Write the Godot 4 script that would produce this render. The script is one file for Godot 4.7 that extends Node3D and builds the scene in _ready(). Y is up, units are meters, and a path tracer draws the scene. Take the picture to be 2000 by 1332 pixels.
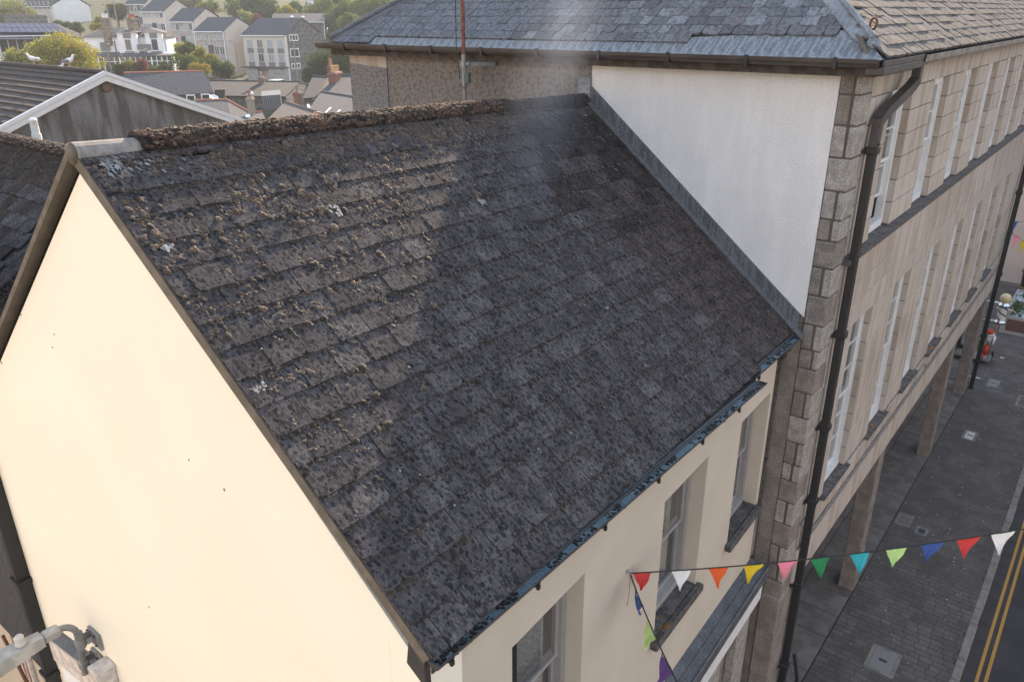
extends Node3D

# ---------------------------------------------------------------- mesh builder
class MB:
	var v := PackedVector3Array()
	var n := PackedVector3Array()
	var c := PackedColorArray()
	var ix := PackedInt32Array()
	var col := Color(1, 1, 1)
	func vert(p: Vector3, nn: Vector3) -> int:
		v.append(p)
		n.append(nn)
		c.append(col)
		return v.size() - 1
	func tri(a: Vector3, b: Vector3, d: Vector3) -> void:
		var nn := (b - a).cross(d - a).normalized()
		var i := vert(a, nn)
		vert(b, nn)
		vert(d, nn)
		ix.append_array([i, i + 2, i + 1])
	func quad(a: Vector3, b: Vector3, d: Vector3, e: Vector3) -> void:
		var nn := (d - a).cross(e - b).normalized()
		var i := vert(a, nn)
		vert(b, nn)
		vert(d, nn)
		vert(e, nn)
		ix.append_array([i, i + 2, i + 1, i, i + 3, i + 2])
	func quad_out(a: Vector3, b: Vector3, d: Vector3, e: Vector3, o: Vector3) -> void:
		if (d - a).cross(e - b).dot(o) < 0.0:
			quad(a, e, d, b)
		else:
			quad(a, b, d, e)
	func hexa(p: Array) -> void:   # 0-3 the low face, 4-7 the high face above it, both counter-clockwise seen from above
		var m := Vector3.ZERO
		for q in p:
			m += q / 8.0
		for f in [[0, 1, 2, 3], [4, 5, 6, 7], [0, 1, 5, 4], [1, 2, 6, 5], [2, 3, 7, 6], [3, 0, 4, 7]]:
			var a: Vector3 = p[f[0]]
			var b: Vector3 = p[f[1]]
			var d: Vector3 = p[f[2]]
			var e: Vector3 = p[f[3]]
			quad_out(a, b, d, e, (a + b + d + e) / 4.0 - m)
	func fbox(t: Transform3D, a: Vector3, b: Vector3) -> void:
		hexa([t * Vector3(a.x, a.y, a.z), t * Vector3(b.x, a.y, a.z), t * Vector3(b.x, a.y, b.z), t * Vector3(a.x, a.y, b.z),
			t * Vector3(a.x, b.y, a.z), t * Vector3(b.x, b.y, a.z), t * Vector3(b.x, b.y, b.z), t * Vector3(a.x, b.y, b.z)])
	func box(a: Vector3, b: Vector3) -> void:
		fbox(Transform3D(), a, b)
	func cbox(t: Transform3D, a: Vector3, b: Vector3, k: float) -> void:   # chamfered box
		var m := (a + b) / 2.0
		var h := (b - a).abs() / 2.0
		k = minf(k, minf(h.x, minf(h.y, h.z)) * 0.8)
		var pt := func(s: Array, ax: int) -> Vector3:
			var q := Vector3.ZERO
			for i in 3:
				q[i] = s[i] * (h[i] if i == ax else h[i] - k)
			return t * (m + q)
		var cen := t * m
		for ax in 3:
			var i := (ax + 1) % 3
			var j := (ax + 2) % 3
			for s in [-1, 1]:
				var q := []
				for w in [[-1, -1], [1, -1], [1, 1], [-1, 1]]:
					var sg := [0, 0, 0]
					sg[ax] = s
					sg[i] = w[0]
					sg[j] = w[1]
					q.append(pt.call(sg, ax))
				quad_out(q[0], q[1], q[2], q[3], (q[0] + q[2]) / 2.0 - cen)
			for si in [-1, 1]:
				for sj in [-1, 1]:
					var s0 := [0, 0, 0]
					var s1 := [0, 0, 0]
					s0[ax] = -1
					s1[ax] = 1
					s0[i] = si
					s1[i] = si
					s0[j] = sj
					s1[j] = sj
					var e0: Vector3 = pt.call(s0, i)
					var e1: Vector3 = pt.call(s1, i)
					var e2: Vector3 = pt.call(s1, j)
					var e3: Vector3 = pt.call(s0, j)
					quad_out(e0, e1, e2, e3, (e0 + e2) / 2.0 - cen)
		for sx in [-1, 1]:
			for sy in [-1, 1]:
				for sz in [-1, 1]:
					var s := [sx, sy, sz]
					var a0: Vector3 = pt.call(s, 0)
					var a1: Vector3 = pt.call(s, 1)
					var a2: Vector3 = pt.call(s, 2)
					if sx * sy * sz > 0:
						tri(a0, a1, a2)
					else:
						tri(a0, a2, a1)
	func prism(poly: Array, d: Vector3) -> void:   # flat polygon of Vector3, pushed along d
		var a: Vector3 = poly[0]
		var nn := Vector3.ZERO
		for i in poly.size():
			var p: Vector3 = poly[i]
			nn += p.cross(poly[(i + 1) % poly.size()])
		nn = nn.normalized()
		var ux := (Vector3(poly[1]) - a).normalized()
		var uy := nn.cross(ux)
		var flat := PackedVector2Array()
		for p in poly:
			flat.append(Vector2((p - a).dot(ux), (p - a).dot(uy)))
		var t := Geometry2D.triangulate_polygon(flat)
		var up := nn if nn.dot(d) < 0.0 else -nn
		for i in range(0, t.size(), 3):
			for side in 2:
				var o := up if side == 0 else -up
				var off := Vector3.ZERO if side == 0 else d
				var p0: Vector3 = poly[t[i]] + off
				var p1: Vector3 = poly[t[i + 1]] + off
				var p2: Vector3 = poly[t[i + 2]] + off
				if (p1 - p0).cross(p2 - p0).dot(o) < 0.0:
					tri(p0, p2, p1)
				else:
					tri(p0, p1, p2)
		for i in poly.size():
			var p0: Vector3 = poly[i]
			var p1: Vector3 = poly[(i + 1) % poly.size()]
			quad_out(p0, p1, p1 + d, p0 + d, (p1 - p0).cross(nn))
	func tube(path: Array, r, sides := 8, caps := true) -> void:   # r is a number or one radius per point
		var rings := []
		var f := Vector3.ZERO
		for i in path.size():
			var p: Vector3 = path[i]
			var d: Vector3 = (path[mini(i + 1, path.size() - 1)] - path[maxi(i - 1, 0)]).normalized()
			if f == Vector3.ZERO:
				f = d.cross(Vector3.UP if absf(d.y) < 0.9 else Vector3.RIGHT).normalized()
			f = (f - d * f.dot(d)).normalized()
			var g := d.cross(f)
			var rr: float = r[i] if r is Array else r
			var ring := []
			for k in sides:
				var w := TAU * k / sides
				var nn := f * cos(w) + g * sin(w)
				ring.append(vert(p + nn * rr, nn))
			rings.append(ring)
		for i in path.size() - 1:
			for k in sides:
				var k2 := (k + 1) % sides
				ix.append_array([rings[i][k], rings[i + 1][k2], rings[i][k2], rings[i][k], rings[i + 1][k], rings[i + 1][k2]])
		if caps:
			for e in [0, path.size() - 1]:
				var p: Vector3 = path[e]
				for k in sides:
					var a := v[rings[e][k]]
					var b := v[rings[e][(k + 1) % sides]]
					if e == 0:
						tri(p, b, a)
					else:
						tri(p, a, b)
	func lathe(t: Transform3D, prof: Array, sides := 16) -> void:   # prof: Vector2(radius, height), from the bottom up
		for i in prof.size() - 1:
			var a: Vector2 = prof[i]
			var b: Vector2 = prof[i + 1]
			var nr := Vector2(b.y - a.y, a.x - b.x).normalized()
			var base := v.size()
			for k in sides + 1:
				var w := TAU * k / sides
				var o := Vector3(cos(w), 0, sin(w))
				var nn := (t.basis * (o * nr.x + Vector3.UP * nr.y)).normalized()
				vert(t * (o * a.x + Vector3.UP * a.y), nn)
				vert(t * (o * b.x + Vector3.UP * b.y), nn)
			for k in sides:
				var q := base + k * 2
				ix.append_array([q, q + 2, q + 1, q + 1, q + 2, q + 3])
	func blob(m: Vector3, r: Vector3, seed_: int, rough := 0.25, cut := -1.0, rings := 6, sides := 8) -> void:   # lumpy ball, smooth
		var rng := RandomNumberGenerator.new()
		rng.seed = seed_
		var idx := []
		for i in rings + 1:
			var phi := lerpf(PI / 2, asin(cut) if cut > -1.0 else -PI / 2, float(i) / rings)
			var row := []
			for k in sides:
				var w := TAU * (k + 0.5 * (i % 2)) / sides
				var d := Vector3(cos(w) * cos(phi), sin(phi), sin(w) * cos(phi))
				var q := 1.0 + rng.randf_range(-rough, rough)
				row.append(vert(m + d * r * q, d))
			idx.append(row)
		for i in rings:
			for k in sides:
				var k2 := (k + 1) % sides
				ix.append_array([idx[i][k], idx[i + 1][k], idx[i][k2], idx[i][k2], idx[i + 1][k], idx[i + 1][k2]])
	func mesh(smooth := false) -> ArrayMesh:
		var a := []
		a.resize(Mesh.ARRAY_MAX)
		a[Mesh.ARRAY_VERTEX] = v
		a[Mesh.ARRAY_NORMAL] = n
		a[Mesh.ARRAY_COLOR] = c
		a[Mesh.ARRAY_INDEX] = ix
		var m := ArrayMesh.new()
		m.add_surface_from_arrays(Mesh.PRIMITIVE_TRIANGLES, a)
		return m

# ---------------------------------------------------------------- naming and placing
var taken := {}
var M := {}
var rng := RandomNumberGenerator.new()

func numbered(called: String) -> String:
	var k: int = taken.get(called, 0)
	taken[called] = k + 1
	return called if k == 0 else "%s_%03d" % [called, k]

func thing(called: String, label: String, category: String, group := "") -> Node3D:
	var o := Node3D.new()
	o.name = numbered(called)
	add_child(o)
	tag(o, label, category, group)
	return o

func tag(o: Node, label: String, category: String, group := "") -> void:
	o.set_meta("label", label)
	o.set_meta("category", category)
	if group:
		o.set_meta("group", group)

func put(called: String, mesh: Mesh, m: Material, parent: Node, t := Transform3D(), label := "") -> MeshInstance3D:
	var o := MeshInstance3D.new()
	o.mesh = mesh
	o.material_override = m
	if parent == self:
		o.name = numbered(called)
	else:
		var k: int = parent.get_meta("n_" + called, 0)
		parent.set_meta("n_" + called, k + 1)
		o.name = called if k == 0 else "%s_%03d" % [called, k]
	parent.add_child(o, true)
	o.transform = t
	if label:
		o.set_meta("label", label)
	return o

func build(called: String, b: MB, m: Material, parent: Node, label := "") -> MeshInstance3D:
	return put(called, b.mesh(), m, parent, Transform3D(), label)

func struct(called: String, b: MB, m: Material, parent: Node = self) -> MeshInstance3D:
	var o := build(called, b, m, parent)
	if parent == self:
		o.set_meta("kind", "structure")
	return o

func many(called: String, mesh: Mesh, m: Material, parent: Node, xf: Array, cols: Array) -> MultiMeshInstance3D:
	var mm := MultiMesh.new()
	mm.transform_format = MultiMesh.TRANSFORM_3D
	mm.use_colors = true
	mm.mesh = mesh
	mm.instance_count = xf.size()
	for i in xf.size():
		mm.set_instance_transform(i, xf[i])
		mm.set_instance_color(i, cols[i])
	var o := MultiMeshInstance3D.new()
	o.multimesh = mm
	o.material_override = m
	o.name = called
	parent.add_child(o, true)
	o.set_meta("kind", "stuff")
	return o

func frame(o: Vector3, ux: Vector3, uz: Vector3) -> Transform3D:   # local x along ux, y up, z along uz
	return Transform3D(Basis(ux, uz.cross(ux), uz), o)

func rf(a: float, b: float) -> float:
	return rng.randf_range(a, b)

# ---------------------------------------------------------------- materials
func lin(r: float, g: float, b: float) -> Color:
	return Color(r, g, b).linear_to_srgb()

func mat(r: float, g: float, b: float, rough := 0.9, metal := 0.0) -> StandardMaterial3D:
	var m := StandardMaterial3D.new()
	m.albedo_color = lin(r, g, b)
	m.roughness = rough
	m.metallic = metal
	m.vertex_color_use_as_albedo = true
	return m

func noise(freq: float, type := FastNoiseLite.TYPE_SIMPLEX_SMOOTH, octaves := 4, sd := 1) -> FastNoiseLite:
	var f := FastNoiseLite.new()
	f.seed = sd
	f.noise_type = type
	f.frequency = freq
	f.fractal_type = FastNoiseLite.FRACTAL_FBM if octaves > 1 else FastNoiseLite.FRACTAL_NONE
	f.fractal_octaves = octaves
	return f

func grays(f: FastNoiseLite, size: int) -> PackedByteArray:
	var im := f.get_seamless_image(size, size, false, false, 0.12, true)
	im.convert(Image.FORMAT_L8)
	return im.get_data()

func ramp(stops: Array) -> Array:   # [[position, Color linear], ...] -> 256 sRGB colours
	var out := []
	for i in 256:
		var x := i / 255.0
		var c: Color = stops[0][1]
		for k in stops.size() - 1:
			if x >= stops[k][0]:
				c = Color(stops[k][1]).lerp(stops[k + 1][1], clampf((x - stops[k][0]) / (stops[k + 1][0] - stops[k][0]), 0, 1))
		out.append(Color(minf(c.r, 1), minf(c.g, 1), minf(c.b, 1)).linear_to_srgb())
	return out

func g3(x: float) -> Color:
	return Color(x, x, x)

func tex(data: PackedByteArray, size: int, stops: Array) -> ImageTexture:
	var r := ramp(stops)
	var lut := PackedByteArray()
	for c in r:
		lut.append_array([int(c.r * 255), int(c.g * 255), int(c.b * 255)])
	var o := PackedByteArray()
	o.resize(size * size * 3)
	for i in size * size:
		var k := data[i] * 3
		o[i * 3] = lut[k]
		o[i * 3 + 1] = lut[k + 1]
		o[i * 3 + 2] = lut[k + 2]
	return ImageTexture.create_from_image(Image.create_from_data(size, size, false, Image.FORMAT_RGB8, o))

func gray_tex(data: PackedByteArray, size: int) -> ImageTexture:
	return ImageTexture.create_from_image(Image.create_from_data(size, size, false, Image.FORMAT_L8, data))

func skin(m: StandardMaterial3D, t: Texture2D, metres: float, detail: Texture2D = null, metres2 := 1.0) -> StandardMaterial3D:
	m.albedo_texture = t
	m.uv1_triplanar = true
	m.uv1_world_triplanar = true
	m.uv1_triplanar_sharpness = 4.0
	m.uv1_scale = Vector3.ONE / metres
	if detail:
		m.detail_enabled = true
		m.detail_albedo = detail
		m.detail_blend_mode = BaseMaterial3D.BLEND_MODE_MUL
		m.detail_uv_layer = BaseMaterial3D.DETAIL_UV_2
		m.uv2_triplanar = true
		m.uv2_world_triplanar = true
		m.uv2_triplanar_sharpness = 4.0
		m.uv2_scale = Vector3.ONE / metres2
	return m

func bump(m: StandardMaterial3D, data: PackedByteArray, size: int, cm: float) -> StandardMaterial3D:
	m.heightmap_enabled = true
	m.heightmap_texture = gray_tex(data, size)
	m.heightmap_scale = cm
	return m

func dabs(data: PackedByteArray, size: int, count: int, r0: float, r1: float, v0: int, v1: int, sd: int) -> void:   # round soft spots, wrapping
	var g := RandomNumberGenerator.new()
	g.seed = sd
	for i in count:
		var x := g.randi() % size
		var y := g.randi() % size
		var r := g.randf_range(r0, r1) * g.randf_range(0.5, 1.0)
		var e := g.randf_range(0.7, 1.4)
		var val := g.randi_range(v0, v1)
		var R := int(ceil(r * 1.4))
		for dy in range(-R, R + 1):
			for dx in range(-R, R + 1):
				var d := sqrt(dx * dx * e + dy * dy / e) / r
				if d < 1.0:
					var k := ((y + dy + size) % size) * size + (x + dx + size) % size
					var w := clampf((1.0 - d) * 3.0, 0, 1)
					data[k] = int(lerpf(data[k], val, w))

func make_materials() -> void:
	var S := 1024
	var fine := grays(noise(0.02, FastNoiseLite.TYPE_SIMPLEX_SMOOTH, 5, 3), 512)
	var grit := grays(noise(0.22, FastNoiseLite.TYPE_SIMPLEX, 2, 5), 512)
	var cloud := grays(noise(0.008, FastNoiseLite.TYPE_SIMPLEX_SMOOTH, 4, 9), 512)
	var cell := grays(noise(0.05, FastNoiseLite.TYPE_CELLULAR, 1, 7), 512)
	var t_fine := tex(fine, 512, [[0.25, g3(0.62)], [0.75, g3(1.0)]])
	var t_grit := tex(grit, 512, [[0.2, g3(0.66)], [0.8, g3(1.0)]])
	var t_speck := tex(grit, 512, [[0.15, g3(0.42)], [0.4, g3(0.85)], [0.8, g3(1.0)]])
	var t_cloud := tex(cloud, 512, [[0.3, g3(0.72)], [0.7, g3(1.0)]])
	var t_faint := tex(cloud, 512, [[0.3, g3(0.94)], [0.7, g3(1.0)]])
	var t_dirt := tex(cloud, 512, [[0.3, Color(0.55, 0.5, 0.46)], [0.55, Color(0.9, 0.88, 0.86)], [0.7, g3(1)]])
	# cement slates with lichen rings, dark spots and pale specks
	var sp := grays(noise(0.012, FastNoiseLite.TYPE_SIMPLEX_SMOOTH, 5, 21), S)
	for i in sp.size():
		sp[i] = 95 + int(sp[i] * 0.26)
	dabs(sp, S, 1400, 8, 20, 92, 140, 31)
	dabs(sp, S, 9000, 2, 7, 126, 190, 32)
	dabs(sp, S, 3800, 4, 12, 12, 80, 33)
	dabs(sp, S, 3000, 2, 5, 20, 80, 37)
	dabs(sp, S, 5000, 1, 4, 130, 215, 34)
	dabs(sp, S, 160, 8, 16, 10, 50, 36)
	dabs(sp, S, 70, 3, 8, 235, 255, 35)
	var t_tile := tex(sp, S, [[0.0, Color(0.05, 0.05, 0.06)], [0.22, Color(0.2, 0.21, 0.25)], [0.42, Color(0.42, 0.42, 0.46)], [0.58, Color(0.66, 0.64, 0.66)], [0.8, Color(0.95, 0.93, 0.92)], [1.0, g3(1)]])
	var tl := mat(0.172, 0.158, 0.154, 0.95)
	tl.metallic_specular = 0.25
	bump(skin(tl, t_tile, 1.7, tex(cloud, 512, [[0.25, g3(0.6)], [0.75, g3(1.0)]]), 1.1), sp, S, 0.35)
	M.tile = tl
	var tb: StandardMaterial3D = tl.duplicate()
	tb.albedo_color = lin(0.105, 0.085, 0.074)
	M.tile_brown = tb
	var tc: StandardMaterial3D = tl.duplicate()
	tc.albedo_color = lin(0.21, 0.193, 0.185)
	M.tile_pale = tc
	M.joint = skin(mat(0.02, 0.017, 0.015), t_grit, 0.3)
	M.moss = skin(mat(1, 1, 1, 1.0), t_speck, 0.12)
	M.moss.rim_enabled = true
	M.moss.rim = 0.5
	M.mortar = skin(mat(0.2, 0.165, 0.13), t_speck, 0.8, t_cloud, 0.9)
	M.ridge = skin(mat(0.34, 0.31, 0.29), t_speck, 0.8, t_cloud, 0.4)
	# paint and render
	M.cream_gable_lit = skin(mat(0.9, 0.845, 0.72, 0.85), tex(cloud, 512, [[0.3, g3(0.975)], [0.7, g3(1.0)]]), 7.0)  # paler than the front wall: bounced light put into the paint colour
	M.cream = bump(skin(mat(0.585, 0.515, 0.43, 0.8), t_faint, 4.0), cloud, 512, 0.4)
	M.white_render = bump(skin(mat(0.78, 0.765, 0.765, 0.95), tex(grit, 512, [[0.12, g3(0.8)], [0.4, g3(1.0)]]), 2.4, t_faint, 2.0), grit, 512, 0.5)
	M.white_render.uv2_scale = Vector3(0.8, 0.18, 0.8)
	var rc := grays(noise(0.06, FastNoiseLite.TYPE_SIMPLEX, 3, 12), 512)
	M.grey_render = bump(skin(mat(0.37, 0.325, 0.29, 0.95), tex(fine, 512, [[0.25, g3(0.62)], [0.5, g3(0.92)], [0.7, g3(1.15)]]), 0.75, t_speck, 1.6), grit, 512, 1.0)
	M.grey_render_old = bump(skin(mat(0.4, 0.38, 0.375, 0.95), tex(fine, 512, [[0.25, g3(0.6)], [0.5, g3(0.9)], [0.7, g3(1.35)]]), 0.6, t_speck, 1.9), grit, 512, 1.0)
	M.stain_wall = bump(skin(mat(0.27, 0.262, 0.265, 0.95), tex(rc, 512, [[0.25, g3(0.55)], [0.5, g3(0.85)], [0.75, g3(1.0)]]), 1.6, tex(cloud, 512, [[0.25, Color(0.5, 0.46, 0.42)], [0.6, g3(0.9)], [0.8, g3(1.1)]]), 4.0), rc, 512, 1.0)
	M.stain_wall.uv2_scale = Vector3(0.5, 0.1, 0.5)
	# granite
	var gr := grays(noise(0.3, FastNoiseLite.TYPE_CELLULAR, 1, 17), 512)
	var t_gran := tex(gr, 512, [[0.0, g3(0.45)], [0.3, g3(0.75)], [0.6, g3(1.0)], [0.9, Color(1.15, 1.12, 1.1)]])
	var t_streak := tex(cloud, 512, [[0.25, Color(0.8, 0.76, 0.72)], [0.5, g3(0.97)], [0.7, g3(1.05)]])
	M.granite = skin(mat(0.475, 0.415, 0.36, 0.85), tex(grit, 512, [[0.1, g3(0.75)], [0.5, g3(1.0)]]), 2.0, t_streak, 1.7)
	M.granite.uv2_scale = Vector3(1.1, 0.16, 1.1)
	M.granite_pale = skin(mat(0.51, 0.45, 0.395, 0.85), tex(grit, 512, [[0.1, g3(0.75)], [0.5, g3(1.0)]]), 2.0, t_streak, 1.7)
	M.granite_pale.uv2_scale = Vector3(0.9, 0.13, 0.9)
	M.granite_rough = bump(skin(mat(0.47, 0.435, 0.4, 0.9), t_gran, 2.6, t_cloud, 0.7), grit, 512, 0.4)
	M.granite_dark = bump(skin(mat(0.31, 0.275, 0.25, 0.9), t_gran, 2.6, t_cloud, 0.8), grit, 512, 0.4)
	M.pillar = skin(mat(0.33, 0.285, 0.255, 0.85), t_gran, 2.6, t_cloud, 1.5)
	M.stone_joint = mat(0.1, 0.085, 0.075)
	M.sill_slate = bump(skin(mat(0.13, 0.125, 0.125, 0.8), t_fine, 0.4, t_dirt, 0.6), fine, 512, 0.4)
	# slates
	var sl := grays(noise(0.03, FastNoiseLite.TYPE_SIMPLEX_SMOOTH, 5, 41), 512)
	var t_slate := tex(sl, 512, [[0.2, Color(0.45, 0.46, 0.5)], [0.5, Color(0.85, 0.88, 0.95)], [0.75, g3(1.2)]])
	M.slate = bump(skin(mat(0.17, 0.18, 0.2, 0.75), t_slate, 1.1, t_fine, 0.35), sl, 512, 0.5)
	M.slate_sun_tint = bump(skin(mat(0.145, 0.125, 0.113, 0.85), t_slate, 1.1, t_fine, 0.35), sl, 512, 0.5)  # same slates as above, the warmth of the sun put into their colour
	M.slate_far = bump(skin(mat(0.085, 0.09, 0.105, 0.85), t_slate, 4.0, t_fine, 1.0), sl, 512, 2.0)
	M.slate_dark = bump(skin(mat(0.03, 0.033, 0.042, 0.9), t_slate, 3.0, t_fine, 1.0), sl, 512, 2.0)
	M.slate_brown = bump(skin(mat(0.13, 0.11, 0.1, 0.8), t_slate, 2.0, t_speck, 1.0), sl, 512, 2.0)
	M.slate_hung = bump(skin(mat(0.045, 0.045, 0.05, 0.6), t_slate, 1.5), sl, 512, 0.5)
	M.concrete_tile = skin(mat(0.07, 0.052, 0.045, 0.8), t_cloud, 3.0, t_grit, 0.6)
	M.lead = skin(mat(0.28, 0.3, 0.33, 0.55, 0.15), t_cloud, 1.4, t_fine, 0.6)
	M.lead_pale = skin(mat(0.26, 0.285, 0.32, 0.55, 0.1), tex(cloud, 512, [[0.3, g3(0.5)], [0.55, g3(0.9)], [0.7, g3(1.25)]]), 0.9, t_fine, 0.3)
	M.lead_pale.uv1_scale = Vector3(1.2, 0.25, 4.0)
	M.lead_mid = skin(mat(0.17, 0.18, 0.195, 0.6, 0.05), tex(cloud, 512, [[0.3, g3(0.6)], [0.55, g3(0.95)], [0.7, g3(1.2)]]), 0.9, t_fine, 0.4)
	M.lead_mid.uv1_scale = Vector3(1.0, 0.4, 4.0)
	M.lead_dark = skin(mat(0.14, 0.15, 0.17, 0.5, 0.1), t_cloud, 1.0, t_fine, 0.4)
	# metals, plastics, timber
	M.gutter = skin(mat(0.055, 0.05, 0.05, 0.45), t_cloud, 0.8)
	M.gutter_brown = skin(mat(0.085, 0.072, 0.066, 0.4), t_cloud, 1.5)
	M.gutter_pale = skin(mat(0.3, 0.285, 0.265, 0.5), t_dirt, 0.9)
	M.black_iron = skin(mat(0.018, 0.018, 0.021, 0.5), t_cloud, 0.5)
	M.gutter_sky_blue = skin(mat(0.22, 0.31, 0.38, 0.4), tex(fine, 512, [[0.3, g3(0.65)], [0.6, g3(1.0)]]), 0.4)  # blue albedo stands in for sky mirrored in the wet gutter
	M.fascia = skin(mat(0.09, 0.075, 0.065), t_dirt, 0.8)
	M.rust = skin(mat(0.21, 0.085, 0.055, 0.8), t_dirt, 0.5)
	M.galv = skin(mat(0.27, 0.275, 0.27, 0.55, 0.2), t_cloud, 0.5)
	M.lamp_grey = skin(mat(0.46, 0.445, 0.41, 0.6), t_cloud, 0.9)
	M.white = skin(mat(0.75, 0.75, 0.76, 0.5), t_faint, 1.0)
	M.white_worn = skin(mat(0.66, 0.61, 0.57, 0.7), t_cloud, 0.5)
	M.white_upvc = mat(0.8, 0.82, 0.84, 0.35)
	M.timber_grey = skin(mat(0.34, 0.315, 0.31, 0.7), t_faint, 0.5)
	M.terracotta = skin(mat(0.5, 0.2, 0.12), t_dirt, 0.5)
	M.orange_board = mat(0.42, 0.15, 0.06, 0.6)
	M.brick = skin(mat(0.28, 0.13, 0.1), t_speck, 0.8)
	M.stone_wall = bump(skin(mat(0.2, 0.2, 0.2), tex(cell, 512, [[0.1, g3(0.6)], [0.5, g3(1.0)]]), 3.0, t_dirt, 3.0), cell, 512, 3.0)
	M.stone_warm = bump(skin(mat(0.3, 0.24, 0.19), tex(cell, 512, [[0.1, g3(0.6)], [0.5, g3(1.0)]]), 2.0, t_dirt, 2.0), cell, 512, 3.0)
	M.pink_render = skin(mat(0.62, 0.5, 0.43), t_faint, 4.0)
	M.far_cream = skin(mat(0.62, 0.56, 0.5), t_faint, 6.0)
	M.far_grey = skin(mat(0.4, 0.38, 0.37), t_cloud, 3.0)
	M.far_white = skin(mat(0.78, 0.8, 0.82), t_faint, 6.0)
	M.panel_grey = mat(0.16, 0.17, 0.18, 0.6)
	M.black_paint = mat(0.03, 0.032, 0.038, 0.5)
	M.solar = mat(0.06, 0.075, 0.13, 0.6)
	M.solar.metallic_specular = 0.2
	M.dark_in = mat(0.02, 0.02, 0.021, 1.0)
	M.curtain = skin(mat(0.6, 0.58, 0.54, 0.9), t_fine, 0.3)
	M.curtain_dim = skin(mat(0.3, 0.3, 0.29, 0.9), t_fine, 0.3)
	var gl := StandardMaterial3D.new()
	gl.albedo_color = Color(0.35, 0.38, 0.4, 0.12)
	gl.transparency = BaseMaterial3D.TRANSPARENCY_ALPHA
	gl.roughness = 0.03
	gl.metallic_specular = 0.6
	M.glass = gl
	M.far_glass = mat(0.05, 0.06, 0.07, 0.08)
	M.far_glass_pale = mat(0.3, 0.35, 0.38, 0.15)
	# ground
	M.asphalt = bump(skin(mat(0.06, 0.06, 0.065, 0.85), t_speck, 0.6, t_cloud, 3.0), grit, 512, 0.4)
	M.paver = skin(mat(0.15, 0.132, 0.124, 0.9), t_speck, 0.45, t_cloud, 3.3)
	M.paver_joint = mat(0.03, 0.027, 0.025)
	M.slab = skin(mat(0.215, 0.19, 0.175, 0.8), t_grit, 0.5, t_cloud, 1.6)
	M.kerb = skin(mat(0.3, 0.27, 0.25, 0.85), t_gran, 0.5, t_cloud, 1.2)
	M.yellow_line = skin(mat(0.5, 0.27, 0.06, 0.8), t_speck, 0.2)
	M.earth = skin(mat(0.07, 0.085, 0.04), t_cloud, 9.0, t_speck, 2.0)
	M.iron_cover = skin(mat(0.24, 0.235, 0.23, 0.6), t_speck, 0.3)
	M.leaf = mat(1, 1, 1, 0.75)
	M.leaf.backlight_enabled = true
	M.leaf.backlight = Color(0.8, 0.8, 0.35)
	M.bark = skin(mat(0.1, 0.08, 0.06), t_speck, 0.4)
	M.feather_white = mat(0.82, 0.82, 0.83, 0.8)
	M.feather_grey = mat(0.2, 0.21, 0.24, 0.8)
	M.paving_pale = skin(mat(0.4, 0.36, 0.31, 0.9), t_speck, 0.5, t_cloud, 5.0)  # unseen paving, made pale to bounce light up onto the gable
	M.dropping = skin(mat(0.3, 0.31, 0.325, 0.8), t_dirt, 0.2)

func plain(r: float, g: float, b: float, rough := 0.7) -> StandardMaterial3D:
	var key := "p%.3f_%.3f_%.3f_%.2f" % [r, g, b, rough]
	if not M.has(key):
		M[key] = mat(r, g, b, rough)
	return M[key]

func ground_h(x: float, z: float) -> float:
	var d := sqrt(x * x + z * z)
	var pts := [[0, -0.15], [26, -0.15], [45, -2.0], [70, -4.2], [110, -4.0], [140, -2.0], [155, -0.6], [172, 2.6], [205, 8.4], [245, 17.0], [330, 40.0], [520, 62.0]]
	var h: float = pts[-1][1]
	for i in pts.size() - 1:
		if d < pts[i + 1][0]:
			h = lerpf(pts[i][1], pts[i + 1][1], (d - pts[i][0]) / (pts[i + 1][0] - pts[i][0]))
			break
	var w := smoothstep(18.0, 40.0, -z) * smoothstep(-60.0, -10.0, x)
	return lerpf(-0.15, h, w)

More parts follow.
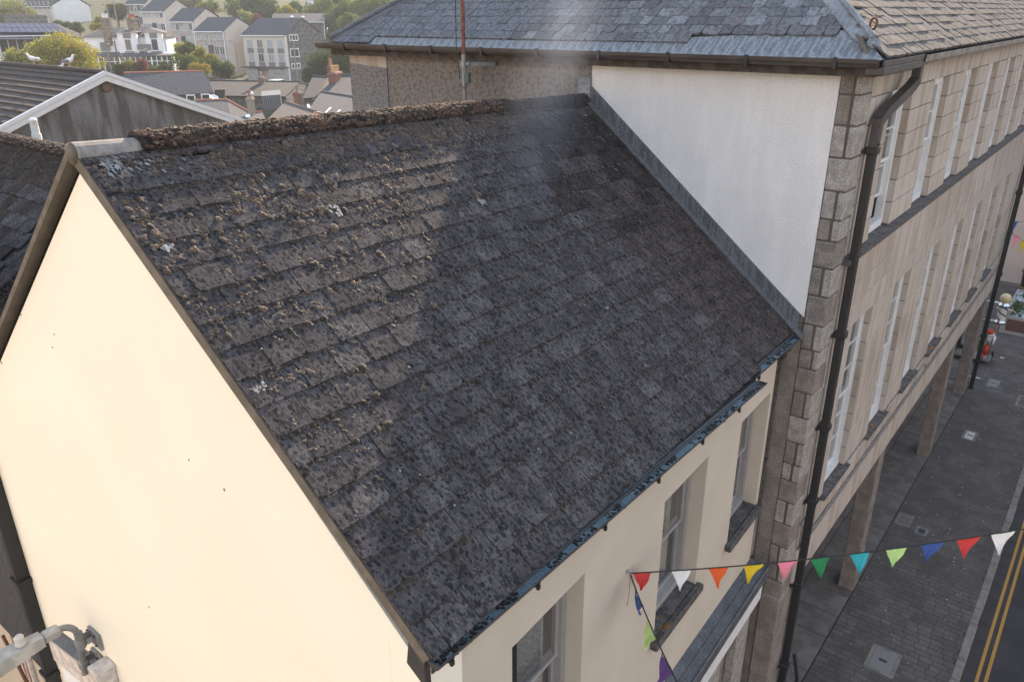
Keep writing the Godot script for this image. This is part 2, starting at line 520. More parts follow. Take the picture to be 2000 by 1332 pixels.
# ---------------------------------------------------------------- camera, sky, sun
func _ready() -> void:
	rng.seed = 11
	var cam := Camera3D.new()
	cam.name = "camera"
	add_child(cam)
	cam.transform = Transform3D(Basis(Vector3(0.6182858, -0.00317191, 0.78594695), Vector3(0.30589376, 0.92211654, -0.23691789), -Vector3(0.7239832, -0.38689924, -0.57110183)), Vector3(0, 10, 0))
	cam.fov = 47.05
	cam.near = 0.05
	cam.far = 1500.0
	var env := Environment.new()
	env.background_mode = Environment.BG_SKY
	var sky := ProceduralSkyMaterial.new()
	sky.sky_top_color = Color(0.64, 0.71, 0.80)
	sky.sky_horizon_color = Color(0.96, 0.93, 0.89)
	sky.sky_curve = 0.22
	sky.sky_energy_multiplier = 0.88
	sky.ground_bottom_color = Color(0.35, 0.33, 0.31)
	sky.ground_horizon_color = Color(0.6, 0.58, 0.56)
	sky.sun_angle_max = 20.0
	env.sky = Sky.new()
	env.sky.sky_material = sky
	env.tonemap_mode = Environment.TONE_MAPPER_LINEAR
	env.tonemap_exposure = 3.0
	env.fog_enabled = true
	env.fog_density = 0.0006
	env.fog_light_color = Color(0.86, 0.88, 0.92)
	env.volumetric_fog_enabled = true
	env.volumetric_fog_density = 0.0
	env.sdfgi_enabled = true
	env.ssao_enabled = true
	env.ssil_enabled = true
	var we := WorldEnvironment.new()
	we.name = "world_environment"
	we.environment = env
	add_child(we)
	var sun := DirectionalLight3D.new()
	sun.name = "sun"
	sun.light_energy = 1.6
	sun.light_color = Color(1.0, 0.9, 0.78)
	sun.light_angular_distance = 0.5
	sun.shadow_enabled = true
	add_child(sun)
	var el := deg_to_rad(23.5)
	var az := deg_to_rad(28.0)
	sun.look_at_from_position(Vector3(cos(el) * cos(az), sin(el), -cos(el) * sin(az)) * 50.0, Vector3.ZERO)
	make_materials()
	make_ground()
	make_street()
	make_cream_house()
	make_granite_building()
	make_neighbours()
	make_far_town()
	make_trees()
	make_street_things()
	make_bunting()
	make_haze_streak()

# ---------------------------------------------------------------- the cream house
const NR := Vector3(2.22, 9.226, -5.275)
const RU := Vector3(0.99909203, -0.02854549, -0.0316271)
const RE := Vector3(0.0, -0.62571534, 0.78005148)
const RN := Vector3(0.04205749, 0.77936129, 0.6251617)
const RL := 6.2
const GAUGE := 0.2125

func roof(s: float, t: float, h := 0.0) -> Vector3:
	return NR + RU * s + RE * t + RN * h

func slate_mesh(w: float, l: float, k: float, chips: int, sd: int) -> ArrayMesh:   # x across, z down the slope, y up; its low end at z = l
	var g := RandomNumberGenerator.new()
	g.seed = sd
	var b := MB.new()
	var top := []
	for i in chips + 1:
		var x := w * i / chips
		top.append(Vector3(x, k, l - g.randf_range(0.0, k * 0.5)))
	if g.randf() < 0.35:
		top[0].z -= k * g.randf_range(0.3, 1.6)
	if g.randf() < 0.35:
		top[chips].z -= k * g.randf_range(0.3, 1.6)
	for i in chips:
		var p: Vector3 = top[i]
		var q: Vector3 = top[i + 1]
		b.quad(p, q, Vector3(q.x, k * 0.35, 0), Vector3(p.x, k * 0.35, 0))
		b.quad(Vector3(p.x, 0, p.z + k * 0.2), Vector3(q.x, 0, q.z + k * 0.2), q, p)
	var a: Vector3 = top[0]
	var z: Vector3 = top[chips]
	b.quad(Vector3(0, -0.002, 0), Vector3(0, 0, a.z + k * 0.2), a, Vector3(0, k * 0.35, 0))
	b.quad(Vector3(w, 0, z.z + k * 0.2), Vector3(w, -0.002, 0), Vector3(w, k * 0.35, 0), z)
	return b.mesh()

func trough(b: MB, a: Vector3, e: Vector3, r: float, sides := 8, deep := 1.0) -> void:   # half-round gutter, open above
	var d := (e - a).normalized()
	var side := d.cross(Vector3.UP).normalized()
	for skin_r in [r, r - 0.006]:
		for i in sides:
			var w0 := PI * i / sides
			var w1 := PI * (i + 1) / sides
			var o0: Vector3 = side * cos(w0) * skin_r - Vector3.UP * sin(w0) * skin_r * deep
			var o1: Vector3 = side * cos(w1) * skin_r - Vector3.UP * sin(w1) * skin_r * deep
			var out: Vector3 = (o0 + o1) if skin_r == r else -(o0 + o1)
			b.quad_out(a + o0, e + o0, e + o1, a + o1, out)
	for sgn in [-1.0, 1.0]:
		b.tube([a + side * sgn * (r - 0.003), e + side * sgn * (r - 0.003)], 0.006, 6)
	for p in [a, e]:
		var fan := []
		for i in sides + 1:
			var w := PI * i / sides
			fan.append(p + side * cos(w) * r - Vector3.UP * sin(w) * r * deep)
		for i in sides:
			b.tri(p, fan[i], fan[i + 1])

func moss_mesh(sd: int) -> ArrayMesh:
	var b := MB.new()
	b.blob(Vector3.ZERO, Vector3(1, 0.8, 1), sd, 0.3, -0.25, 4, 8)
	return b.mesh()

func sash(parent: Node, t: Transform3D, w: float, h: float, bars_x: int, bars_y: int, fr: Material, gl: Material, back: Material, curtain_: Material, fw := 0.05, open := 0.0) -> void:
	# local x across, y up, +z outwards; the frame's face at z = 0
	var f := MB.new()
	f.fbox(t, Vector3(0, 0, -0.09), Vector3(fw, h, 0))
	f.fbox(t, Vector3(w - fw, 0, -0.09), Vector3(w, h, 0))
	f.fbox(t, Vector3(fw, h - fw, -0.09), Vector3(w - fw, h, 0))
	f.fbox(t, Vector3(fw, 0, -0.09), Vector3(w - fw, fw * 1.2, 0.012))
	var win := build("window", f, fr, parent)
	var mid := h * 0.5
	for k in 2:
		var s := MB.new()
		var zz := -0.03 - 0.03 * (1 - k)
		var y0 := fw * 1.2 if k == 0 else mid - 0.02
		var y1 := mid + 0.02 if k == 0 else h - fw
		if k == 0:
			y0 += open
			y1 += open
			zz -= 0.004
		var st := 0.035
		s.fbox(t, Vector3(fw, y0, zz - 0.03), Vector3(fw + st, y1, zz))
		s.fbox(t, Vector3(w - fw - st, y0, zz - 0.03), Vector3(w - fw, y1, zz))
		s.fbox(t, Vector3(fw + st, y0, zz - 0.03), Vector3(w - fw - st, y0 + st, zz))
		s.fbox(t, Vector3(fw + st, y1 - st, zz - 0.03), Vector3(w - fw - st, y1, zz))
		for i in range(1, bars_x):
			var x := fw + st + (w - 2 * fw - 2 * st) * i / bars_x
			s.fbox(t, Vector3(x - 0.008, y0 + st, zz - 0.02), Vector3(x + 0.008, y1 - st, zz - 0.004))
		for i in range(1, bars_y):
			var y := y0 + st + (y1 - y0 - 2 * st) * i / bars_y
			s.fbox(t, Vector3(fw + st, y - 0.008, zz - 0.024), Vector3(w - fw - st, y + 0.008, zz - 0.005))
		build("sash", s, fr, win)
		var g := MB.new()
		g.fbox(t, Vector3(fw + st, y0 + st, zz - 0.014), Vector3(w - fw - st, y1 - st, zz - 0.010))
		build("pane", g, gl, win)
	var d := MB.new()   # the room behind
	d.fbox(t, Vector3(-0.1, -0.1, -1.2), Vector3(w + 0.1, h + 0.1, -1.15))
	d.fbox(t, Vector3(-0.1, -0.1, -1.15), Vector3(-0.05, h + 0.1, -0.1))
	d.fbox(t, Vector3(w + 0.05, -0.1, -1.15), Vector3(w + 0.1, h + 0.1, -0.1))
	d.fbox(t, Vector3(-0.05, h + 0.05, -1.15), Vector3(w + 0.05, h + 0.1, -0.1))
	d.fbox(t, Vector3(-0.05, -0.1, -1.15), Vector3(w + 0.05, -0.05, -0.1))
	build("room_lining", d, back, win)
	if curtain_:
		var cu := MB.new()
		for side in 2:
			var x0 := w * (0.06 if side == 0 else 0.5)
			var n := 14
			if side == 0 and bars_x == 1 and w > 0.9:
				continue
			for i in n:
				var xa := x0 + w * 0.44 * i / n
				var xb := x0 + w * 0.44 * (i + 1) / n
				var za := -0.16 + 0.025 * sin(i * 2.1 + side)
				var zb := -0.16 + 0.025 * sin((i + 1) * 2.1 + side)
				if side == 0 and (i > 5 and i < 9):
					continue
				cu.quad(t * Vector3(xa, 0.02, za), t * Vector3(xb, 0.02, zb), t * Vector3(xb, h - 0.03, zb), t * Vector3(xa, h - 0.03, za))
		build("curtain", cu, M.curtain if curtain_ else curtain_, win)

func far_window(parent: Node, t: Transform3D, w: float, h: float, cols: int, fr: Material, gl: Material, fw := 0.1) -> void:
	var f := MB.new()
	f.fbox(t, Vector3(0, 0, -0.06), Vector3(fw, h, 0.05))
	f.fbox(t, Vector3(w - fw, 0, -0.06), Vector3(w, h, 0.05))
	f.fbox(t, Vector3(fw, 0, -0.06), Vector3(w - fw, fw, 0.07))
	f.fbox(t, Vector3(fw, h - fw, -0.06), Vector3(w - fw, h, 0.05))
	for i in range(1, cols):
		f.fbox(t, Vector3(w * i / cols - fw * 0.35, fw, -0.06), Vector3(w * i / cols + fw * 0.35, h - fw, 0.045))
	var win := build("window", f, fr, parent)
	var g := MB.new()
	g.fbox(t, Vector3(fw * 0.9, fw * 0.9, -0.04), Vector3(w - fw * 0.9, h - fw * 0.9, 0.01))
	build("pane", g, gl, win)

func make_cream_house() -> void:
	var h := thing("cream_house", "cream rendered house with a mossy grey slate roof in the foreground", "house")
	# gable wall towards the square
	var g := MB.new()
	var ax := 2.26
	g.prism([Vector3(ax, -0.2, -2.47), Vector3(ax, 6.66, -2.4), Vector3(ax, 9.10, -5.27), Vector3(ax, 7.42, -7.35), Vector3(ax, 6.2, -8.85), Vector3(ax, -0.2, -8.85)], Vector3(0.3, 0, 0))
	build("gable_wall", g, M.cream_gable_lit, h)
	# front wall towards the street, in the frame of its own face
	var o := Vector3(2.25, 0, -2.40)
	var ux := Vector3(6.13, 0, -0.22).normalized()
	var F := frame(o, ux, ux.cross(Vector3.UP))
	var wallm := MB.new()
	var wins := [[0.82, 1.73], [3.08, 4.02], [4.89, 5.76]]
	var head := [6.2, 6.07, 6.05]
	var sill := 4.55
	var x0 := 0.02
	for i in 3:
		wallm.fbox(F, Vector3(x0, 3.3, -0.28), Vector3(wins[i][0], 6.72, 0))
		wallm.fbox(F, Vector3(wins[i][0], head[i], -0.28), Vector3(wins[i][1], 6.72, 0))
		wallm.fbox(F, Vector3(wins[i][0], 3.3, -0.28), Vector3(wins[i][1], sill - 0.1, 0))
		x0 = wins[i][1]
	wallm.fbox(F, Vector3(x0, 3.3, -0.28), Vector3(5.84, 6.72, 0))
	for i in 6:   # the rounded end of the wall
		var a0 := PI / 2 * i / 6
		var a1 := PI / 2 * (i + 1) / 6
		wallm.quad(F * Vector3(5.84 + 0.1 * sin(a0), 3.3, -0.1 + 0.1 * cos(a0)), F * Vector3(5.84 + 0.1 * sin(a1), 3.3, -0.1 + 0.1 * cos(a1)), F * Vector3(5.84 + 0.1 * sin(a1), 6.72, -0.1 + 0.1 * cos(a1)), F * Vector3(5.84 + 0.1 * sin(a0), 6.72, -0.1 + 0.1 * cos(a0)))
	wallm.fbox(F, Vector3(5.84, 3.3, -0.3), Vector3(6.13, 6.72, -0.14))
	wallm.fbox(F, Vector3(5.841, 3.3, -0.139), Vector3(5.939, 6.72, -0.1))
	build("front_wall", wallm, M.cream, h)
	for i in 3:
		var t := Transform3D(F.basis, F * Vector3(wins[i][0], sill, -0.15))
		sash(h, t, wins[i][1] - wins[i][0], head[i] - sill, 1, 1, M.timber_grey, M.glass, plain(0.03, 0.03, 0.03), M.curtain, 0.06)
		var sl := MB.new()
		sl.cbox(F, Vector3(wins[i][0] - 0.07, sill - 0.1, 0.001), Vector3(wins[i][1] + 0.07, sill - 0.012, 0.075), 0.012)
		sl.fbox(F, Vector3(wins[i][0] + 0.002, sill - 0.099, -0.24), Vector3(wins[i][1] - 0.002, sill - 0.004, 0.0))
		var so := build("sill", sl, M.sill_slate, h)
		var li := MB.new()
		for k in [4, 5, 1][i]:
			li.blob(F * Vector3(rf(wins[i][0] + 0.1, wins[i][1] - 0.1), sill - 0.008, rf(-0.1, 0.05)), Vector3(rf(0.03, 0.08), 0.004, rf(0.025, 0.05)), 50 + k + i * 9, 0.35, 0.0, 3, 9)
		if i < 2:
			build("lichen", li, plain(0.17, 0.08, 0.025, 0.95), so)
	# lead shelf, white shop fascia and the shop below
	var ls := MB.new()
	ls.hexa([F * Vector3(0.1, 3.5, 0.001), F * Vector3(5.9, 3.5, 0.001), F * Vector3(5.9, 3.5, 0.24), F * Vector3(0.1, 3.5, 0.24), F * Vector3(0.1, 3.68, 0.001), F * Vector3(5.9, 3.68, 0.001), F * Vector3(5.9, 3.62, 0.24), F * Vector3(0.1, 3.62, 0.24)])
	ls.tube([F * Vector3(0.1, 3.655, 0.12), F * Vector3(5.9, 3.655, 0.12)], 0.014, 6)
	ls.tube([F * Vector3(0.1, 3.63, 0.225), F * Vector3(5.9, 3.63, 0.225)], 0.018, 6)
	build("lead_shelf", ls, M.lead_dark, h)
	for seg in [[0.1, 2.6, "white_worn"], [2.62, 3.28, "white"], [3.3, 4.02, "white_worn"], [4.04, 5.86, "white"]]:
		var bd := MB.new()
		bd.cbox(F, Vector3(seg[0], 3.16, 0.15), Vector3(seg[1], 3.585, 0.2), 0.006)
		build("fascia_board", bd, M[seg[2]], h)
	var sh := MB.new()
	sh.fbox(F, Vector3(0.02, -0.15, -0.3), Vector3(5.9, 3.3, -0.02))
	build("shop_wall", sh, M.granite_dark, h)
	for x in [0.3, 3.0, 4.5, 5.45]:
		var pl := MB.new()
		pl.cbox(F, Vector3(x, -0.15, -0.019), Vector3(x + 0.42, 3.15, 0.1), 0.01)
		build("pilaster", pl, M.granite_rough, h)
	# roof slopes: base decks, then every tile
	var dk := MB.new()
	dk.hexa([roof(0.03, 0.0, -0.1), roof(0.03, 3.72, -0.1), roof(RL, 3.72, -0.1), roof(RL, 0, -0.1), roof(0.03, 0, -0.012), roof(0.03, 3.72, -0.012), roof(RL, 3.72, -0.012), roof(RL, 0, -0.012)])
	var LE := Vector3(0, -0.62571534, -0.78005148)
	var lk := MB.new()
	lk.hexa([NR + Vector3(0, -0.05, 0), NR + Vector3(0, -0.05, 0) + LE * 4.6, NR + RU * RL + Vector3(0, -0.05, 0) + LE * 4.6, NR + RU * RL + Vector3(0, -0.05, 0), NR, NR + LE * 4.6, NR + RU * RL + LE * 4.6, NR + RU * RL])
	build("rear_roof_slope", lk, M.tile, h)
	var deck := put("front_roof_slope", dk.mesh(), M.joint, h)
	deck.position.y = -0.03
	var meshes := {}
	var list := []
	for k in range(1, 19):
		var st := 0.133 if k % 2 == 0 else 0.2645
		var xs := [0.0]
		var x := st - 0.2655 * 4
		while x < RL:
			if x > 0.12:
				xs.append(x)
			x += 0.2655
		xs.append(RL)
		for i in xs.size() - 1:
			var ww: float = xs[i + 1] - xs[i]
			if ww < 0.05:
				continue
			var len := GAUGE * (1.0 if k > 1 else 0.8)
			if k == 18 and xs[i] > 4.72:
				len -= 0.075
			var key := int(ww * 100) * 40 + int(len * 100)
			var pick := rng.randi() % 4
			if not meshes.has([key, pick]):
				meshes[[key, pick]] = slate_mesh(ww - 0.007, len + 0.02, 0.018, 5, key + pick)
			var bs := Basis(RU, RN, RE) * Basis(Vector3.RIGHT, rf(-0.008, 0.012)) * Basis(Vector3.BACK, rf(-0.006, 0.006))
			list.append([Transform3D(bs, roof(xs[i] + 0.002, (k - 1) * GAUGE - 0.02 + rf(-0.003, 0.003), rf(-0.002, 0.003))), meshes[[key, pick]], xs[i], k])
	list.sort_custom(func(a, b): return a[0].origin.distance_to(Vector3(0, 10, 0)) < b[0].origin.distance_to(Vector3(0, 10, 0)))
	var rest := MB.new()
	for i in list.size():
		var e: Array = list[i]
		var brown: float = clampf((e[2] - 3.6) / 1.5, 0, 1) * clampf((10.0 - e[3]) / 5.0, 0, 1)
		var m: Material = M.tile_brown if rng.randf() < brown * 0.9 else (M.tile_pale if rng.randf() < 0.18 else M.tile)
		if i < 300:
			put("roof_tile", e[1], m, deck, Transform3D(e[0].basis, e[0].origin - deck.position))
		else:
			var am: Array = e[1].surface_get_arrays(0)
			var base := rest.v.size()
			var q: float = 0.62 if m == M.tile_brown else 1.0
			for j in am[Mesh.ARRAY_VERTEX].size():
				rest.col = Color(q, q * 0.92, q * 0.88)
				rest.vert(e[0] * am[Mesh.ARRAY_VERTEX][j] - deck.position, e[0].basis * am[Mesh.ARRAY_NORMAL][j])
			for j in am[Mesh.ARRAY_INDEX]:
				rest.ix.append(base + j)
	build("far_roof_tiles", rest, M.tile, deck).set_meta("kind", "stuff")
	# ridge tiles, bedded and overgrown
	for i in 15:
		var s0 := 0.0 + i * 0.415
		if s0 > RL:
			break
		var rt := MB.new()
		var lift := (0.02 if s0 < 4.3 else -0.005) if i > 0 else 0.0
		var r := 0.104 if i > 0 else 0.09
		var p0 := roof(s0, 0, 0) + Vector3(0, -0.06 + lift, 0)
		var p1 := roof(minf(s0 + 0.42, RL), 0, 0) + Vector3(0, -0.065 + lift, 0)
		var up := Vector3.UP
		var sd := Vector3(0, 0, 1)
		for j in 10:
			var a0 := -0.15 + (PI + 0.3) * j / 10
			var a1 := -0.15 + (PI + 0.3) * (j + 1) / 10
			rt.quad_out(p0 + sd * cos(a0) * r * 1.04 + up * sin(a0) * r * 1.04, p1 + sd * cos(a0) * r + up * sin(a0) * r, p1 + sd * cos(a1) * r + up * sin(a1) * r, p0 + sd * cos(a1) * r * 1.04 + up * sin(a1) * r * 1.04, sd * cos(a0) + up * sin(a0))
		for j in 10:
			var a0 := PI * j / 10
			var a1 := PI * (j + 1) / 10
			rt.tri(p0, p0 + sd * cos(a0) * r * 1.04 + up * sin(a0) * r * 1.04, p0 + sd * cos(a1) * r * 1.04 + up * sin(a1) * r * 1.04)
		build("ridge_tile", rt, M.ridge if i == 0 else M.tile_brown, h)
	# verge strips of bedding mortar
	var vr := MB.new()
	vr.hexa([roof(-0.005, 0.05, -0.085), roof(-0.005, 3.8, -0.075), roof(0.09, 3.8, -0.075), roof(0.09, 0.05, -0.085), roof(-0.005, 0.05, -0.006), roof(-0.005, 3.8, -0.006), roof(0.09, 3.8, -0.006), roof(0.09, 0.05, -0.006)])
	build("verge", vr, M.mortar, h)
	var LN := Vector3(0, 0.78005148, -0.62571534)
	var vl := MB.new()
	var A0 := NR + Vector3(-0.03, 0.02, 0)
	vl.hexa([A0 - LN * 0.06, A0 + Vector3(0.1, 0, 0) - LN * 0.06, A0 + LE * 4.6 + Vector3(0.1, 0, 0) - LN * 0.06, A0 + LE * 4.6 - LN * 0.06, A0 - LN * 0.02, A0 + Vector3(0.1, 0, 0) - LN * 0.02, A0 + LE * 4.6 + Vector3(0.1, 0, 0) - LN * 0.02, A0 + LE * 4.6 - LN * 0.02])
	vl.hexa([A0 + Vector3(0.02, 0, 0) - LN * 0.02, A0 + Vector3(0.1, 0, 0) - LN * 0.02, A0 + LE * 4.6 + Vector3(0.1, 0, 0) - LN * 0.02, A0 + LE * 4.6 + Vector3(0.02, 0, 0) - LN * 0.02, A0 + Vector3(0.02, 0, 0) + LN * 0.008, A0 + Vector3(0.1, 0, 0) + LN * 0.008, A0 + LE * 4.6 + Vector3(0.1, 0, 0) + LN * 0.008, A0 + LE * 4.6 + Vector3(0.02, 0, 0) + LN * 0.008])
	build("verge", vl, M.mortar, h)
	var cap := MB.new()
	cap.blob(NR + Vector3(0.0, -0.04, 0.0), Vector3(0.035, 0.07, 0.075), 4, 0.12)
	build("apex_mortar", cap, M.mortar, h)
	# eaves: fascia, soffit, gutters
	var g0 := Vector3(2.248, 6.785, -2.270)
	var g1 := Vector3(7.117, 6.578, -2.360)
	var g2 := Vector3(6.958, 6.685, -2.420)
	var g3_ := Vector3(8.306, 6.652, -2.450)
	var fb := MB.new()
	var back := Vector3(0, 0, -0.12)
	fb.hexa([g0 + back + Vector3(0.06, -0.17, -0.02), g1 + back + Vector3(0, -0.14, -0.02), g1 + back + Vector3(0, -0.14, 0), g0 + back + Vector3(0.06, -0.17, 0), g0 + back + Vector3(0.06, 0.02, -0.02), g1 + back + Vector3(0, 0.02, -0.02), g1 + back + Vector3(0, 0.02, 0), g0 + back + Vector3(0.06, 0.02, 0)])
	fb.hexa([g2 + back + Vector3(0, -0.14, -0.02), g3_ + back + Vector3(0, -0.14, -0.02), g3_ + back + Vector3(0, -0.14, 0), g2 + back + Vector3(0, -0.14, 0), g2 + back + Vector3(0, 0.02, -0.02), g3_ + back + Vector3(0, 0.02, -0.02), g3_ + back + Vector3(0, 0.02, 0), g2 + back + Vector3(0, 0.02, 0)])
	build("eaves_board", fb, M.gutter, h)
	var bx := MB.new()
	bx.prism([g0 + Vector3(0.01, -0.01, -0.13), g0 + Vector3(0.01, -0.24, -0.13), g0 + Vector3(0.01, -0.14, -0.27), g0 + Vector3(0.01, 0.06, -0.24)], Vector3(0.045, 0, 0))
	build("box_end", bx, M.gutter, h)
	for seg in [[g0, g1], [g2, g3_]]:
		var a: Vector3 = seg[0] + Vector3(0, 0, -0.046)
		var e: Vector3 = seg[1] + Vector3(0, 0, -0.046)
		var gm := MB.new()
		trough(gm, a, e, 0.046, 8, 0.95)
		var gt := build("gutter", gm, M.gutter, h)
		var wet := MB.new()
		wet.quad(a + Vector3(0, -0.022, -0.036), a + Vector3(0, -0.022, 0.036), e + Vector3(0, -0.022, 0.036), e + Vector3(0, -0.022, -0.036))
		build("wet_silt", wet, M.gutter_sky_blue, gt)  # this strip and the next carry the sky reflection as blue colour
		var drip := MB.new()
		drip.quad(a + Vector3(0, 0.002, -0.062), a + Vector3(0, -0.008, -0.036), e + Vector3(0, -0.008, -0.036), e + Vector3(0, 0.002, -0.062))
		build("drip_strip", drip, M.gutter_sky_blue, gt)
		var n := int(a.distance_to(e) / 0.86) + 1
		for i in n:
			var br := MB.new()
			var p := a.lerp(e, (i + 0.12) / n)
			for j in 8:
				var w0 := PI * j / 8
				var w1 := PI * (j + 1) / 8
				br.hexa([p + Vector3(-0.014, -sin(w0) * 0.052, cos(w0) * 0.054), p + Vector3(0.014, -sin(w0) * 0.052, cos(w0) * 0.054), p + Vector3(0.014, -sin(w1) * 0.052, cos(w1) * 0.054), p + Vector3(-0.014, -sin(w1) * 0.052, cos(w1) * 0.054),
					p + Vector3(-0.014, -sin(w0) * 0.047, cos(w0) * 0.049), p + Vector3(0.014, -sin(w0) * 0.047, cos(w0) * 0.049), p + Vector3(0.014, -sin(w1) * 0.047, cos(w1) * 0.049), p + Vector3(-0.014, -sin(w1) * 0.047, cos(w1) * 0.049)])
			br.box(p + Vector3(-0.012, -0.056, 0.035), p + Vector3(0.012, -0.025, 0.054))
			build("bracket", br, M.black_iron, gt)
		var xf := []
		var cl := []
		for i in int(a.distance_to(e) * 130):
			var p := a.lerp(e, rng.randf()) + Vector3(0, -0.02, clampf(rng.randfn(-0.008, 0.016), -0.036, 0.034))
			if noise_at(p.x * 2.2, 5.0) < -0.12:
				continue
			var r := rf(0.004, 0.014)
			xf.append(Transform3D(Basis(Vector3.UP, rf(0, 6)) * Basis.from_scale(Vector3(r * 1.3, r * 0.6, r)), p))
			cl.append(Color(0.02, 0.019, 0.016) * rf(0.6, 1.6))
		many("moss", moss_mesh(2), M.moss, gt, xf, cl)
	# downpipe at the far end of the front
	var dp := MB.new()
	dp.tube([F * Vector3(5.98, 6.58, 0.05), F * Vector3(5.98, 6.42, 0.02), F * Vector3(6.0, 6.3, -0.06), F * Vector3(6.0, 3.7, -0.06)], 0.036, 10)
	dp.lathe(Transform3D(Basis(), F * Vector3(5.98, 6.5, 0.05)), [Vector2(0.036, 0), Vector2(0.045, 0.0), Vector2(0.055, 0.09), Vector2(0.06, 0.1)], 12)
	dp.lathe(Transform3D(Basis(), F * Vector3(6.0, 6.22, -0.06)), [Vector2(0.036, 0), Vector2(0.046, 0), Vector2(0.046, 0.1), Vector2(0.036, 0.1)], 12)
	dp.fbox(F, Vector3(5.93, 6.18, -0.1), Vector3(6.07, 6.21, -0.02))
	dp.fbox(F, Vector3(5.93, 5.0, -0.1), Vector3(6.07, 5.03, -0.02))
	build("downpipe", dp, M.gutter, h)
	var dp2 := MB.new()
	dp2.lathe(Transform3D(Basis(), F * Vector3(6.0, 3.66, -0.06)), [Vector2(0.05, 0), Vector2(0.05, 0.55), Vector2(0.036, 0.56)], 12)
	dp2.tube([F * Vector3(5.7, 3.5, -0.05), F * Vector3(5.7, 0.0, -0.05)], 0.04, 10)
	dp2.lathe(Transform3D(Basis(), F * Vector3(5.7, 1.9, -0.05)), [Vector2(0.04, 0), Vector2(0.052, 0), Vector2(0.052, 0.12), Vector2(0.04, 0.12)], 12)
	build("downpipe", dp2, M.galv, h, "grey lower downpipe beside the granite pier")
	# moss, joint moss, droppings
	var mx := [[], []]
	var mc := [[], []]
	for i in 15000:   # cushions in the sun near the gable
		var s := rf(0.03, 4.6)
		var t := rf(0.14, 3.7)
		var lim := 3.9 - 1.25 * maxf(0, t - 0.4) + 0.6 * noise_at(s * 0.7, t * 0.9 + 30.0)
		var dens := clampf((lim - s) / 0.8, 0.006, 1.0) * clampf(1.25 - t * 0.3, 0.1, 1.0)
		dens *= clampf(0.42 + 1.9 * noise_at(s * 1.7, t * 1.7), 0.02, 1.3)
		var course := fposmod(t, GAUGE) / GAUGE
		dens *= 0.65 + 0.5 * course
		if rng.randf() > dens * 0.75:
			continue
		var r := rf(0.006, 0.0145) * (1.4 if rng.randf() < 0.12 else 1.0) * clampf(1.35 - t * 0.2, 0.7, 1.3)
		var c := Color(0.075, 0.053, 0.039).lerp(Color(0.2, 0.143, 0.102), rng.randf())
		if rng.randf() < 0.08:
			c = Color(0.1, 0.055, 0.034)
		var cluster := 1 + rng.randi() % 4
		for q in cluster:
			var ds := rf(-0.022, 0.022) if q > 0 else 0.0
			var dt := rf(-0.022, 0.022) if q > 0 else 0.0
			var rr := r * rf(0.7, 1.0)
			mx[0].append(Transform3D(Basis(RU, RN, RE) * Basis(Vector3.UP, rf(0, 6)) * Basis.from_scale(Vector3(rr * rf(0.9, 1.2), rr * rf(0.8, 1.2), rr)), roof(s + ds, t + dt, 0.006 + rr * 0.15)))
			mc[0].append(c * rf(0.8, 1.15))
	for i in 12000:   # dark moss along the joints, everywhere
		var s := rf(0.02, RL)
		var k := 1 + rng.randi() % 18
		var t := k * GAUGE + rf(-0.004, 0.014)
		if rng.randf() < 0.4:
			var st := 0.133 if k % 2 == 0 else 0.2645
			s = st + 0.2655 * (rng.randi() % 25 - 1) + rf(-0.008, 0.008)
			t = (k - rng.randf()) * GAUGE
			if s < 0.02 or s > RL:
				continue
		if noise_at(s * 2.3 + 40.0, t * 2.3) < -0.05 + rf(-0.15, 0.15):
			continue
		if t > 3.8:
			continue
		var r := rf(0.006, 0.016) * (1.6 if rng.randf() < 0.09 else 1.0)
		mx[1].append(Transform3D(Basis(RU, RN, RE) * Basis(Vector3.UP, rf(0, 6)) * Basis.from_scale(Vector3(r * rf(1.0, 1.8), r * rf(0.45, 0.8), r)), roof(s, t, 0.008)))
		var warm := clampf(1.0 - s / 3.5, 0, 1)  # browner in the sunlit zone by the gable, light put into the colour
		mc[1].append(Color(0.013, 0.0105, 0.0085).lerp(Color(0.06, 0.042, 0.028), warm * rng.randf()) * rf(0.7, 1.3))
	for i in 9000:   # the dense carpet under the ridge
		var s := rf(0.35, RL)
		var t := 0.08 + absf(rng.randfn(0, 0.2)) * clampf(1.4 - s * 0.12, 0.55, 1.4)
		if t > 0.75 or noise_at(s * 2.0, t * 3.0 + 9.0) < -0.3 + t * 0.6:
			continue
		var r := rf(0.008, 0.02) * (1.0 if s < 4.4 else 0.65)
		var c := Color(0.03, 0.021, 0.016).lerp(Color(0.075, 0.05, 0.036), rng.randf())
		if rng.randf() < 0.1:
			c = Color(0.1, 0.05, 0.03)
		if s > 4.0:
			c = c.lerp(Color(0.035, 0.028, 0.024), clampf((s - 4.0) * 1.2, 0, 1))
		mx[0].append(Transform3D(Basis(RU, RN, RE) * Basis(Vector3.UP, rf(0, 6)) * Basis.from_scale(Vector3(r, r * rf(0.4, 0.9), r)), roof(s, t, 0.006)))
		mc[0].append(c)
	for i in 12000:   # moss on the ridge tiles
		var s := rf(0.42, 4.5) if rng.randf() < 0.86 else rf(4.5, RL)
		var wa := rf(0.05, PI - 0.1)
		var lift := 0.02 if s < 4.4 else -0.005
		if s < 0.62 and rng.randf() < 0.6:
			continue
		if noise_at(s * 5.0, wa * 1.5) < -0.28:
			continue
		var d := Vector3(0, sin(wa), cos(wa))
		var r := rf(0.005, 0.014) * (1.0 if s < 4.4 else 0.7)
		var p := roof(s, 0, 0) + Vector3(0, -0.06 + lift, 0) + d * (0.1 + 0.016 * noise_at(s * 4.0, wa * 2.0 + 70.0) * (1.0 if s < 4.4 else 0.3))
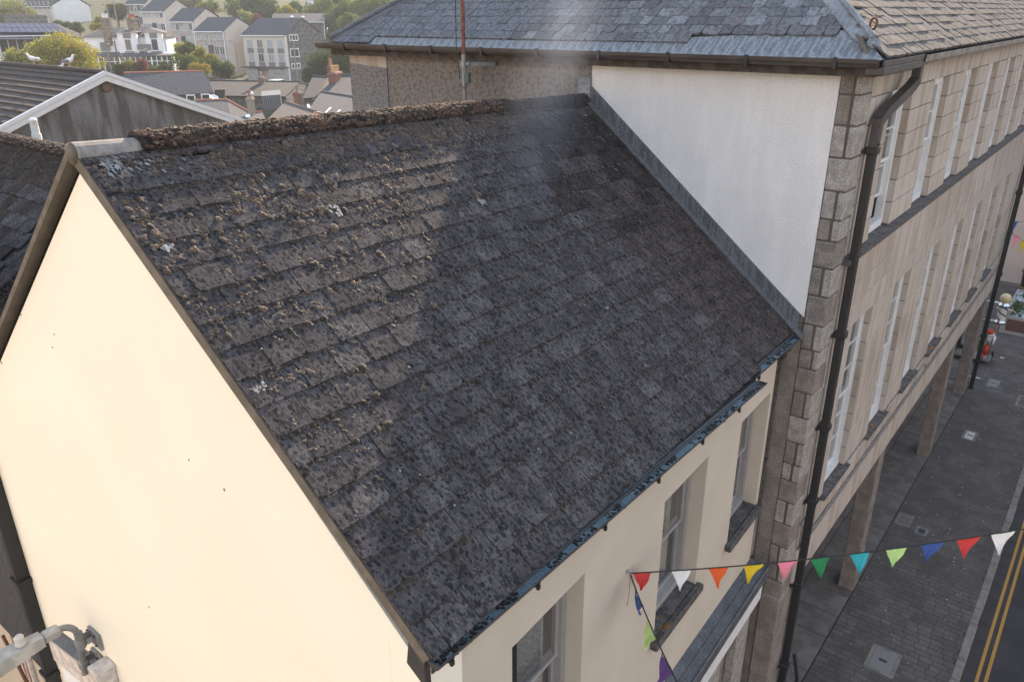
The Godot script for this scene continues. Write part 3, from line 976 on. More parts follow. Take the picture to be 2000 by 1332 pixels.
		var c := Color(0.045, 0.031, 0.022).lerp(Color(0.17, 0.1, 0.055), pow(rng.randf(), 1.6)).lerp(Color(0.15, 0.06, 0.03), clampf(noise_at(s * 2.0, 90.0) * 1.5, 0, 0.7))
		if rng.randf() < 0.03:
			c = Color(0.2, 0.19, 0.18)
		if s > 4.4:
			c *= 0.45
		mx[0].append(Transform3D(Basis(Vector3.RIGHT, rf(0, 6)) * Basis.from_scale(Vector3(r * rf(0.8, 1.7), r * rf(0.6, 1.1), r * rf(0.7, 1.3))), p))
		mc[0].append(c)
	many("moss_cushions", moss_mesh(1), M.moss, h, mx[0], mc[0])
	many("joint_moss", moss_mesh(5), M.moss, h, mx[1], mc[1])
	var dr := MB.new()
	var spots := [[Vector2(1.503, 0.892), 0.055, 0.06], [Vector2(3.028, 1.127), 0.06, 0.05], [Vector2(2.926, 0.843), 0.035, 0.025], [Vector2(0.137, 0.904), 0.05, 0.035], [Vector2(0.144, 0.190), 0.06, 0.03], [Vector2(0.096, 2.001), 0.05, 0.03], [Vector2(5.789, 0.314), 0.03, 0.015], [Vector2(0.182, 0.219), 0.03, 0.05], [Vector2(1.623, 3.231), 0.02, 0.02], [Vector2(3.466, 2.527), 0.025, 0.015]]
	for i in 70:
		spots.append([Vector2(rf(0.1, 5.8), rf(0.3, 3.7)), rf(0.003, 0.011), rf(0.003, 0.009)])
	for i in 10:
		var big: Array = spots[i]
		for k in 16:
			var wv := rf(0, TAU)
			var rr := sqrt(rng.randf())
			spots.append([Vector2(big[0].x + cos(wv) * rr * big[1], big[0].y + sin(wv) * rr * big[2]), big[1] * rf(0.1, 0.34), big[2] * rf(0.12, 0.4)])
	for i in range(10, spots.size()):
		var e: Array = spots[i]
		var q: Vector2 = e[0]
		var n := 17
		var ring := []
		for j in n:
			var w := TAU * j / n
			var k := rf(0.5, 1.25)
			ring.append(roof(q.x + cos(w) * e[1] * k, q.y + sin(w) * e[2] * k * 1.2, 0.0225))
		for j in n:
			dr.tri(roof(q.x, q.y, 0.025), ring[j], ring[(j + 1) % n])
	var dro := build("bird_droppings", dr, M.dropping, h)
	dro.set_meta("kind", "stuff")
	var wm := MB.new()
	for e in [Vector3(2.478, 7.526, -6.500), Vector3(2.385, 7.028, -7.800), Vector3(2.636, 7.693, -7.000), Vector3(2.441, 7.663, -6.400), Vector3(2.387, 7.111, -4.200), Vector3(2.307, 5.262, -5.800), Vector3(2.503, 7.189, -4.600)]:
		wm.blob(Vector3(2.258, e.y, e.z), Vector3(0.004, rf(0.006, 0.014), rf(0.004, 0.008)), 3, 0.4)
	build("wall_mark", wm, plain(0.3, 0.2, 0.12), h).set_meta("kind", "stuff")
	# pale weathered streaks by the near end of the ridge
	var stx := MB.new()
	for i in 60:
		var s := 0.08 + absf(rng.randfn(0, 0.2))
		var t := rf(0.12, 0.3)
		var l := rf(0.008, 0.035)
		var ww := rf(0.004, 0.014)
		stx.quad(roof(s, t, 0.024), roof(s + ww, t, 0.024), roof(s + ww + l * 0.5, t + l, 0.024), roof(s + l * 0.5, t + l, 0.024))
	build("white_streaks", stx, M.dropping, h).set_meta("kind", "stuff")

var field := FastNoiseLite.new()
func noise_at(x: float, y: float) -> float:
	field.frequency = 1.0
	field.noise_type = FastNoiseLite.TYPE_SIMPLEX_SMOOTH
	return field.get_noise_2d(x, y)

# ---------------------------------------------------------------- the granite building with the arcade
func stone(parent: Node, a: Vector3, b: Vector3, m: Material, k := 0.006, called := "granite_block") -> void:
	var s := MB.new()
	var j := Vector3(rf(-0.002, 0.002), 0, rf(-0.0025, 0.0025))
	s.cbox(Transform3D(Basis(), j), a, b, k)
	build(called, s, m, parent)

func ring_hook(b: MB, t: Transform3D, r: float, w: float) -> void:
	var p := []
	for i in 15:
		var a := -0.6 + TAU * 0.86 * i / 14
		p.append(t * Vector3(cos(a) * r, sin(a) * r + r, 0))
	b.tube(p, w, 6)

func make_granite_building() -> void:
	var h := thing("granite_building", "granite building with arcade, tall sash windows and hipped slate roof", "building")
	var zf := -2.25
	var wl := [9.6, 11.65, 13.65, 15.6, 17.55, 19.45, 21.3]
	var ww := 0.93
	# hollow walls behind the face stones
	var core := MB.new()
	var edges := [8.42]
	for x in wl:
		edges.append_array([x, x + ww])
	edges.append(24.3)
	for i in range(0, edges.size(), 2):
		core.box(Vector3(edges[i] + 0.012, 3.0, zf - 0.3), Vector3(edges[i + 1] - 0.012, 9.5, zf - 0.014))
	for i in range(1, edges.size() - 1, 2):
		for y in [[3.0, 3.94], [6.46, 7.45], [9.2, 9.5]]:
			core.box(Vector3(edges[i] - 0.011, y[0], zf - 0.3), Vector3(edges[i + 1] + 0.011, y[1], zf - 0.014))
	build("mortar_core", core, M.stone_joint, h)
	# piers
	for i in range(0, edges.size(), 2):
		var a: float = edges[i]
		var e: float = edges[i + 1]
		if i == 0:
			a = 8.76
		for st in [[4.0, 6.44, 9], [7.52, 9.19, 6]]:
			var n: int = st[2]
			for k in n:
				var y0: float = lerpf(st[0], st[1], float(k) / n)
				var y1: float = lerpf(st[0], st[1], float(k + 1) / n)
				var cut := e
				if i == edges.size() - 2:
					cut = 22.9 if k % 2 == 0 else 23.2
				elif rng.randf() < 0.2 and e - a > 0.9:
					cut = lerpf(a, e, rf(0.4, 0.6))
				var m: Material = M.granite if rng.randf() < 0.6 else M.granite_pale
				stone(h, Vector3(a + 0.003, y0 + 0.005, zf - 0.16), Vector3(cut - 0.003, y1 - 0.005, zf), m)
				if cut < e:
					stone(h, Vector3(cut + 0.002, y0 + 0.003, zf - 0.16), Vector3(e - 0.003, y1 - 0.003, zf), M.granite)
	# bands, string courses, frieze
	for bnd in [[6.446, 6.745, 1.6], [6.75, 7.03, 2.02], [7.036, 7.43, 2.0], [9.196, 9.42, 1.45], [3.64, 3.94, 1.15]]:
		var x := 8.76
		var k := 0
		while x < 24.3:
			var x1 := minf(24.3, x + bnd[2] * rf(0.85, 1.15))
			stone(h, Vector3(x + 0.002, bnd[0], zf - 0.1), Vector3(x1 - 0.002, bnd[1], zf + (0.012 if bnd[0] == 3.64 else 0.0)), M.granite_pale if k % 3 == 1 else M.granite, 0.005)
			x = x1
			k += 1
	var sc := MB.new()
	sc.hexa([Vector3(8.7, 7.43, zf - 0.13), Vector3(8.7, 7.43, zf + 0.07), Vector3(24.3, 7.43, zf + 0.07), Vector3(24.3, 7.43, zf - 0.13), Vector3(8.7, 7.522, zf - 0.13), Vector3(8.7, 7.485, zf + 0.07), Vector3(24.3, 7.485, zf + 0.07), Vector3(24.3, 7.522, zf - 0.13)])
	build("string_course", sc, M.sill_slate, h)
	var co := MB.new()
	for k in 3:
		co.box(Vector3(8.5, 9.42 + k * 0.03, zf - 0.1), Vector3(24.35, 9.449 + k * 0.03, zf + 0.03 + k * 0.04))
	build("cornice", co, M.granite, h)
	# windows
	for i in wl.size():
		var x: float = wl[i]
		sash(h, frame(Vector3(x, 7.52, zf - 0.085), Vector3.RIGHT, Vector3.BACK), ww, 1.67, 2, 2, M.white, M.glass, M.dark_in, M.curtain if i == 3 else null, 0.075, 0.28 if i == 0 else 0.0)
		sash(h, frame(Vector3(x + 0.06, 4.0, zf - 0.085), Vector3.RIGHT, Vector3.BACK), ww, 2.44, 2, 3, M.white, M.glass, M.dark_in, null, 0.075)
		var sl := MB.new()
		sl.hexa([Vector3(x - 0.08, 3.95, zf - 0.16), Vector3(x - 0.08, 3.95, zf + 0.06), Vector3(x + ww + 0.12, 3.95, zf + 0.06), Vector3(x + ww + 0.12, 3.95, zf - 0.16), Vector3(x - 0.08, 4.015, zf - 0.16), Vector3(x - 0.08, 3.985, zf + 0.06), Vector3(x + ww + 0.12, 3.985, zf + 0.06), Vector3(x + ww + 0.12, 4.015, zf - 0.16)])
		var so := build("sill", sl, M.sill_slate, h)
		if i in [1, 3, 5]:
			var li := MB.new()
			for k in 3:
				li.blob(Vector3(x + rf(0.15, 0.75), 3.995, zf + rf(-0.08, 0.02)), Vector3(rf(0.03, 0.07), 0.006, rf(0.02, 0.04)), k + i, 0.35, 0.0, 3, 9)
			build("lichen", li, plain(0.3, 0.14, 0.03, 0.95), so)
	# beam over the arcade, its ledge, pillars
	var bx := 8.76
	var nb := 0
	while bx < 24.3:
		var b1 := minf(24.3, bx + [4.3, 3.1, 3.2, 2.9, 2.1][nb % 5])
		var bm := MB.new()
		bm.cbox(Transform3D(), Vector3(bx + 0.003, 3.03, zf - 0.28), Vector3(b1 - 0.003, 3.6, zf + 0.035), 0.012)
		build("arcade_beam", bm, M.granite_pale, h)
		bx = b1
		nb += 1
	var lg := MB.new()
	lg.hexa([Vector3(8.76, 3.6, zf - 0.05), Vector3(8.76, 3.6, zf + 0.05), Vector3(24.3, 3.6, zf + 0.05), Vector3(24.3, 3.6, zf - 0.05), Vector3(8.76, 3.638, zf - 0.05), Vector3(8.76, 3.618, zf + 0.05), Vector3(24.3, 3.618, zf + 0.05), Vector3(24.3, 3.638, zf - 0.05)])
	build("ledge", lg, M.granite_dark, h)
	var ca := MB.new()
	var path := []
	for i in 60:
		path.append(Vector3(9.2 + i * 0.25, 3.64 + 0.012 * sin(i * 2.3) + (0.3 * exp(-pow((i - 24) * 0.7, 2))), zf + 0.03 + 0.008 * sin(i * 1.1)))
	ca.tube(path, 0.009, 5)
	build("cable", ca, M.gutter_pale, h)
	for x in [13.12, 19.18, 23.4]:
		var p := MB.new()
		p.cbox(Transform3D(), Vector3(x, -0.02, zf - 0.27), Vector3(x + 0.36, 3.03, zf + 0.005), 0.015)
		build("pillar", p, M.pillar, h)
	var arc := MB.new()
	arc.box(Vector3(8.6, 2.94, -5.2), Vector3(24.3, 3.02, zf - 0.29))
	arc.box(Vector3(8.6, -0.2, -5.4), Vector3(24.3, 2.94, -5.2))
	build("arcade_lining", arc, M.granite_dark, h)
	for i in 4:
		var sw := MB.new()
		sw.box(Vector3(9.6 + i * 3.6, 0.5, -5.198), Vector3(12.4 + i * 3.6, 2.5, -5.16))
		build("shop_window", sw, M.far_glass, h)
	# the end wall towards the cream house
	var ew := MB.new()
	ew.box(Vector3(8.42, -0.2, -9.74), Vector3(8.7, 9.5, -2.5))
	ew.box(Vector3(8.7, -0.2, -9.74), Vector3(24.3, 9.5, -9.5))
	ew.box(Vector3(24.05, 3.0, -9.5), Vector3(24.29, 9.5, zf - 0.3))
	build("rear_walls", ew, M.grey_render, h)
	var wp := MB.new()
	wp.prism([Vector3(8.395, 9.5, -5.38), Vector3(8.395, 9.15, -5.38), Vector3(8.395, 6.86, -2.482), Vector3(8.395, 9.5, -2.476)], Vector3(0.024, 0, 0))
	build("white_render_panel", wp, M.white_render, h)
	var gp := MB.new()
	gp.prism([Vector3(8.405, 9.495, -8.94), Vector3(8.405, 5.5, -8.94), Vector3(8.405, 5.5, -5.383), Vector3(8.405, 9.495, -5.383)], Vector3(0.014, 0, 0))
	build("grey_render_panel", gp, M.grey_render, h)
	var op := MB.new()
	op.prism([Vector3(8.385, 9.3, -9.75), Vector3(8.385, 5.5, -9.75), Vector3(8.385, 5.5, -8.942), Vector3(8.385, 9.25, -8.942)], Vector3(0.034, 0, 0))
	build("old_render_panel", op, M.grey_render_old, h)
	var op2 := MB.new()
	op2.prism([Vector3(8.39, 9.495, -9.745), Vector3(8.39, 9.301, -9.745), Vector3(8.39, 9.251, -8.942), Vector3(8.39, 9.495, -8.942)], Vector3(0.029, 0, 0))
	build("patched_render", op2, M.granite, h)
	# quoins at the corner
	var y := 9.47
	var row := 0
	var py0 := -0.1
	while y > 0.4:
		var y0: float = y - [0.23, 0.3, 0.32, 0.34, 0.3][row % 5]
		var cutz := -2.35 + rf(-0.02, 0.02)
		var m1: Material = [M.granite_rough, M.granite_dark, M.granite_rough, M.pillar][rng.randi() % 4]
		var bulge := rf(0.0, 0.012)
		if row % 5 in [3, 1] and row > 1:
			stone(h, Vector3(8.4 - bulge, y0 + 0.008, -2.474), Vector3(8.75, y - 0.008, zf), m1, 0.012, "quoin")
		else:
			stone(h, Vector3(8.4 - bulge, y0 + 0.008, -2.474), Vector3(8.6, y - 0.008, cutz - 0.012), m1, 0.012, "quoin")
			stone(h, Vector3(8.4 - rf(0, 0.01), y0 + 0.008, cutz + 0.012), Vector3(8.75, y - 0.008, zf), M.granite_rough, 0.013, "quoin")
		y = y0
		row += 1
	var qj := MB.new()
	qj.box(Vector3(8.412, -0.1, -2.47), Vector3(8.74, 9.46, zf - 0.012))
	build("quoin_joints", qj, M.stone_joint, h)
	var st := MB.new()
	st.box(Vector3(8.405, 0, -2.66), Vector3(8.42, 6.7, -2.478))
	build("side_strip", st, M.pillar, h)
	var pb := MB.new()
	pb.cbox(Transform3D(), Vector3(8.36, -0.05, -2.5), Vector3(8.8, 3.05, zf + 0.02), 0.02)
	build("corner_pier", pb, M.pillar, h)
	# lead where the cream roof meets this wall
	var fl := MB.new()
	for i in 5:
		var t0 := 0.02 + i * 0.75
		var t1 := minf(t0 + 0.748, 3.79)
		var a := roof(6.165, t0, 0.01)
		var b := roof(6.165, t1, 0.01)
		var x := 8.372 - i * 0.002
		fl.hexa([Vector3(x, a.y, a.z), Vector3(x, b.y, b.z), Vector3(8.394, b.y, b.z), Vector3(8.394, a.y, a.z), Vector3(x, a.y + 0.19, a.z), Vector3(x, b.y + 0.19, b.z), Vector3(8.394, b.y + 0.19, b.z), Vector3(8.394, a.y + 0.19, a.z)])
		fl.hexa([roof(6.06, t0 + 0.1, 0.012), roof(6.06, t1 + 0.1, 0.012), roof(6.165, t1 + 0.1, 0.012), roof(6.165, t0 + 0.1, 0.012), roof(6.06, t0 + 0.1, 0.02 + i * 0.001), roof(6.06, t1 + 0.1, 0.02 + i * 0.001), roof(6.165, t1 + 0.1, 0.03), roof(6.165, t0 + 0.1, 0.03)])
	build("lead_flashing", fl, M.lead_mid, h)
	var fc := MB.new()
	fc.box(Vector3(8.36, 8.95, -5.56), Vector3(8.404, 9.275, -5.38))
	fc.prism([Vector3(8.37, 9.08, -5.562), Vector3(8.37, 8.6, -5.562), Vector3(8.37, 8.6, -6.1)], Vector3(0.03, 0, 0))
	build("lead_saddle", fc, M.lead, h)
	# roof
	var ey := 9.6
	var ta := 0.69
	var ex0 := 8.2
	var ex1 := 24.6
	var ez0 := -9.95
	var ez1 := -2.05
	var hd := 3.95
	var A := Vector3(ex0, ey, ez0)
	var B := Vector3(ex0, ey, ez1)
	var C := Vector3(ex1, ey, ez1)
	var D := Vector3(ex1, ey, ez0)
	var R0 := Vector3(ex0 + hd, ey + hd * ta, ez0 + hd)
	var R1 := Vector3(ex1 - hd, ey + hd * ta, ez0 + hd)
	var dk := MB.new()
	var dn := Vector3(0, -0.02, 0)
	dk.tri(A + dn, B + dn, R0 + dn)
	dk.quad(B + dn, C + dn, R1 + dn, R0 + dn)
	dk.tri(C + dn, D + dn, R1 + dn)
	dk.quad(D + dn, A + dn, R0 + dn, R1 + dn)
	dk.quad(A + dn * 3, D + dn * 3, C + dn * 3, B + dn * 3)
	var roof_part := build("slate_roof", dk, M.slate_far, h)
	var cs := 1.0 / sqrt(1.0 + ta * ta)
	var sn := ta * cs
	var lists := [[], []]
	var meshes := {}
	var gauge := 0.152
	for side in 2:
		var U := Vector3.BACK if side == 0 else Vector3.RIGHT
		var E := Vector3(-cs, -sn, 0) if side == 0 else Vector3(0, -sn, cs)
		var N := Vector3(-sn, cs, 0) if side == 0 else Vector3(0, cs, sn)
		var O := A if side == 0 else B
		var L := 2.0 * hd if side == 0 else ex1 - ex0
		for r in 29:
			var q := r * gauge
			var inset := q * cs + 0.03
			var s := inset + rf(0, 0.1)
			while s < L - inset - 0.05:
				var w := rf(0.12, 0.25) if side == 0 else rf(0.13, 0.3)
				w = minf(w, L - inset - s)
				var lead := 0.0
				if side == 0:
					lead = 0.0 if s < 0.9 else 0.1 + 0.3 * clampf((s - 4.6) / 3.2, 0, 1)
				if q >= lead - 0.05 and w > 0.06:
					var wi := int(w * 40)
					var pick := rng.randi() % 3
					if not meshes.has([wi, pick]):
						meshes[[wi, pick]] = slate_mesh(wi / 40.0 - 0.008 + 0.012, gauge + 0.045, 0.021, 4, wi * 7 + pick)
					w = wi / 40.0 + 0.012
					var up := q + gauge + 0.03
					var bs := Basis(U, N, E) * Basis(Vector3.RIGHT, 0.03 + rf(-0.012, 0.02)) * Basis(Vector3.BACK, rf(-0.012, 0.012))
					var org := O + U * s - E * up + N * rf(0.006, 0.011)
					if side == 1 and r > 1 and rng.randf() < 0.02:
						org += E * 0.07
					lists[side].append([Transform3D(bs, org), meshes[[wi, pick]], org.distance_to(Vector3(0, 10, 0)) + (0.0 if side == 0 else 0.0)])
				s += w
	var tones := []
	for t in [[0.145, 0.15, 0.16], [0.185, 0.19, 0.2], [0.165, 0.152, 0.165], [0.24, 0.252, 0.262], [0.115, 0.115, 0.125]]:
		var m: StandardMaterial3D = M.slate.duplicate()
		m.albedo_color = lin(t[0], t[1], t[2])
		tones.append(m)
	var sun_tints := []  # tones for the sunlit street slope, sun tint included
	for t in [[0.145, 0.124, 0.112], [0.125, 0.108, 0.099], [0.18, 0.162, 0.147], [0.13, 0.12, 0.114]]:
		var m: StandardMaterial3D = M.slate_sun_tint.duplicate()
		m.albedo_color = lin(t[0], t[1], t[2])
		sun_tints.append(m)
	for side in 2:
		var l: Array = lists[side]
		l.sort_custom(func(a, b): return a[2] < b[2])
		var rest := MB.new()
		var cap := 165 if side == 0 else 135
		for i in l.size():
			var e: Array = l[i]
			if i < cap:
				var m: Material = tones[rng.randi() % 5] if side == 0 else sun_tints[rng.randi() % 4]
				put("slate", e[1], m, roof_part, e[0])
			else:
				var am: Array = e[1].surface_get_arrays(0)
				var base := rest.v.size()
				rest.col = Color(1, 1, 1) * rf(0.72, 1.15)
				for j in am[Mesh.ARRAY_VERTEX].size():
					rest.vert(e[0] * am[Mesh.ARRAY_VERTEX][j], e[0].basis * am[Mesh.ARRAY_NORMAL][j])
				for j in am[Mesh.ARRAY_INDEX]:
					rest.ix.append(base + j)
		build("small_slates", rest, M.slate if side == 0 else M.slate_sun_tint, roof_part).set_meta("kind", "stuff")
	# lead along the end eave, hips
	var el := MB.new()
	for i in 24:
		var s0 := 0.9 + i * 7.0 / 24
		var s1 := 0.9 + (i + 1) * 7.0 / 24
		var l0 := 0.13 + 0.3 * clampf((s0 - 4.6) / 3.2, 0, 1)
		var l1 := 0.13 + 0.3 * clampf((s1 - 4.6) / 3.2, 0, 1)
		var e := Vector3(cs, sn, 0)
		var off := Vector3(-sn, cs, 0) * 0.006
		el.quad(A + Vector3(0, 0, s0) - e * 0.04 + off, A + Vector3(0, 0, s1) - e * 0.04 + off, A + Vector3(0, 0, minf(s1, 7.9 - l1 * cs)) + e * l1 + off, A + Vector3(0, 0, minf(s0, 7.9 - l0 * cs)) + e * l0 + off)
	build("eaves_lead", el, M.lead_pale, h)
	for hip in [[B, R0, "hip_lead"], [A, R0, "hip_lead"]]:
		var hb := MB.new()
		var d: Vector3 = (hip[1] - hip[0]).normalized()
		var s0: Vector3 = hip[0] + d * (0.28 if hip[0] == B else 0.02)
		var side1 := Vector3(0, 0, -0.2 if hip[0] == B else 0.2) + Vector3(0, 0.0, 0)
		var side2 := Vector3(0.2, 0, 0)
		var r0 := Vector3(0, 0.05, 0)
		var w := 0.9 if hip[0] == B else 0.65
		for k in 6:
			var p := s0 + d * (k * 1.0)
			var q := s0 + d * (k * 1.0 + 0.992)
			hb.hexa([p + side1 * w + Vector3(0, 0.012, 0), q + side1 * w + Vector3(0, 0.012, 0), q, p, p + side1 * w + Vector3(0, 0.03, 0), q + side1 * w + Vector3(0, 0.03, 0), q + r0, p + r0])
			hb.hexa([p + side2 * w * 0.4 + Vector3(0, 0.012, 0), q + side2 * w * 0.4 + Vector3(0, 0.012, 0), q, p, p + side2 * w * 0.4 + Vector3(0, 0.03, 0), q + side2 * w * 0.4 + Vector3(0, 0.03, 0), q + r0, p + r0])
			hb.tube([p + r0, q + r0], 0.03 if hip[0] == B else 0.04, 8)
		build("hip_lead", hb, M.lead if hip[0] == B else M.lead_dark, h)
	var dr := MB.new()
	dr.blob(B + Vector3(0.22, 0.17, -0.24), Vector3(0.09, 0.035, 0.09), 8, 0.15)
	dr.blob(B + Vector3(0.15, 0.09, -0.16), Vector3(0.07, 0.08, 0.07), 9, 0.15)
	build("lead_dressing", dr, M.lead_pale, h)
	var hk := MB.new()
	ring_hook(hk, Transform3D(Basis(Vector3.UP, 0.9), B + Vector3(0.42, 0.24, -0.26)), 0.05, 0.012)
	build("hip_iron", hk, M.rust, h)
	var hk2 := MB.new()
	ring_hook(hk2, Transform3D(Basis(Vector3.UP, 0.9), A + Vector3(-0.02, 0.08, 0.0)), 0.055, 0.009)
	build("hip_iron", hk2, M.galv, h)
	# eaves boards and gutters
	var fs := MB.new()
	fs.box(Vector3(8.24, 9.42, -9.98), Vector3(8.41, 9.56, -2.14))
	build("eaves_board", fs, M.fascia, h)
	var ge := MB.new()
	trough(ge, Vector3(8.15, 9.585, -10.15), Vector3(8.15, 9.585, -2.08), 0.075, 8, 1.05)
	var gp2 := build("gutter", ge, M.gutter_brown, h)
	for i in 9:
		var br := MB.new()
		var z := -9.5 + i * 0.88
		br.box(Vector3(8.066, 9.5, z - 0.018), Vector3(8.09, 9.6, z + 0.018))
		br.box(Vector3(8.085, 9.494, z - 0.016), Vector3(8.2, 9.51, z + 0.016))
		build("bracket", br, M.black_iron, gp2)
	var gs := MB.new()   # moulded iron gutter on the street side
	var pr := [Vector2(0.0, 0.0), Vector2(0.07, 0.0), Vector2(0.09, 0.035), Vector2(0.13, 0.05), Vector2(0.135, 0.115), Vector2(0.12, 0.115), Vector2(0.115, 0.06), Vector2(0.0, 0.03)]
	var gx0 := 9.75
	for i in pr.size():
		var a: Vector2 = pr[i]
		var b: Vector2 = pr[(i + 1) % pr.size()]
		gs.quad_out(Vector3(gx0, 9.45 + a.y, zf + 0.1 + a.x), Vector3(24.6, 9.45 + a.y, zf + 0.1 + a.x), Vector3(24.6, 9.45 + b.y, zf + 0.1 + b.x), Vector3(gx0, 9.45 + b.y, zf + 0.1 + b.x), Vector3(0, a.x - b.x, b.y - a.y))
	build("gutter", gs, M.gutter_pale, h, "pale moulded iron gutter along the street")
	var hb2 := MB.new()
	hb2.cbox(Transform3D(), Vector3(8.16, 9.44, -2.2), Vector3(9.76, 9.52, -2.03), 0.01)
	hb2.cbox(Transform3D(), Vector3(8.16, 9.52, -2.05), Vector3(9.76, 9.575, -2.03), 0.004)
	hb2.box(Vector3(9.72, 9.521, -2.15), Vector3(9.76, 9.57, -2.05))
	build("gutter", hb2, M.gutter, h, "dark box gutter at the corner")
	var gbl := MB.new()   # end board closing the roof corner
	gbl.prism([Vector3(8.22, 9.53, -2.12), Vector3(9.3, 9.53, -2.12), Vector3(8.26, 9.8, -2.34)], Vector3(0, 0, -0.03))
	build("corner_board", gbl, M.mortar, h)
	# cast iron downpipe with a swan neck
	var dp := MB.new()
	var sw := [Vector3(9.86, 9.5, -2.1), Vector3(9.84, 9.3, -2.1), Vector3(9.7, 9.22, -2.12), Vector3(9.0, 9.03, -2.16), Vector3(8.86, 8.96, -2.17), Vector3(8.83, 8.7, -2.17)]
	for i in sw.size() - 1:
		var a: Vector3 = sw[i]
		var b: Vector3 = sw[i + 1]
		var d := (b - a).normalized()
		var ux := Vector3.BACK.cross(d).normalized()
		dp.fbox(Transform3D(Basis(ux, d, ux.cross(d)), a), Vector3(-0.055, -0.02, -0.045), Vector3(0.055, a.distance_to(b) + 0.02, 0.045))
	build("swan_neck", dp, M.gutter, h)
	var dv := MB.new()
	dv.cbox(Transform3D(), Vector3(8.785, 0.0, -2.215), Vector3(8.875, 8.75, -2.125), 0.012)
	var pipe := build("downpipe", dv, M.black_iron, h)
	for yy in [8.62, 6.55, 5.35, 4.3, 3.0, 1.6]:
		var cl := MB.new()
		cl.cbox(Transform3D(), Vector3(8.768, yy, -2.232), Vector3(8.892, yy + 0.09, -2.108), 0.012)
		cl.box(Vector3(8.71, yy + 0.02, -2.245), Vector3(8.95, yy + 0.06, -2.222))
		build("pipe_collar", cl, M.black_iron, pipe)
	var rs := MB.new()
	for e in [[5.9, 0.05], [5.82, 0.035], [4.9, 0.02], [4.36, 0.04], [5.1, 0.02]]:
		rs.blob(Vector3(8.81 + rf(0, 0.04), e[0], -2.124), Vector3(e[1] * 0.5, e[1], 0.003), int(e[0] * 10), 0.4)
	build("rust_patch", rs, M.rust, pipe)
	var hose := MB.new()
	hose.tube([Vector3(8.82, 1.9, -2.06), Vector3(8.86, 1.5, -1.98), Vector3(8.88, 0.8, -1.98), Vector3(8.84, 0.05, -2.02)], 0.025, 8)
	build("hose", hose, M.black_iron, h)
	var dq := MB.new()
	dq.cbox(Transform3D(), Vector3(23.95, 0.0, -2.21), Vector3(24.06, 9.4, -2.1), 0.012)
	for yy in [8.0, 5.6, 3.4, 1.6]:
		dq.cbox(Transform3D(), Vector3(23.93, yy, -2.23), Vector3(24.08, yy + 0.1, -2.08), 0.012)
	build("downpipe", dq, M.black_iron, h)
	# vent pipe through the slates
	var vp := MB.new()
	var vb := Vector3(9.000, 9.905, -9.201)
	vp.lathe(Transform3D(Basis(), vb + Vector3(0, -0.15, 0)), [Vector2(0.06, 0), Vector2(0.06, 0.45), Vector2(0.05, 0.45), Vector2(0.0, 0.45)], 14)
	vp.lathe(Transform3D(Basis(), vb + Vector3(0, -0.06, 0)), [Vector2(0.11, -0.06), Vector2(0.065, 0.05)], 14)
	var vo := build("vent_pipe", vp, M.lead, h)
	var vc := MB.new()
	vc.lathe(Transform3D(Basis(), vb + Vector3(0, 0.3, 0)), [Vector2(0.0, 0.0), Vector2(0.066, 0), Vector2(0.066, 0.35), Vector2(0.0, 0.36)], 14)
	build("pipe_top", vc, M.black_iron, vo)
	# aerial mast strapped to the end wall
	var am := thing("aerial_mast", "rusty red aerial mast strapped to the grey end wall", "mast")
	var mp := MB.new()
	var mx := Vector3(8.080, 9.538, -7.153)
	mp.tube([Vector3(8.08, 9.47, mx.z), Vector3(8.08, 12.5, mx.z)], 0.026, 10)
	build("upper_pole", mp, M.rust, am)
	var ml := MB.new()
	ml.tube([Vector3(8.08, 8.3, mx.z), Vector3(8.08, 9.25, mx.z)], 0.022, 10)
	ml.tube([Vector3(8.08, 9.12, mx.z), Vector3(8.08, 9.5, mx.z)], 0.034, 10)
	build("lower_pole", ml, M.galv, am)
	var mb := MB.new()
	mb.box(Vector3(8.04, 9.36, mx.z - 0.04), Vector3(8.12, 9.42, mx.z + 0.04))
	mb.box(Vector3(8.06, 9.375, mx.z + 0.03), Vector3(8.1, 9.405, mx.z + 0.1))
	mb.hexa([Vector3(8.06, 9.37, mx.z + 0.05), Vector3(8.1, 9.37, mx.z + 0.05), Vector3(8.4, 9.35, mx.z + 0.3), Vector3(8.36, 9.35, mx.z + 0.3), Vector3(8.06, 9.41, mx.z + 0.05), Vector3(8.1, 9.41, mx.z + 0.05), Vector3(8.4, 9.41, mx.z + 0.3), Vector3(8.36, 9.41, mx.z + 0.3)])
	build("wall_bracket", mb, M.galv, am)
	var mj := MB.new()
	mj.cbox(Transform3D(), Vector3(8.05, 9.15, mx.z + 0.035), Vector3(8.12, 9.28, mx.z + 0.09), 0.008)
	build("junction_box", mj, plain(0.09, 0.12, 0.1), am)
	var mw := MB.new()
	mw.tube([Vector3(8.05, 9.2, mx.z - 0.05), Vector3(8.05, 9.48, mx.z - 0.08), Vector3(8.05, 9.6, mx.z - 0.1), Vector3(8.06, 12.4, mx.z - 0.06)], 0.006, 5)
	mw.tube([Vector3(8.07, 9.16, mx.z + 0.06), Vector3(8.06, 9.08, mx.z + 0.03), Vector3(8.05, 9.12, mx.z - 0.04)], 0.006, 5)
	build("cable", mw, M.black_iron, am)

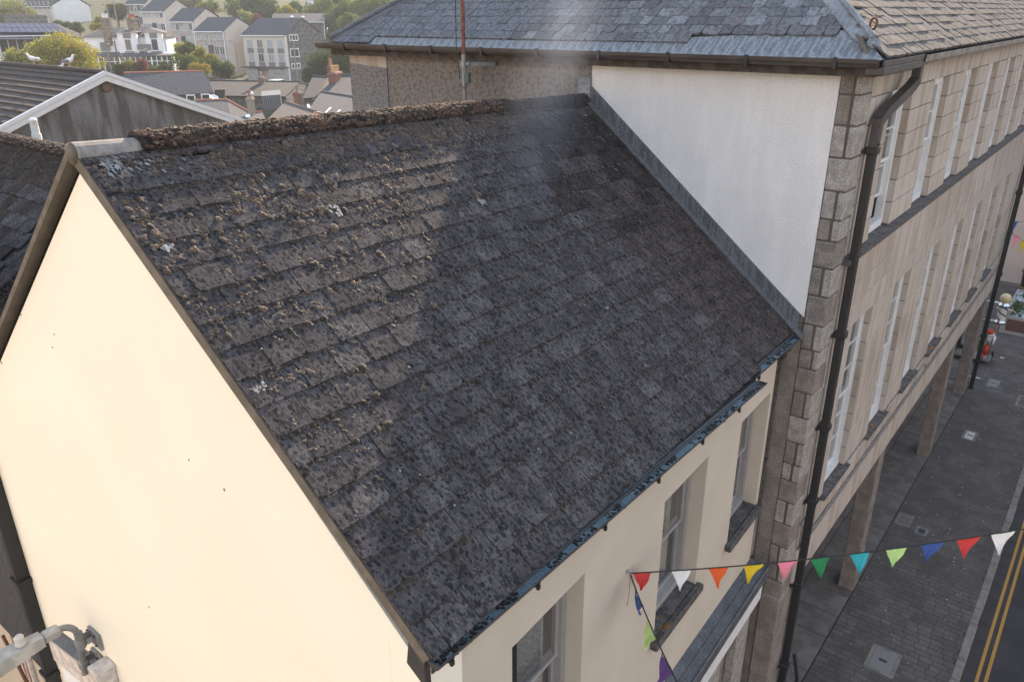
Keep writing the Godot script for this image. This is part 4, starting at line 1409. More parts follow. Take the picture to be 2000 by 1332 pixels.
# ---------------------------------------------------------------- ground and street
func make_ground() -> void:
	var b := MB.new()
	var rings := [0.0, 6, 12, 18, 24, 30, 36, 44, 52, 62, 74, 88, 104, 120, 136, 150, 160, 172, 188, 205, 225, 245, 275, 310, 350, 420, 520]
	var n := 96
	var pts := []
	for r in rings:
		var row := []
		for k in n:
			var w := TAU * k / n
			var x: float = cos(w) * r
			var z: float = sin(w) * r
			row.append(Vector3(x, ground_h(x, z) + (0.4 * noise_at(x * 0.05, z * 0.05) if r > 60 else 0.0), z))
		pts.append(row)
	for i in rings.size() - 1:
		for k in n:
			var k2 := (k + 1) % n
			if i == 0:
				b.tri(pts[0][0], pts[1][k2], pts[1][k])
			else:
				b.quad(pts[i][k], pts[i][k2], pts[i + 1][k2], pts[i + 1][k])
	struct("ground", b, M.earth)
	var r := MB.new()
	r.box(Vector3(-14, -0.14, -0.235), Vector3(60, -0.1, 6.3))
	struct("road", r, M.asphalt)
	for z in [-0.045, 0.075]:
		var y := MB.new()
		y.box(Vector3(-4, -0.099, z), Vector3(45, -0.096, z + 0.05))
		struct("road_marking", y, M.yellow_line)
	var sq := MB.new()
	sq.box(Vector3(-15.5, -0.14, -40), Vector3(2.2, -0.02, -2.3))
	struct("square", sq, M.paving_pale)
	var op := MB.new()
	op.box(Vector3(-14, -0.14, 6.301), Vector3(60, 0.0, 9.0))
	struct("far_pavement", op, M.slab)

func make_street() -> void:
	var base := MB.new()
	base.box(Vector3(2.0, -0.14, -2.235), Vector3(36.2, -0.007, -0.36))
	var fw := struct("footway", base, M.paver_joint)
	var yard := MB.new()
	yard.box(Vector3(24.401, -0.14, -19), Vector3(36.2, -0.004, -2.236))
	struct("side_footway", yard, M.paver)
	var variants := []
	for i in 5:
		for k in 3:
			var b := MB.new()
			b.cbox(Transform3D(), Vector3(0.0025, -0.05, 0.0025), Vector3(0.1275, 0.0, [0.17, 0.205, 0.24][k] - 0.0025), 0.006)
			variants.append(b.mesh())
	var tones := []
	for t in [[0.15, 0.132, 0.124], [0.132, 0.117, 0.111], [0.17, 0.148, 0.136], [0.142, 0.129, 0.127], [0.158, 0.138, 0.128]]:
		var m: StandardMaterial3D = M.paver.duplicate()
		m.albedo_color = lin(t[0], t[1], t[2])
		tones.append(m)
	var rest := MB.new()
	var got := 0
	for i in 262:
		var x := 2.05 + i * 0.13
		var z := -2.235 - (0.1 if i % 2 == 0 else 0.0)
		while z < -0.37:
			var kind := rng.randi() % 3
			var w: float = [0.17, 0.205, 0.24][kind]
			var a := maxf(z, -2.233)
			var e := minf(z + w, -0.362)
			var lift := rf(-0.002, 0.002)
			if e - a > 0.04:
				var whole := a == z and e == z + w
				if x > 10.4 and got < 300:
					got += 1
					if whole:
						put("brick", variants[rng.randi() % 5 * 3 + kind], tones[rng.randi() % 5], fw, Transform3D(Basis(), Vector3(x, lift, z)))
					else:
						var c := MB.new()
						c.cbox(Transform3D(), Vector3(x + 0.0025, -0.05, a + 0.0025), Vector3(x + 0.1275, lift, e - 0.0025), 0.006)
						build("brick", c, tones[rng.randi() % 5], fw)
				else:
					rest.col = Color(1, 1, 1) * rf(0.85, 1.15)
					var p := Transform3D()
					rest.fbox(p, Vector3(x + 0.003, -0.05, a + 0.003), Vector3(x + 0.127, lift, e - 0.003))
			z += w
	build("small_bricks", rest, M.paver, fw).set_meta("kind", "stuff")
	var gum := MB.new()
	for i in 170:
		var p := Vector3(rf(10, 30), 0.0025, rf(-2.2, -0.4))
		var r := rf(0.008, 0.022)
		gum.blob(p, Vector3(r, 0.0015, r * rf(0.7, 1.2)), i, 0.3, 0.0, 2, 7)
	build("gum_spots", gum, plain(0.34, 0.33, 0.32, 0.9), fw).set_meta("kind", "stuff")
	# the flagged arcade floor
	var ab := MB.new()
	ab.box(Vector3(8.4, -0.14, -5.3), Vector3(24.4, -0.012, -2.24))
	var af := struct("arcade_floor", ab, M.paver_joint)
	var row := 0
	var x := 8.5
	while x < 24.3:
		var w := rf(0.62, 0.95)
		var z := -5.2
		var cuts := [-2.245, -2.245 - rf(0.78, 0.84), -3.75 - rf(0, 0.2), -4.6]
		for k in 3:
			var s := MB.new()
			var tone := rf(0.85, 1.1)
			s.col = Color(tone, tone, tone)
			s.cbox(Transform3D(), Vector3(x + 0.007, -0.06, cuts[k + 1] + 0.007), Vector3(minf(x + w, 24.38) - 0.007, rf(-0.002, 0.002), cuts[k] - 0.007), 0.006)
			build("slab", s, M.slab, af)
		x += w
		row += 1
	var kb := MB.new()
	kb.box(Vector3(2, -0.14, -0.358), Vector3(45, -0.02, -0.27))
	var kr := struct("kerb", kb, M.paver_joint)
	x = 2.0
	while x < 44:
		var w := rf(0.45, 1.1)
		var s := MB.new()
		var tone := rf(0.8, 1.15)
		s.col = Color(tone, tone, tone)
		var zz := rf(-0.006, 0.006)
		s.cbox(Transform3D(), Vector3(x + 0.006, -0.13, -0.375), Vector3(x + w - 0.006, 0.004 + rf(-0.004, 0.004), -0.236 + zz), 0.018)
		build("kerb_stone", s, M.kerb, kr)
		x += w

func cover(label: String, x0: float, x1: float, z0: float, z1: float, grille: bool, m: Material) -> void:
	var o := thing("inspection_cover", label, "manhole cover", "covers set in the footway")
	var f := MB.new()
	f.box(Vector3(x0, -0.02, z0), Vector3(x1, 0.0035, z0 + 0.05))
	f.box(Vector3(x0, -0.02, z1 - 0.05), Vector3(x1, 0.0035, z1))
	f.box(Vector3(x0, -0.02, z0 + 0.05), Vector3(x0 + 0.05, 0.0035, z1 - 0.05))
	f.box(Vector3(x1 - 0.05, -0.02, z0 + 0.05), Vector3(x1, 0.0035, z1 - 0.05))
	build("frame", f, M.kerb, o)
	var p := MB.new()
	if grille:
		p.box(Vector3(x0 + 0.05, -0.05, z0 + 0.05), Vector3(x1 - 0.05, -0.03, z1 - 0.05))
		var n := 7
		for i in n:
			var x := lerpf(x0 + 0.06, x1 - 0.06, (i + 0.5) / n)
			p.box(Vector3(x - 0.012, -0.03, z0 + 0.05), Vector3(x + 0.012, 0.004, z1 - 0.05))
	else:
		p.cbox(Transform3D(), Vector3(x0 + 0.055, -0.02, z0 + 0.055), Vector3(x1 - 0.055, 0.006, z1 - 0.055), 0.003)
	build("plate", p, m, o)
	if not grille:
		var k := MB.new()
		k.box(Vector3((x0 + x1) / 2 - 0.03, 0.0062, (z0 + z1) / 2 - 0.06), Vector3((x0 + x1) / 2 + 0.03, 0.008, (z0 + z1) / 2 + 0.06))
		build("keyhole", k, M.black_iron, o)

func make_street_things() -> void:
	cover("large pale rectangular cover in the brick paving, nearest the bottom edge", 11.35, 11.98, -1.56, -1.1, false, M.iron_cover)
	cover("barred square drain grating beside the arcade paving", 15.85, 16.35, -2.2, -1.9, true, M.iron_cover)
	cover("small cover with dark plate just right of the barred grating", 15.75, 16.05, -1.78, -1.55, false, plain(0.05, 0.06, 0.09))
	cover("small pale bluish cover patch beyond the first arcade pillar", 20.7, 21.25, -1.8, -1.5, false, M.white_worn)
	cover("thin pale cover beyond the second pillar, toward the planters", 24.5, 25.1, -1.85, -1.55, false, M.iron_cover)
	cover("square cover outlined in white at the right picture edge", 23.6, 24.4, -1.0, -0.6, false, M.paver)
	for e in [[24.9, -2.2, "long scrap of white paper near the second pillar"], [27.0, -1.8, "crumpled white paper scrap on the paving before the planter"]]:
		var s := MB.new()
		s.blob(Vector3(e[0], 0.012, e[1]), Vector3(0.05, 0.012, 0.16 if e[0] < 26 else 0.06), 3, 0.4)
		tag(build("litter", s, M.white, self), e[2], "litter")
	# planters with a bin behind
	for i in 2:
		var x := 29.4 + i * 1.75
		var o := thing("planter", ["nearer grey planter box with brown side panel and low plants", "farther grey planter box standing against the black litter bin"][i], "planter", "planters on the footway")
		var z0 := -2.25
		var z1 := -1.3
		var f := MB.new()
		var H := 0.62
		for q in [[x, x + 0.08, z0, z1], [x + 1.52, x + 1.6, z0, z1], [x + 0.08, x + 1.52, z0, z0 + 0.08], [x + 0.08, x + 1.52, z1 - 0.08, z1]]:
			f.box(Vector3(q[0], 0, q[2]), Vector3(q[1], H, q[3]))
		build("box", f, plain(0.36, 0.36, 0.36), o)
		var pn := MB.new()
		pn.box(Vector3(x - 0.012, 0.12, z0 + 0.16), Vector3(x - 0.001, H - 0.1, z1 - 0.16))
		build("side_panel", pn, plain(0.13, 0.07, 0.055), o)
		var so := MB.new()
		so.box(Vector3(x + 0.08, H - 0.12, z0 + 0.08), Vector3(x + 1.52, H - 0.08, z1 - 0.08))
		build("liner", so, plain(0.5, 0.55, 0.6), o)
		var xf := []
		var cl := []
		for k in 90:
			var zc := z0 + 0.15 + absf(rng.randfn(0, 0.25)) if i == 0 else z1 - 0.15 - absf(rng.randfn(0, 0.3))
			var s := rf(0.06, 0.13)
			xf.append(Transform3D(Basis(Vector3(rf(-1, 1), rf(-1, 1), rf(-1, 1)).normalized(), rf(0, 6)) * Basis.from_scale(Vector3(s, s, s)), Vector3(x + rf(0.1, 1.5), H - 0.05 + rf(0, 0.22), clampf(zc, z0 + 0.1, z1 - 0.1))))
			cl.append(Color(0.07, 0.12, 0.035) * rf(0.6, 1.5))
		many("plants", leaf_clump(3), M.leaf, o, xf, cl)
	var bn := thing("litter_bin", "black litter bin with domed top behind the planters", "litter bin")
	var bb := MB.new()
	bb.lathe(Transform3D(Basis(), Vector3(34.0, 0, -1.85)), [Vector2(0.0, 0.0), Vector2(0.42, 0.0), Vector2(0.46, 0.95), Vector2(0.43, 0.96)], 20)
	build("body", bb, M.black_iron, bn)
	var bt := MB.new()
	bt.lathe(Transform3D(Basis(), Vector3(34.0, 0.96, -1.85)), [Vector2(0.5, 0.0), Vector2(0.5, 0.08), Vector2(0.42, 0.2), Vector2(0.25, 0.28), Vector2(0.0, 0.3)], 20)
	build("domed_lid", bt, plain(0.06, 0.07, 0.09, 0.25), bn)
	var bl := MB.new()
	bl.box(Vector3(33.52, 0.55, -1.95), Vector3(33.545, 0.78, -1.68))
	build("label_plate", bl, M.white, bn)
	var bd := MB.new()
	bd.lathe(Transform3D(Basis(), Vector3(34.0, 0.4, -1.85)), [Vector2(0.445, 0.0), Vector2(0.455, 0.0), Vector2(0.456, 0.03), Vector2(0.446, 0.03)], 20)
	build("yellow_band", bd, plain(0.5, 0.36, 0.08), bn)
	# barber's pole on its wall brackets
	var bp := thing("barber_pole", "striped barber's pole with cream globe on chrome wall brackets", "barber pole")
	var c := Vector3(25.5, 0, -1.98)
	var gb := MB.new()
	gb.blob(c + Vector3(0, 2.36, 0), Vector3(0.15, 0.15, 0.15), 1, 0.0, -1.0, 10, 16)
	build("globe", gb, plain(0.68, 0.55, 0.33, 0.3), bp)
	var cr := MB.new()
	for q in [[2.12, 0.17], [1.6, 0.16]]:
		cr.lathe(Transform3D(Basis(), c + Vector3(0, q[0], 0)), [Vector2(0.0, 0.0), Vector2(q[1], 0.0), Vector2(q[1], 0.05), Vector2(q[1] * 0.6, 0.12), Vector2(0.0, 0.12)], 16)
	build("chrome_cap", cr, mat(0.7, 0.7, 0.72, 0.15, 1.0), bp)
	var cy := MB.new()
	cy.lathe(Transform3D(Basis(), c + Vector3(0, 1.7, 0)), [Vector2(0.115, 0.0), Vector2(0.115, 0.44)], 20)
	build("cylinder", cy, plain(0.72, 0.68, 0.63, 0.3), bp)
	var sp := MB.new()
	for j in 2:
		for i in 26:
			var a0 := i * 0.24 + j * PI
			var a1 := (i + 1) * 0.24 + j * PI
			var y0 := 1.7 + 0.4 * i / 26.0
			var y1 := 1.7 + 0.4 * (i + 1) / 26.0
			var o0 := Vector3(cos(a0), 0, sin(a0)) * 0.118
			var o1 := Vector3(cos(a1), 0, sin(a1)) * 0.118
			sp.quad(c + o0 + Vector3(0, y0, 0), c + o1 + Vector3(0, y1, 0), c + o1 + Vector3(0, y1 + 0.045, 0), c + o0 + Vector3(0, y0 + 0.045, 0))
	build("stripes", sp, plain(0.03, 0.04, 0.2, 0.3), bp)
	var ba := MB.new()
	ba.tube([c + Vector3(0, 2.2, -0.1), c + Vector3(-0.05, 2.2, -0.5)], 0.03, 8)
	ba.tube([c + Vector3(0, 1.65, -0.1), c + Vector3(-0.05, 1.62, -0.5)], 0.025, 8)
	build("bracket", ba, mat(0.6, 0.6, 0.62, 0.2, 1.0), bp)
	# street cleaner's trolley behind the last pillar
	var tr := thing("cleaning_trolley", "street cleaning trolley with broom, red and white bags and black sack", "trolley")
	var t := Vector3(26.4, 0, -2.5)
	var fr := MB.new()
	for q in [[-0.25, -0.55], [0.25, -0.55], [-0.25, 0.4], [0.25, 0.4]]:
		fr.tube([t + Vector3(q[0], 0.12, q[1]), t + Vector3(q[0], 0.95, q[1])], 0.018, 6)
	fr.tube([t + Vector3(-0.25, 0.9, -0.55), t + Vector3(0.25, 0.9, -0.55), t + Vector3(0.25, 0.9, 0.4), t + Vector3(-0.25, 0.9, 0.4), t + Vector3(-0.25, 0.9, -0.55)], 0.018, 6)
	fr.box(t + Vector3(-0.27, 0.1, -0.6), t + Vector3(0.27, 0.14, 0.45))
	build("frame", fr, M.galv, tr)
	for q in [-0.5, 0.35]:
		var wh := MB.new()
		wh.lathe(Transform3D(Basis(Vector3.BACK, PI / 2), t + Vector3(0.3, 0.15, q)), [Vector2(0.0, -0.03), Vector2(0.15, -0.03), Vector2(0.15, 0.03), Vector2(0.0, 0.03)], 16)
		build("wheel", wh, M.black_iron, tr)
	var sk := MB.new()
	sk.lathe(Transform3D(Basis(), t + Vector3(0, 0.15, -0.62)), [Vector2(0.1, 0), Vector2(0.2, 0.2), Vector2(0.19, 0.7), Vector2(0.22, 0.82), Vector2(0.2, 0.83)], 14)
	build("black_sack", sk, M.black_iron, tr)
	var yb := MB.new()
	yb.cbox(Transform3D(), t + Vector3(-0.34, 0.3, -0.75), t + Vector3(-0.2, 0.55, -0.55), 0.02)
	build("yellow_bucket", yb, plain(0.5, 0.42, 0.03), tr)
	var rb := MB.new()
	rb.blob(t + Vector3(-0.02, 0.98, 0.28), Vector3(0.09, 0.09, 0.09), 3, 0.15)
	rb.blob(t + Vector3(-0.2, 0.45, 0.3), Vector3(0.1, 0.16, 0.1), 6, 0.25)
	rb.blob(t + Vector3(-0.24, 0.25, 0.22), Vector3(0.08, 0.1, 0.07), 7, 0.25)
	build("red_bag", rb, plain(0.6, 0.06, 0.03), tr)
	var wb := MB.new()
	wb.blob(t + Vector3(-0.05, 0.74, 0.36), Vector3(0.15, 0.19, 0.12), 5, 0.2)
	build("white_bag", wb, M.white, tr)
	var gbk := MB.new()
	gbk.cbox(Transform3D(), t + Vector3(-0.28, 0.4, 0.05), t + Vector3(-0.05, 0.78, 0.2), 0.03)
	build("green_box", gbk, plain(0.2, 0.25, 0.12), tr)
	var bh := MB.new()
	bh.tube([t + Vector3(-0.05, 0.3, 0.33), t + Vector3(0.12, 1.55, 0.46)], 0.016, 6)
	build("broom_handle", bh, plain(0.55, 0.2, 0.08), tr)
	var bh2 := MB.new()
	bh2.hexa([t + Vector3(0.1, 1.5, 0.34), t + Vector3(0.18, 1.5, 0.34), t + Vector3(0.18, 1.5, 0.62), t + Vector3(0.1, 1.5, 0.62), t + Vector3(0.09, 1.72, 0.27), t + Vector3(0.22, 1.72, 0.27), t + Vector3(0.22, 1.72, 0.7), t + Vector3(0.09, 1.72, 0.7)])
	build("broom_head", bh2, plain(0.42, 0.36, 0.27), tr)
	# unseen buildings, one added for bounce, and the wall that closes the street
	var pk := thing("pink_rendered_building", "pale pink rendered wall closing the far end of the street", "building")
	var pw := MB.new()
	pw.box(Vector3(35.7, -0.2, -19), Vector3(44, 12.5, 8))  # made taller and longer, out of view, to keep sun off the street
	build("wall", pw, M.pink_render, pk)
	var pl := MB.new()
	pl.box(Vector3(35.66, 4.9, -19), Vector3(35.698, 5.02, 8))
	build("band", pl, M.pink_render, pk)
	var pp := MB.new()
	pp.box(Vector3(35.62, 0, -2.32), Vector3(35.69, 5, -2.22))
	build("downpipe", pp, M.white, pk)
	var sb := thing("bounce_building", "added unseen pale building behind the viewer, bouncing light onto the gable", "building")  # unseen; added to throw sunlight back onto the cream gable
	var sw := MB.new()
	sw.box(Vector3(-24, -0.2, -34), Vector3(-15.5, 11.0, 4))
	build("wall", sw, plain(0.74, 0.68, 0.58), sb)
	var sr := MB.new()
	sr.prism([Vector3(-24.3, 11.01, -34.2), Vector3(-15.2, 11.01, -34.2), Vector3(-19.7, 13.5, -34.2)], Vector3(0, 0, 38.4))
	build("roof", sr, M.slate_dark, sb)
	for i in 9:
		for k in 3:
			far_window(sb, frame(Vector3(-15.5, 1.2 + k * 3.2, -31.5 + i * 4.0), Vector3(0, 0, -1), Vector3.RIGHT), 1.1, 1.7, 2, M.white, M.far_glass)
	var ob := thing("opposite_terrace", "rendered terrace across the street from the granite building", "building")
	var ow := MB.new()
	ow.box(Vector3(3, -0.2, 9), Vector3(44, 8.0, 16))
	build("wall", ow, plain(0.55, 0.5, 0.43), ob)
	var orf := MB.new()
	orf.prism([Vector3(2.8, 8.01, 8.7), Vector3(2.8, 8.01, 16.3), Vector3(2.8, 10.6, 12.5)], Vector3(41.4, 0, 0))
	build("roof", orf, M.slate_dark, ob)
	for i in 11:
		for k in 2:
			far_window(ob, frame(Vector3(5.0 + i * 3.6, 3.6 + k * 2.4, 9.0), Vector3.LEFT, Vector3.FORWARD), 1.0, 1.6, 2, M.white, M.far_glass)

# ---------------------------------------------------------------- bunting
func bunting(label: String, pts: Array, flags: Array, size: float, sway: float, group := "") -> void:
	var o := thing("bunting", label, "bunting", group)
	var s := MB.new()
	s.tube(pts, 0.006, 6)
	build("string", s, M.black_iron, o)
	var cum := [0.0]
	for i in pts.size() - 1:
		cum.append(cum[-1] + pts[i].distance_to(pts[i + 1]))
	var cols := {"red": [0.6, 0.05, 0.05], "white": [0.8, 0.8, 0.8], "orange": [0.75, 0.12, 0.02], "yellow": [0.72, 0.53, 0.02], "pink": [0.85, 0.26, 0.38], "green": [0.02, 0.24, 0.09], "turquoise": [0.03, 0.4, 0.48], "lime": [0.5, 0.75, 0.3], "blue": [0.04, 0.1, 0.36], "purple": [0.12, 0.06, 0.26]}
	for f in flags:
		var along: float = f[0]
		var k := 0
		while k < cum.size() - 2 and cum[k + 1] < along:
			k += 1
		var d: Vector3 = (pts[k + 1] - pts[k]).normalized()
		var p: Vector3 = pts[k] + d * (along - cum[k])
		var side := d.cross(Vector3.DOWN).normalized()
		var b := MB.new()
		var rows := 6
		var lean: float = f[2] if f.size() > 2 else rf(-0.12, 0.12)
		var prev := []
		for r in rows + 1:
			var t := float(r) / rows
			var half := size * 0.5 * (1.0 - t) * (1.0 + 0.04 * sin(r * 2.7 + along * 9.0))
			if r == rows:
				half = size * 0.03
			var mid := p + Vector3.DOWN * size * 1.12 * t + d * lean * size * t + side * sway * size * t * t * sin(along * 5.0 + 1.0)
			var cur := []
			for q in 5:
				var w := q / 2.0 - 1.0
				cur.append(mid + d * half * w + side * (0.012 * sin(q * 1.9 + r * 0.9 + along * 3.0)))
			if r > 0:
				for q in 4:
					b.quad(prev[q], cur[q], cur[q + 1], prev[q + 1])
			prev = cur
		var c: Array = cols[f[1]]
		var key: String = "flag_" + str(f[1])
		if not M.has(key):
			M[key] = mat(c[0], c[1], c[2], 0.7)
			M[key].backlight_enabled = true
			M[key].backlight = Color(0.25, 0.25, 0.25)
		build("flag", b, M[key], o, str(f[1]) + " triangular flag")

func make_haze_streak() -> void:
	var o := thing("haze_streak", "faint thin pale streak of fog volumes before the mossy roof", "haze")  # added fog ellipsoids in a pale streak, with no source in the scene
	var a := Vector3(5.251, 8.160, -4.081)
	var b := Vector3(7.154, 10.389, -4.757)
	var m := FogMaterial.new()
	m.density = 0.05
	m.albedo = Color(0.86, 0.9, 0.97)
	for k in 6:
		var f := FogVolume.new()
		f.name = "streak_part" if k == 0 else "streak_part_%03d" % k
		f.shape = RenderingServer.FOG_VOLUME_SHAPE_ELLIPSOID
		f.material = m
		var t: float = [0.5, 0.6, 0.72, 0.42, 0.85, 0.66][k]
		var w: float = [0.62, 0.42, 0.3, 0.34, 0.5, 0.85][k]
		var l: float = [1.0, 0.9, 0.7, 0.5, 0.7, 1.1][k]
		var d := (b - a).normalized()
		var ux := d.cross(Vector3.RIGHT).normalized()
		f.size = Vector3(w, a.distance_to(b) * l, w)
		f.transform = Transform3D(Basis(ux, d, ux.cross(d)), a.lerp(b, t) + ux * rf(-0.06, 0.06))
		o.add_child(f, true)

func make_bunting() -> void:
	var a := Vector3(4.661, 5.758, -2.457)
	var e := Vector3(6.836, 6.041, -0.004)
	var mid := Vector3(6.001, 5.619, -1.343)
	var pts := [a]
	for i in range(1, 9):
		var t := i / 8.0
		pts.append(a.lerp(mid, t * 0.5 / 0.5) if t <= 1.0 else mid)
	pts = [a]
	for i in range(1, 17):
		var t := i / 16.0
		var q := a * (1 - t) * (1 - t) + (mid * 2.0 - a * 0.5 - e * 0.5) * 2.0 * t * (1 - t) + e * t * t
		pts.append(q)
	var last: Vector3 = pts[-1] - pts[-2]
	for i in 12:
		pts.append(pts[-1] + last * 2.0 + Vector3(0, 0.02 * i, 0))
	var total := a.distance_to(e)
	var names := ["red", "white", "orange", "yellow", "pink", "green", "turquoise", "lime", "blue", "red", "white", "orange", "yellow", "pink", "green"]
	var px := [0.032, 0.145, 0.25, 0.35, 0.445, 0.535, 0.64, 0.732, 0.82, 0.905, 0.985, 1.07, 1.155, 1.24, 1.33]
	var fl := []
	for i in names.size():
		fl.append([total * px[i] + 0.02, names[i]])
	bunting("bunting of eleven bright flags strung from the cream wall over the street", pts, fl, 0.185, 0.15)
	var e2 := Vector3(3.960, 5.668, -1.662)
	var pts2 := [a + Vector3(0, -0.01, 0.01)]
	for i in range(1, 9):
		pts2.append(a.lerp(e2, i / 8.0) + Vector3(0, -0.03 * sin(PI * i / 8.0), 0))
	for i in 8:
		pts2.append(pts2[-1] + (e2 - a) / 4.0)
	var l2 := a.distance_to(e2)
	bunting("short bunting run dropping from the cream wall to the bottom edge", pts2, [[l2 * 0.2, "blue", -0.2], [l2 * 0.5, "lime", -0.2], [l2 * 0.82, "purple", -0.2], [l2 * 1.15, "red", -0.2]], 0.23, 0.25)
	var hk := MB.new()
	hk.tube([a + Vector3(0, 0.02, -0.04), a + Vector3(0, 0.0, 0.01)], 0.01, 6)
	hk.tube([a + Vector3(0.01, 0, 0), a + Vector3(0.02, -0.18, 0.0), a + Vector3(0.0, -0.34, 0.0)], 0.003, 4)
	tag(build("wall_hook", hk, M.galv, self), "small metal hook in the cream wall holding both bunting strings", "hook")
	var b0 := Vector3(24.100, 4.815, -2.563)
	var b1 := Vector3(25.500, 4.621, -1.915)
	bunting("far straight bunting string high beside the distant downpipe", [b0, b1, b1 + (b1 - b0)], [[b0.distance_to(b1) * 0.18, "purple"], [b0.distance_to(b1) * 0.58, "blue"]], 0.32, 0.1, "far bunting across the street end")
	var c0 := Vector3(24.150, 4.790, -2.482)
	var c1 := Vector3(25.300, 4.080, -1.846)
	bunting("far bunting string slanting down from the distant downpipe", [c0, c1, c1 + (c1 - c0)], [[c0.distance_to(c1) * 0.05, "turquoise"], [c0.distance_to(c1) * 0.32, "green"], [c0.distance_to(c1) * 0.66, "pink"], [c0.distance_to(c1) * 0.92, "yellow"]], 0.32, 0.1, "far bunting across the street end")

# ---------------------------------------------------------------- near neighbours
func make_neighbours() -> void:
	# slate house behind the cream one; its ridge runs away to the left
	var rh := thing("rear_slate_house", "mossy dark slate roof rising behind the cream gable at the left edge", "house")
	var px := 4.55
	var py := 8.36
	var pa := deg_to_rad(36)
	var E := Vector3(-cos(pa), -sin(pa), 0)
	var N := Vector3(-sin(pa), cos(pa), 0)
	var top := Vector3(px, py, -26.0)
	var dk := MB.new()
	var E2 := Vector3(cos(pa), -sin(pa), 0)
	dk.hexa([top - N * 0.15, top + E * 3.0 - N * 0.15, top + E * 3.0 - N * 0.15 + Vector3(0, 0, 16.4), top - N * 0.15 + Vector3(0, 0, 16.4), top - N * 0.02, top + E * 3.0 - N * 0.02, top + E * 3.0 - N * 0.02 + Vector3(0, 0, 16.4), top - N * 0.02 + Vector3(0, 0, 16.4)])
	var N2 := Vector3(sin(pa), cos(pa), 0)
	dk.hexa([top - N2 * 0.15, top + E2 * 3.0 - N2 * 0.15, top + E2 * 3.0 - N2 * 0.15 + Vector3(0, 0, 16.4), top - N2 * 0.15 + Vector3(0, 0, 16.4), top, top + E2 * 3.0, top + E2 * 3.0 + Vector3(0, 0, 16.4), top + Vector3(0, 0, 16.4)])
	var slope := build("roof_slope", dk, M.tile, rh)
	var mats := [M.tile, M.tile_brown, M.tile, M.tile_pale]
	var ms := []
	for i in 4:
		ms.append(slate_mesh(0.26, GAUGE + 0.02, 0.013, 5, 90 + i))
	for k in 14:
		for i in 24:
			var z := -16.4 + i * 0.2655 + (0.13 if k % 2 == 0 else 0.0)
			var o := Vector3(px, py, z) + E * (k * GAUGE - 0.02) + N * rf(0, 0.006)
			var bs := Basis(Vector3.BACK, N, E) * Basis(Vector3.RIGHT, rf(-0.01, 0.02))
			put("roof_tile", ms[rng.randi() % 4], mats[rng.randi() % 4 if k > 2 else 1], slope, Transform3D(bs, o))
	for i in 17:
		var rt := MB.new()
		var z := -16.6 + i * 0.415
		rt.tube([Vector3(px, py - 0.05, z), Vector3(px, py - 0.055, z + 0.41)], [0.115, 0.11], 12, true)
		build("ridge_tile", rt, M.tile_brown, rh)
	var xf := []
	var cl := []
	for i in 2600:
		var z := rf(-16.5, -9.8)
		var w := rf(0.2, PI)
		var r := rf(0.008, 0.024)
		var p := Vector3(px - cos(w) * 0.113, py - 0.05 + sin(w) * 0.113, z)
		if i > 1500:
			var t := absf(rng.randfn(0, 0.5)) + 0.1
			if rng.randf() < 0.5:
				t = GAUGE * (rng.randi() % 14 + 1) + 0.008
			p = Vector3(px, py, z) + E * t + N * 0.012
			r *= 0.8
		xf.append(Transform3D(Basis(Vector3.UP, rf(0, 6)) * Basis.from_scale(Vector3(r, r * 0.7, r)), p))
		cl.append(Color(0.06, 0.045, 0.032).lerp(Color(0.17, 0.11, 0.07), rng.randf()) * (1.0 if i <= 1500 else 0.5))
	many("moss_cushions", moss_mesh(3), M.moss, rh, xf, cl)
	var wl := MB.new()
	wl.box(Vector3(2.45, -0.2, -26), Vector3(6.7, 6.6, -9.7))
	wl.prism([Vector3(2.5, 6.6, -9.72), Vector3(6.6, 6.6, -9.72), Vector3(px, 8.1, -9.72)], Vector3(0, 0, -0.2))
	build("walls", wl, M.grey_render, rh)
	var vt := thing("vent_pipe", "white plastic vent pipe with slotted cap behind the left ridge", "vent pipe")
	var vb := Vector3(5.400, 8.185, -14.005)
	var lean := Basis(Vector3.BACK, 0.0)
	var vm := MB.new()
	vm.lathe(Transform3D(lean, vb + Vector3(0, -0.35, 0)), [Vector2(0.06, 0), Vector2(0.06, 0.5), Vector2(0.05, 0.5)], 14)
	vm.lathe(Transform3D(lean, vb + Vector3(0, -0.05, 0)), [Vector2(0.06, 0), Vector2(0.072, 0.0), Vector2(0.072, 0.09), Vector2(0.06, 0.09)], 14)
	build("pipe", vm, M.white, vt)
	var vc := MB.new()
	for i in 12:
		var w := TAU * i / 12
		vc.fbox(Transform3D(Basis(Vector3.UP, w), vb), Vector3(0.045, 0.15, -0.006), Vector3(0.058, 0.24, 0.006))
	vc.lathe(Transform3D(lean, vb + Vector3(0, 0.24, 0)), [Vector2(0.062, 0), Vector2(0.062, 0.02), Vector2(0.03, 0.05), Vector2(0, 0.05)], 14)
	build("slotted_cap", vc, M.white, vt)
	# grey gable with white bargeboards
	var gh := thing("grey_gable_house", "stained grey rendered gable with wide white bargeboards and brown tiled roof", "house")
	var ap := Vector3(13.37, 8.2, -28.0)
	var hw := 5.97
	var dr := 0.405
	var w := MB.new()
	w.prism([Vector3(ap.x - hw + 0.3, ap.y - (hw - 0.3) * dr - 0.2, -28.2), Vector3(ap.x - hw + 0.3, -5, -28.2), Vector3(ap.x + hw - 0.3, -5, -28.2), Vector3(ap.x + hw - 0.3, ap.y - (hw - 0.3) * dr - 0.2, -28.2), Vector3(ap.x, ap.y - 0.2, -28.2)], Vector3(0, 0, -0.3))
	w.box(Vector3(ap.x - hw + 0.3, -5, -50), Vector3(ap.x - hw + 0.6, ap.y - hw * dr - 0.1, -28.5))
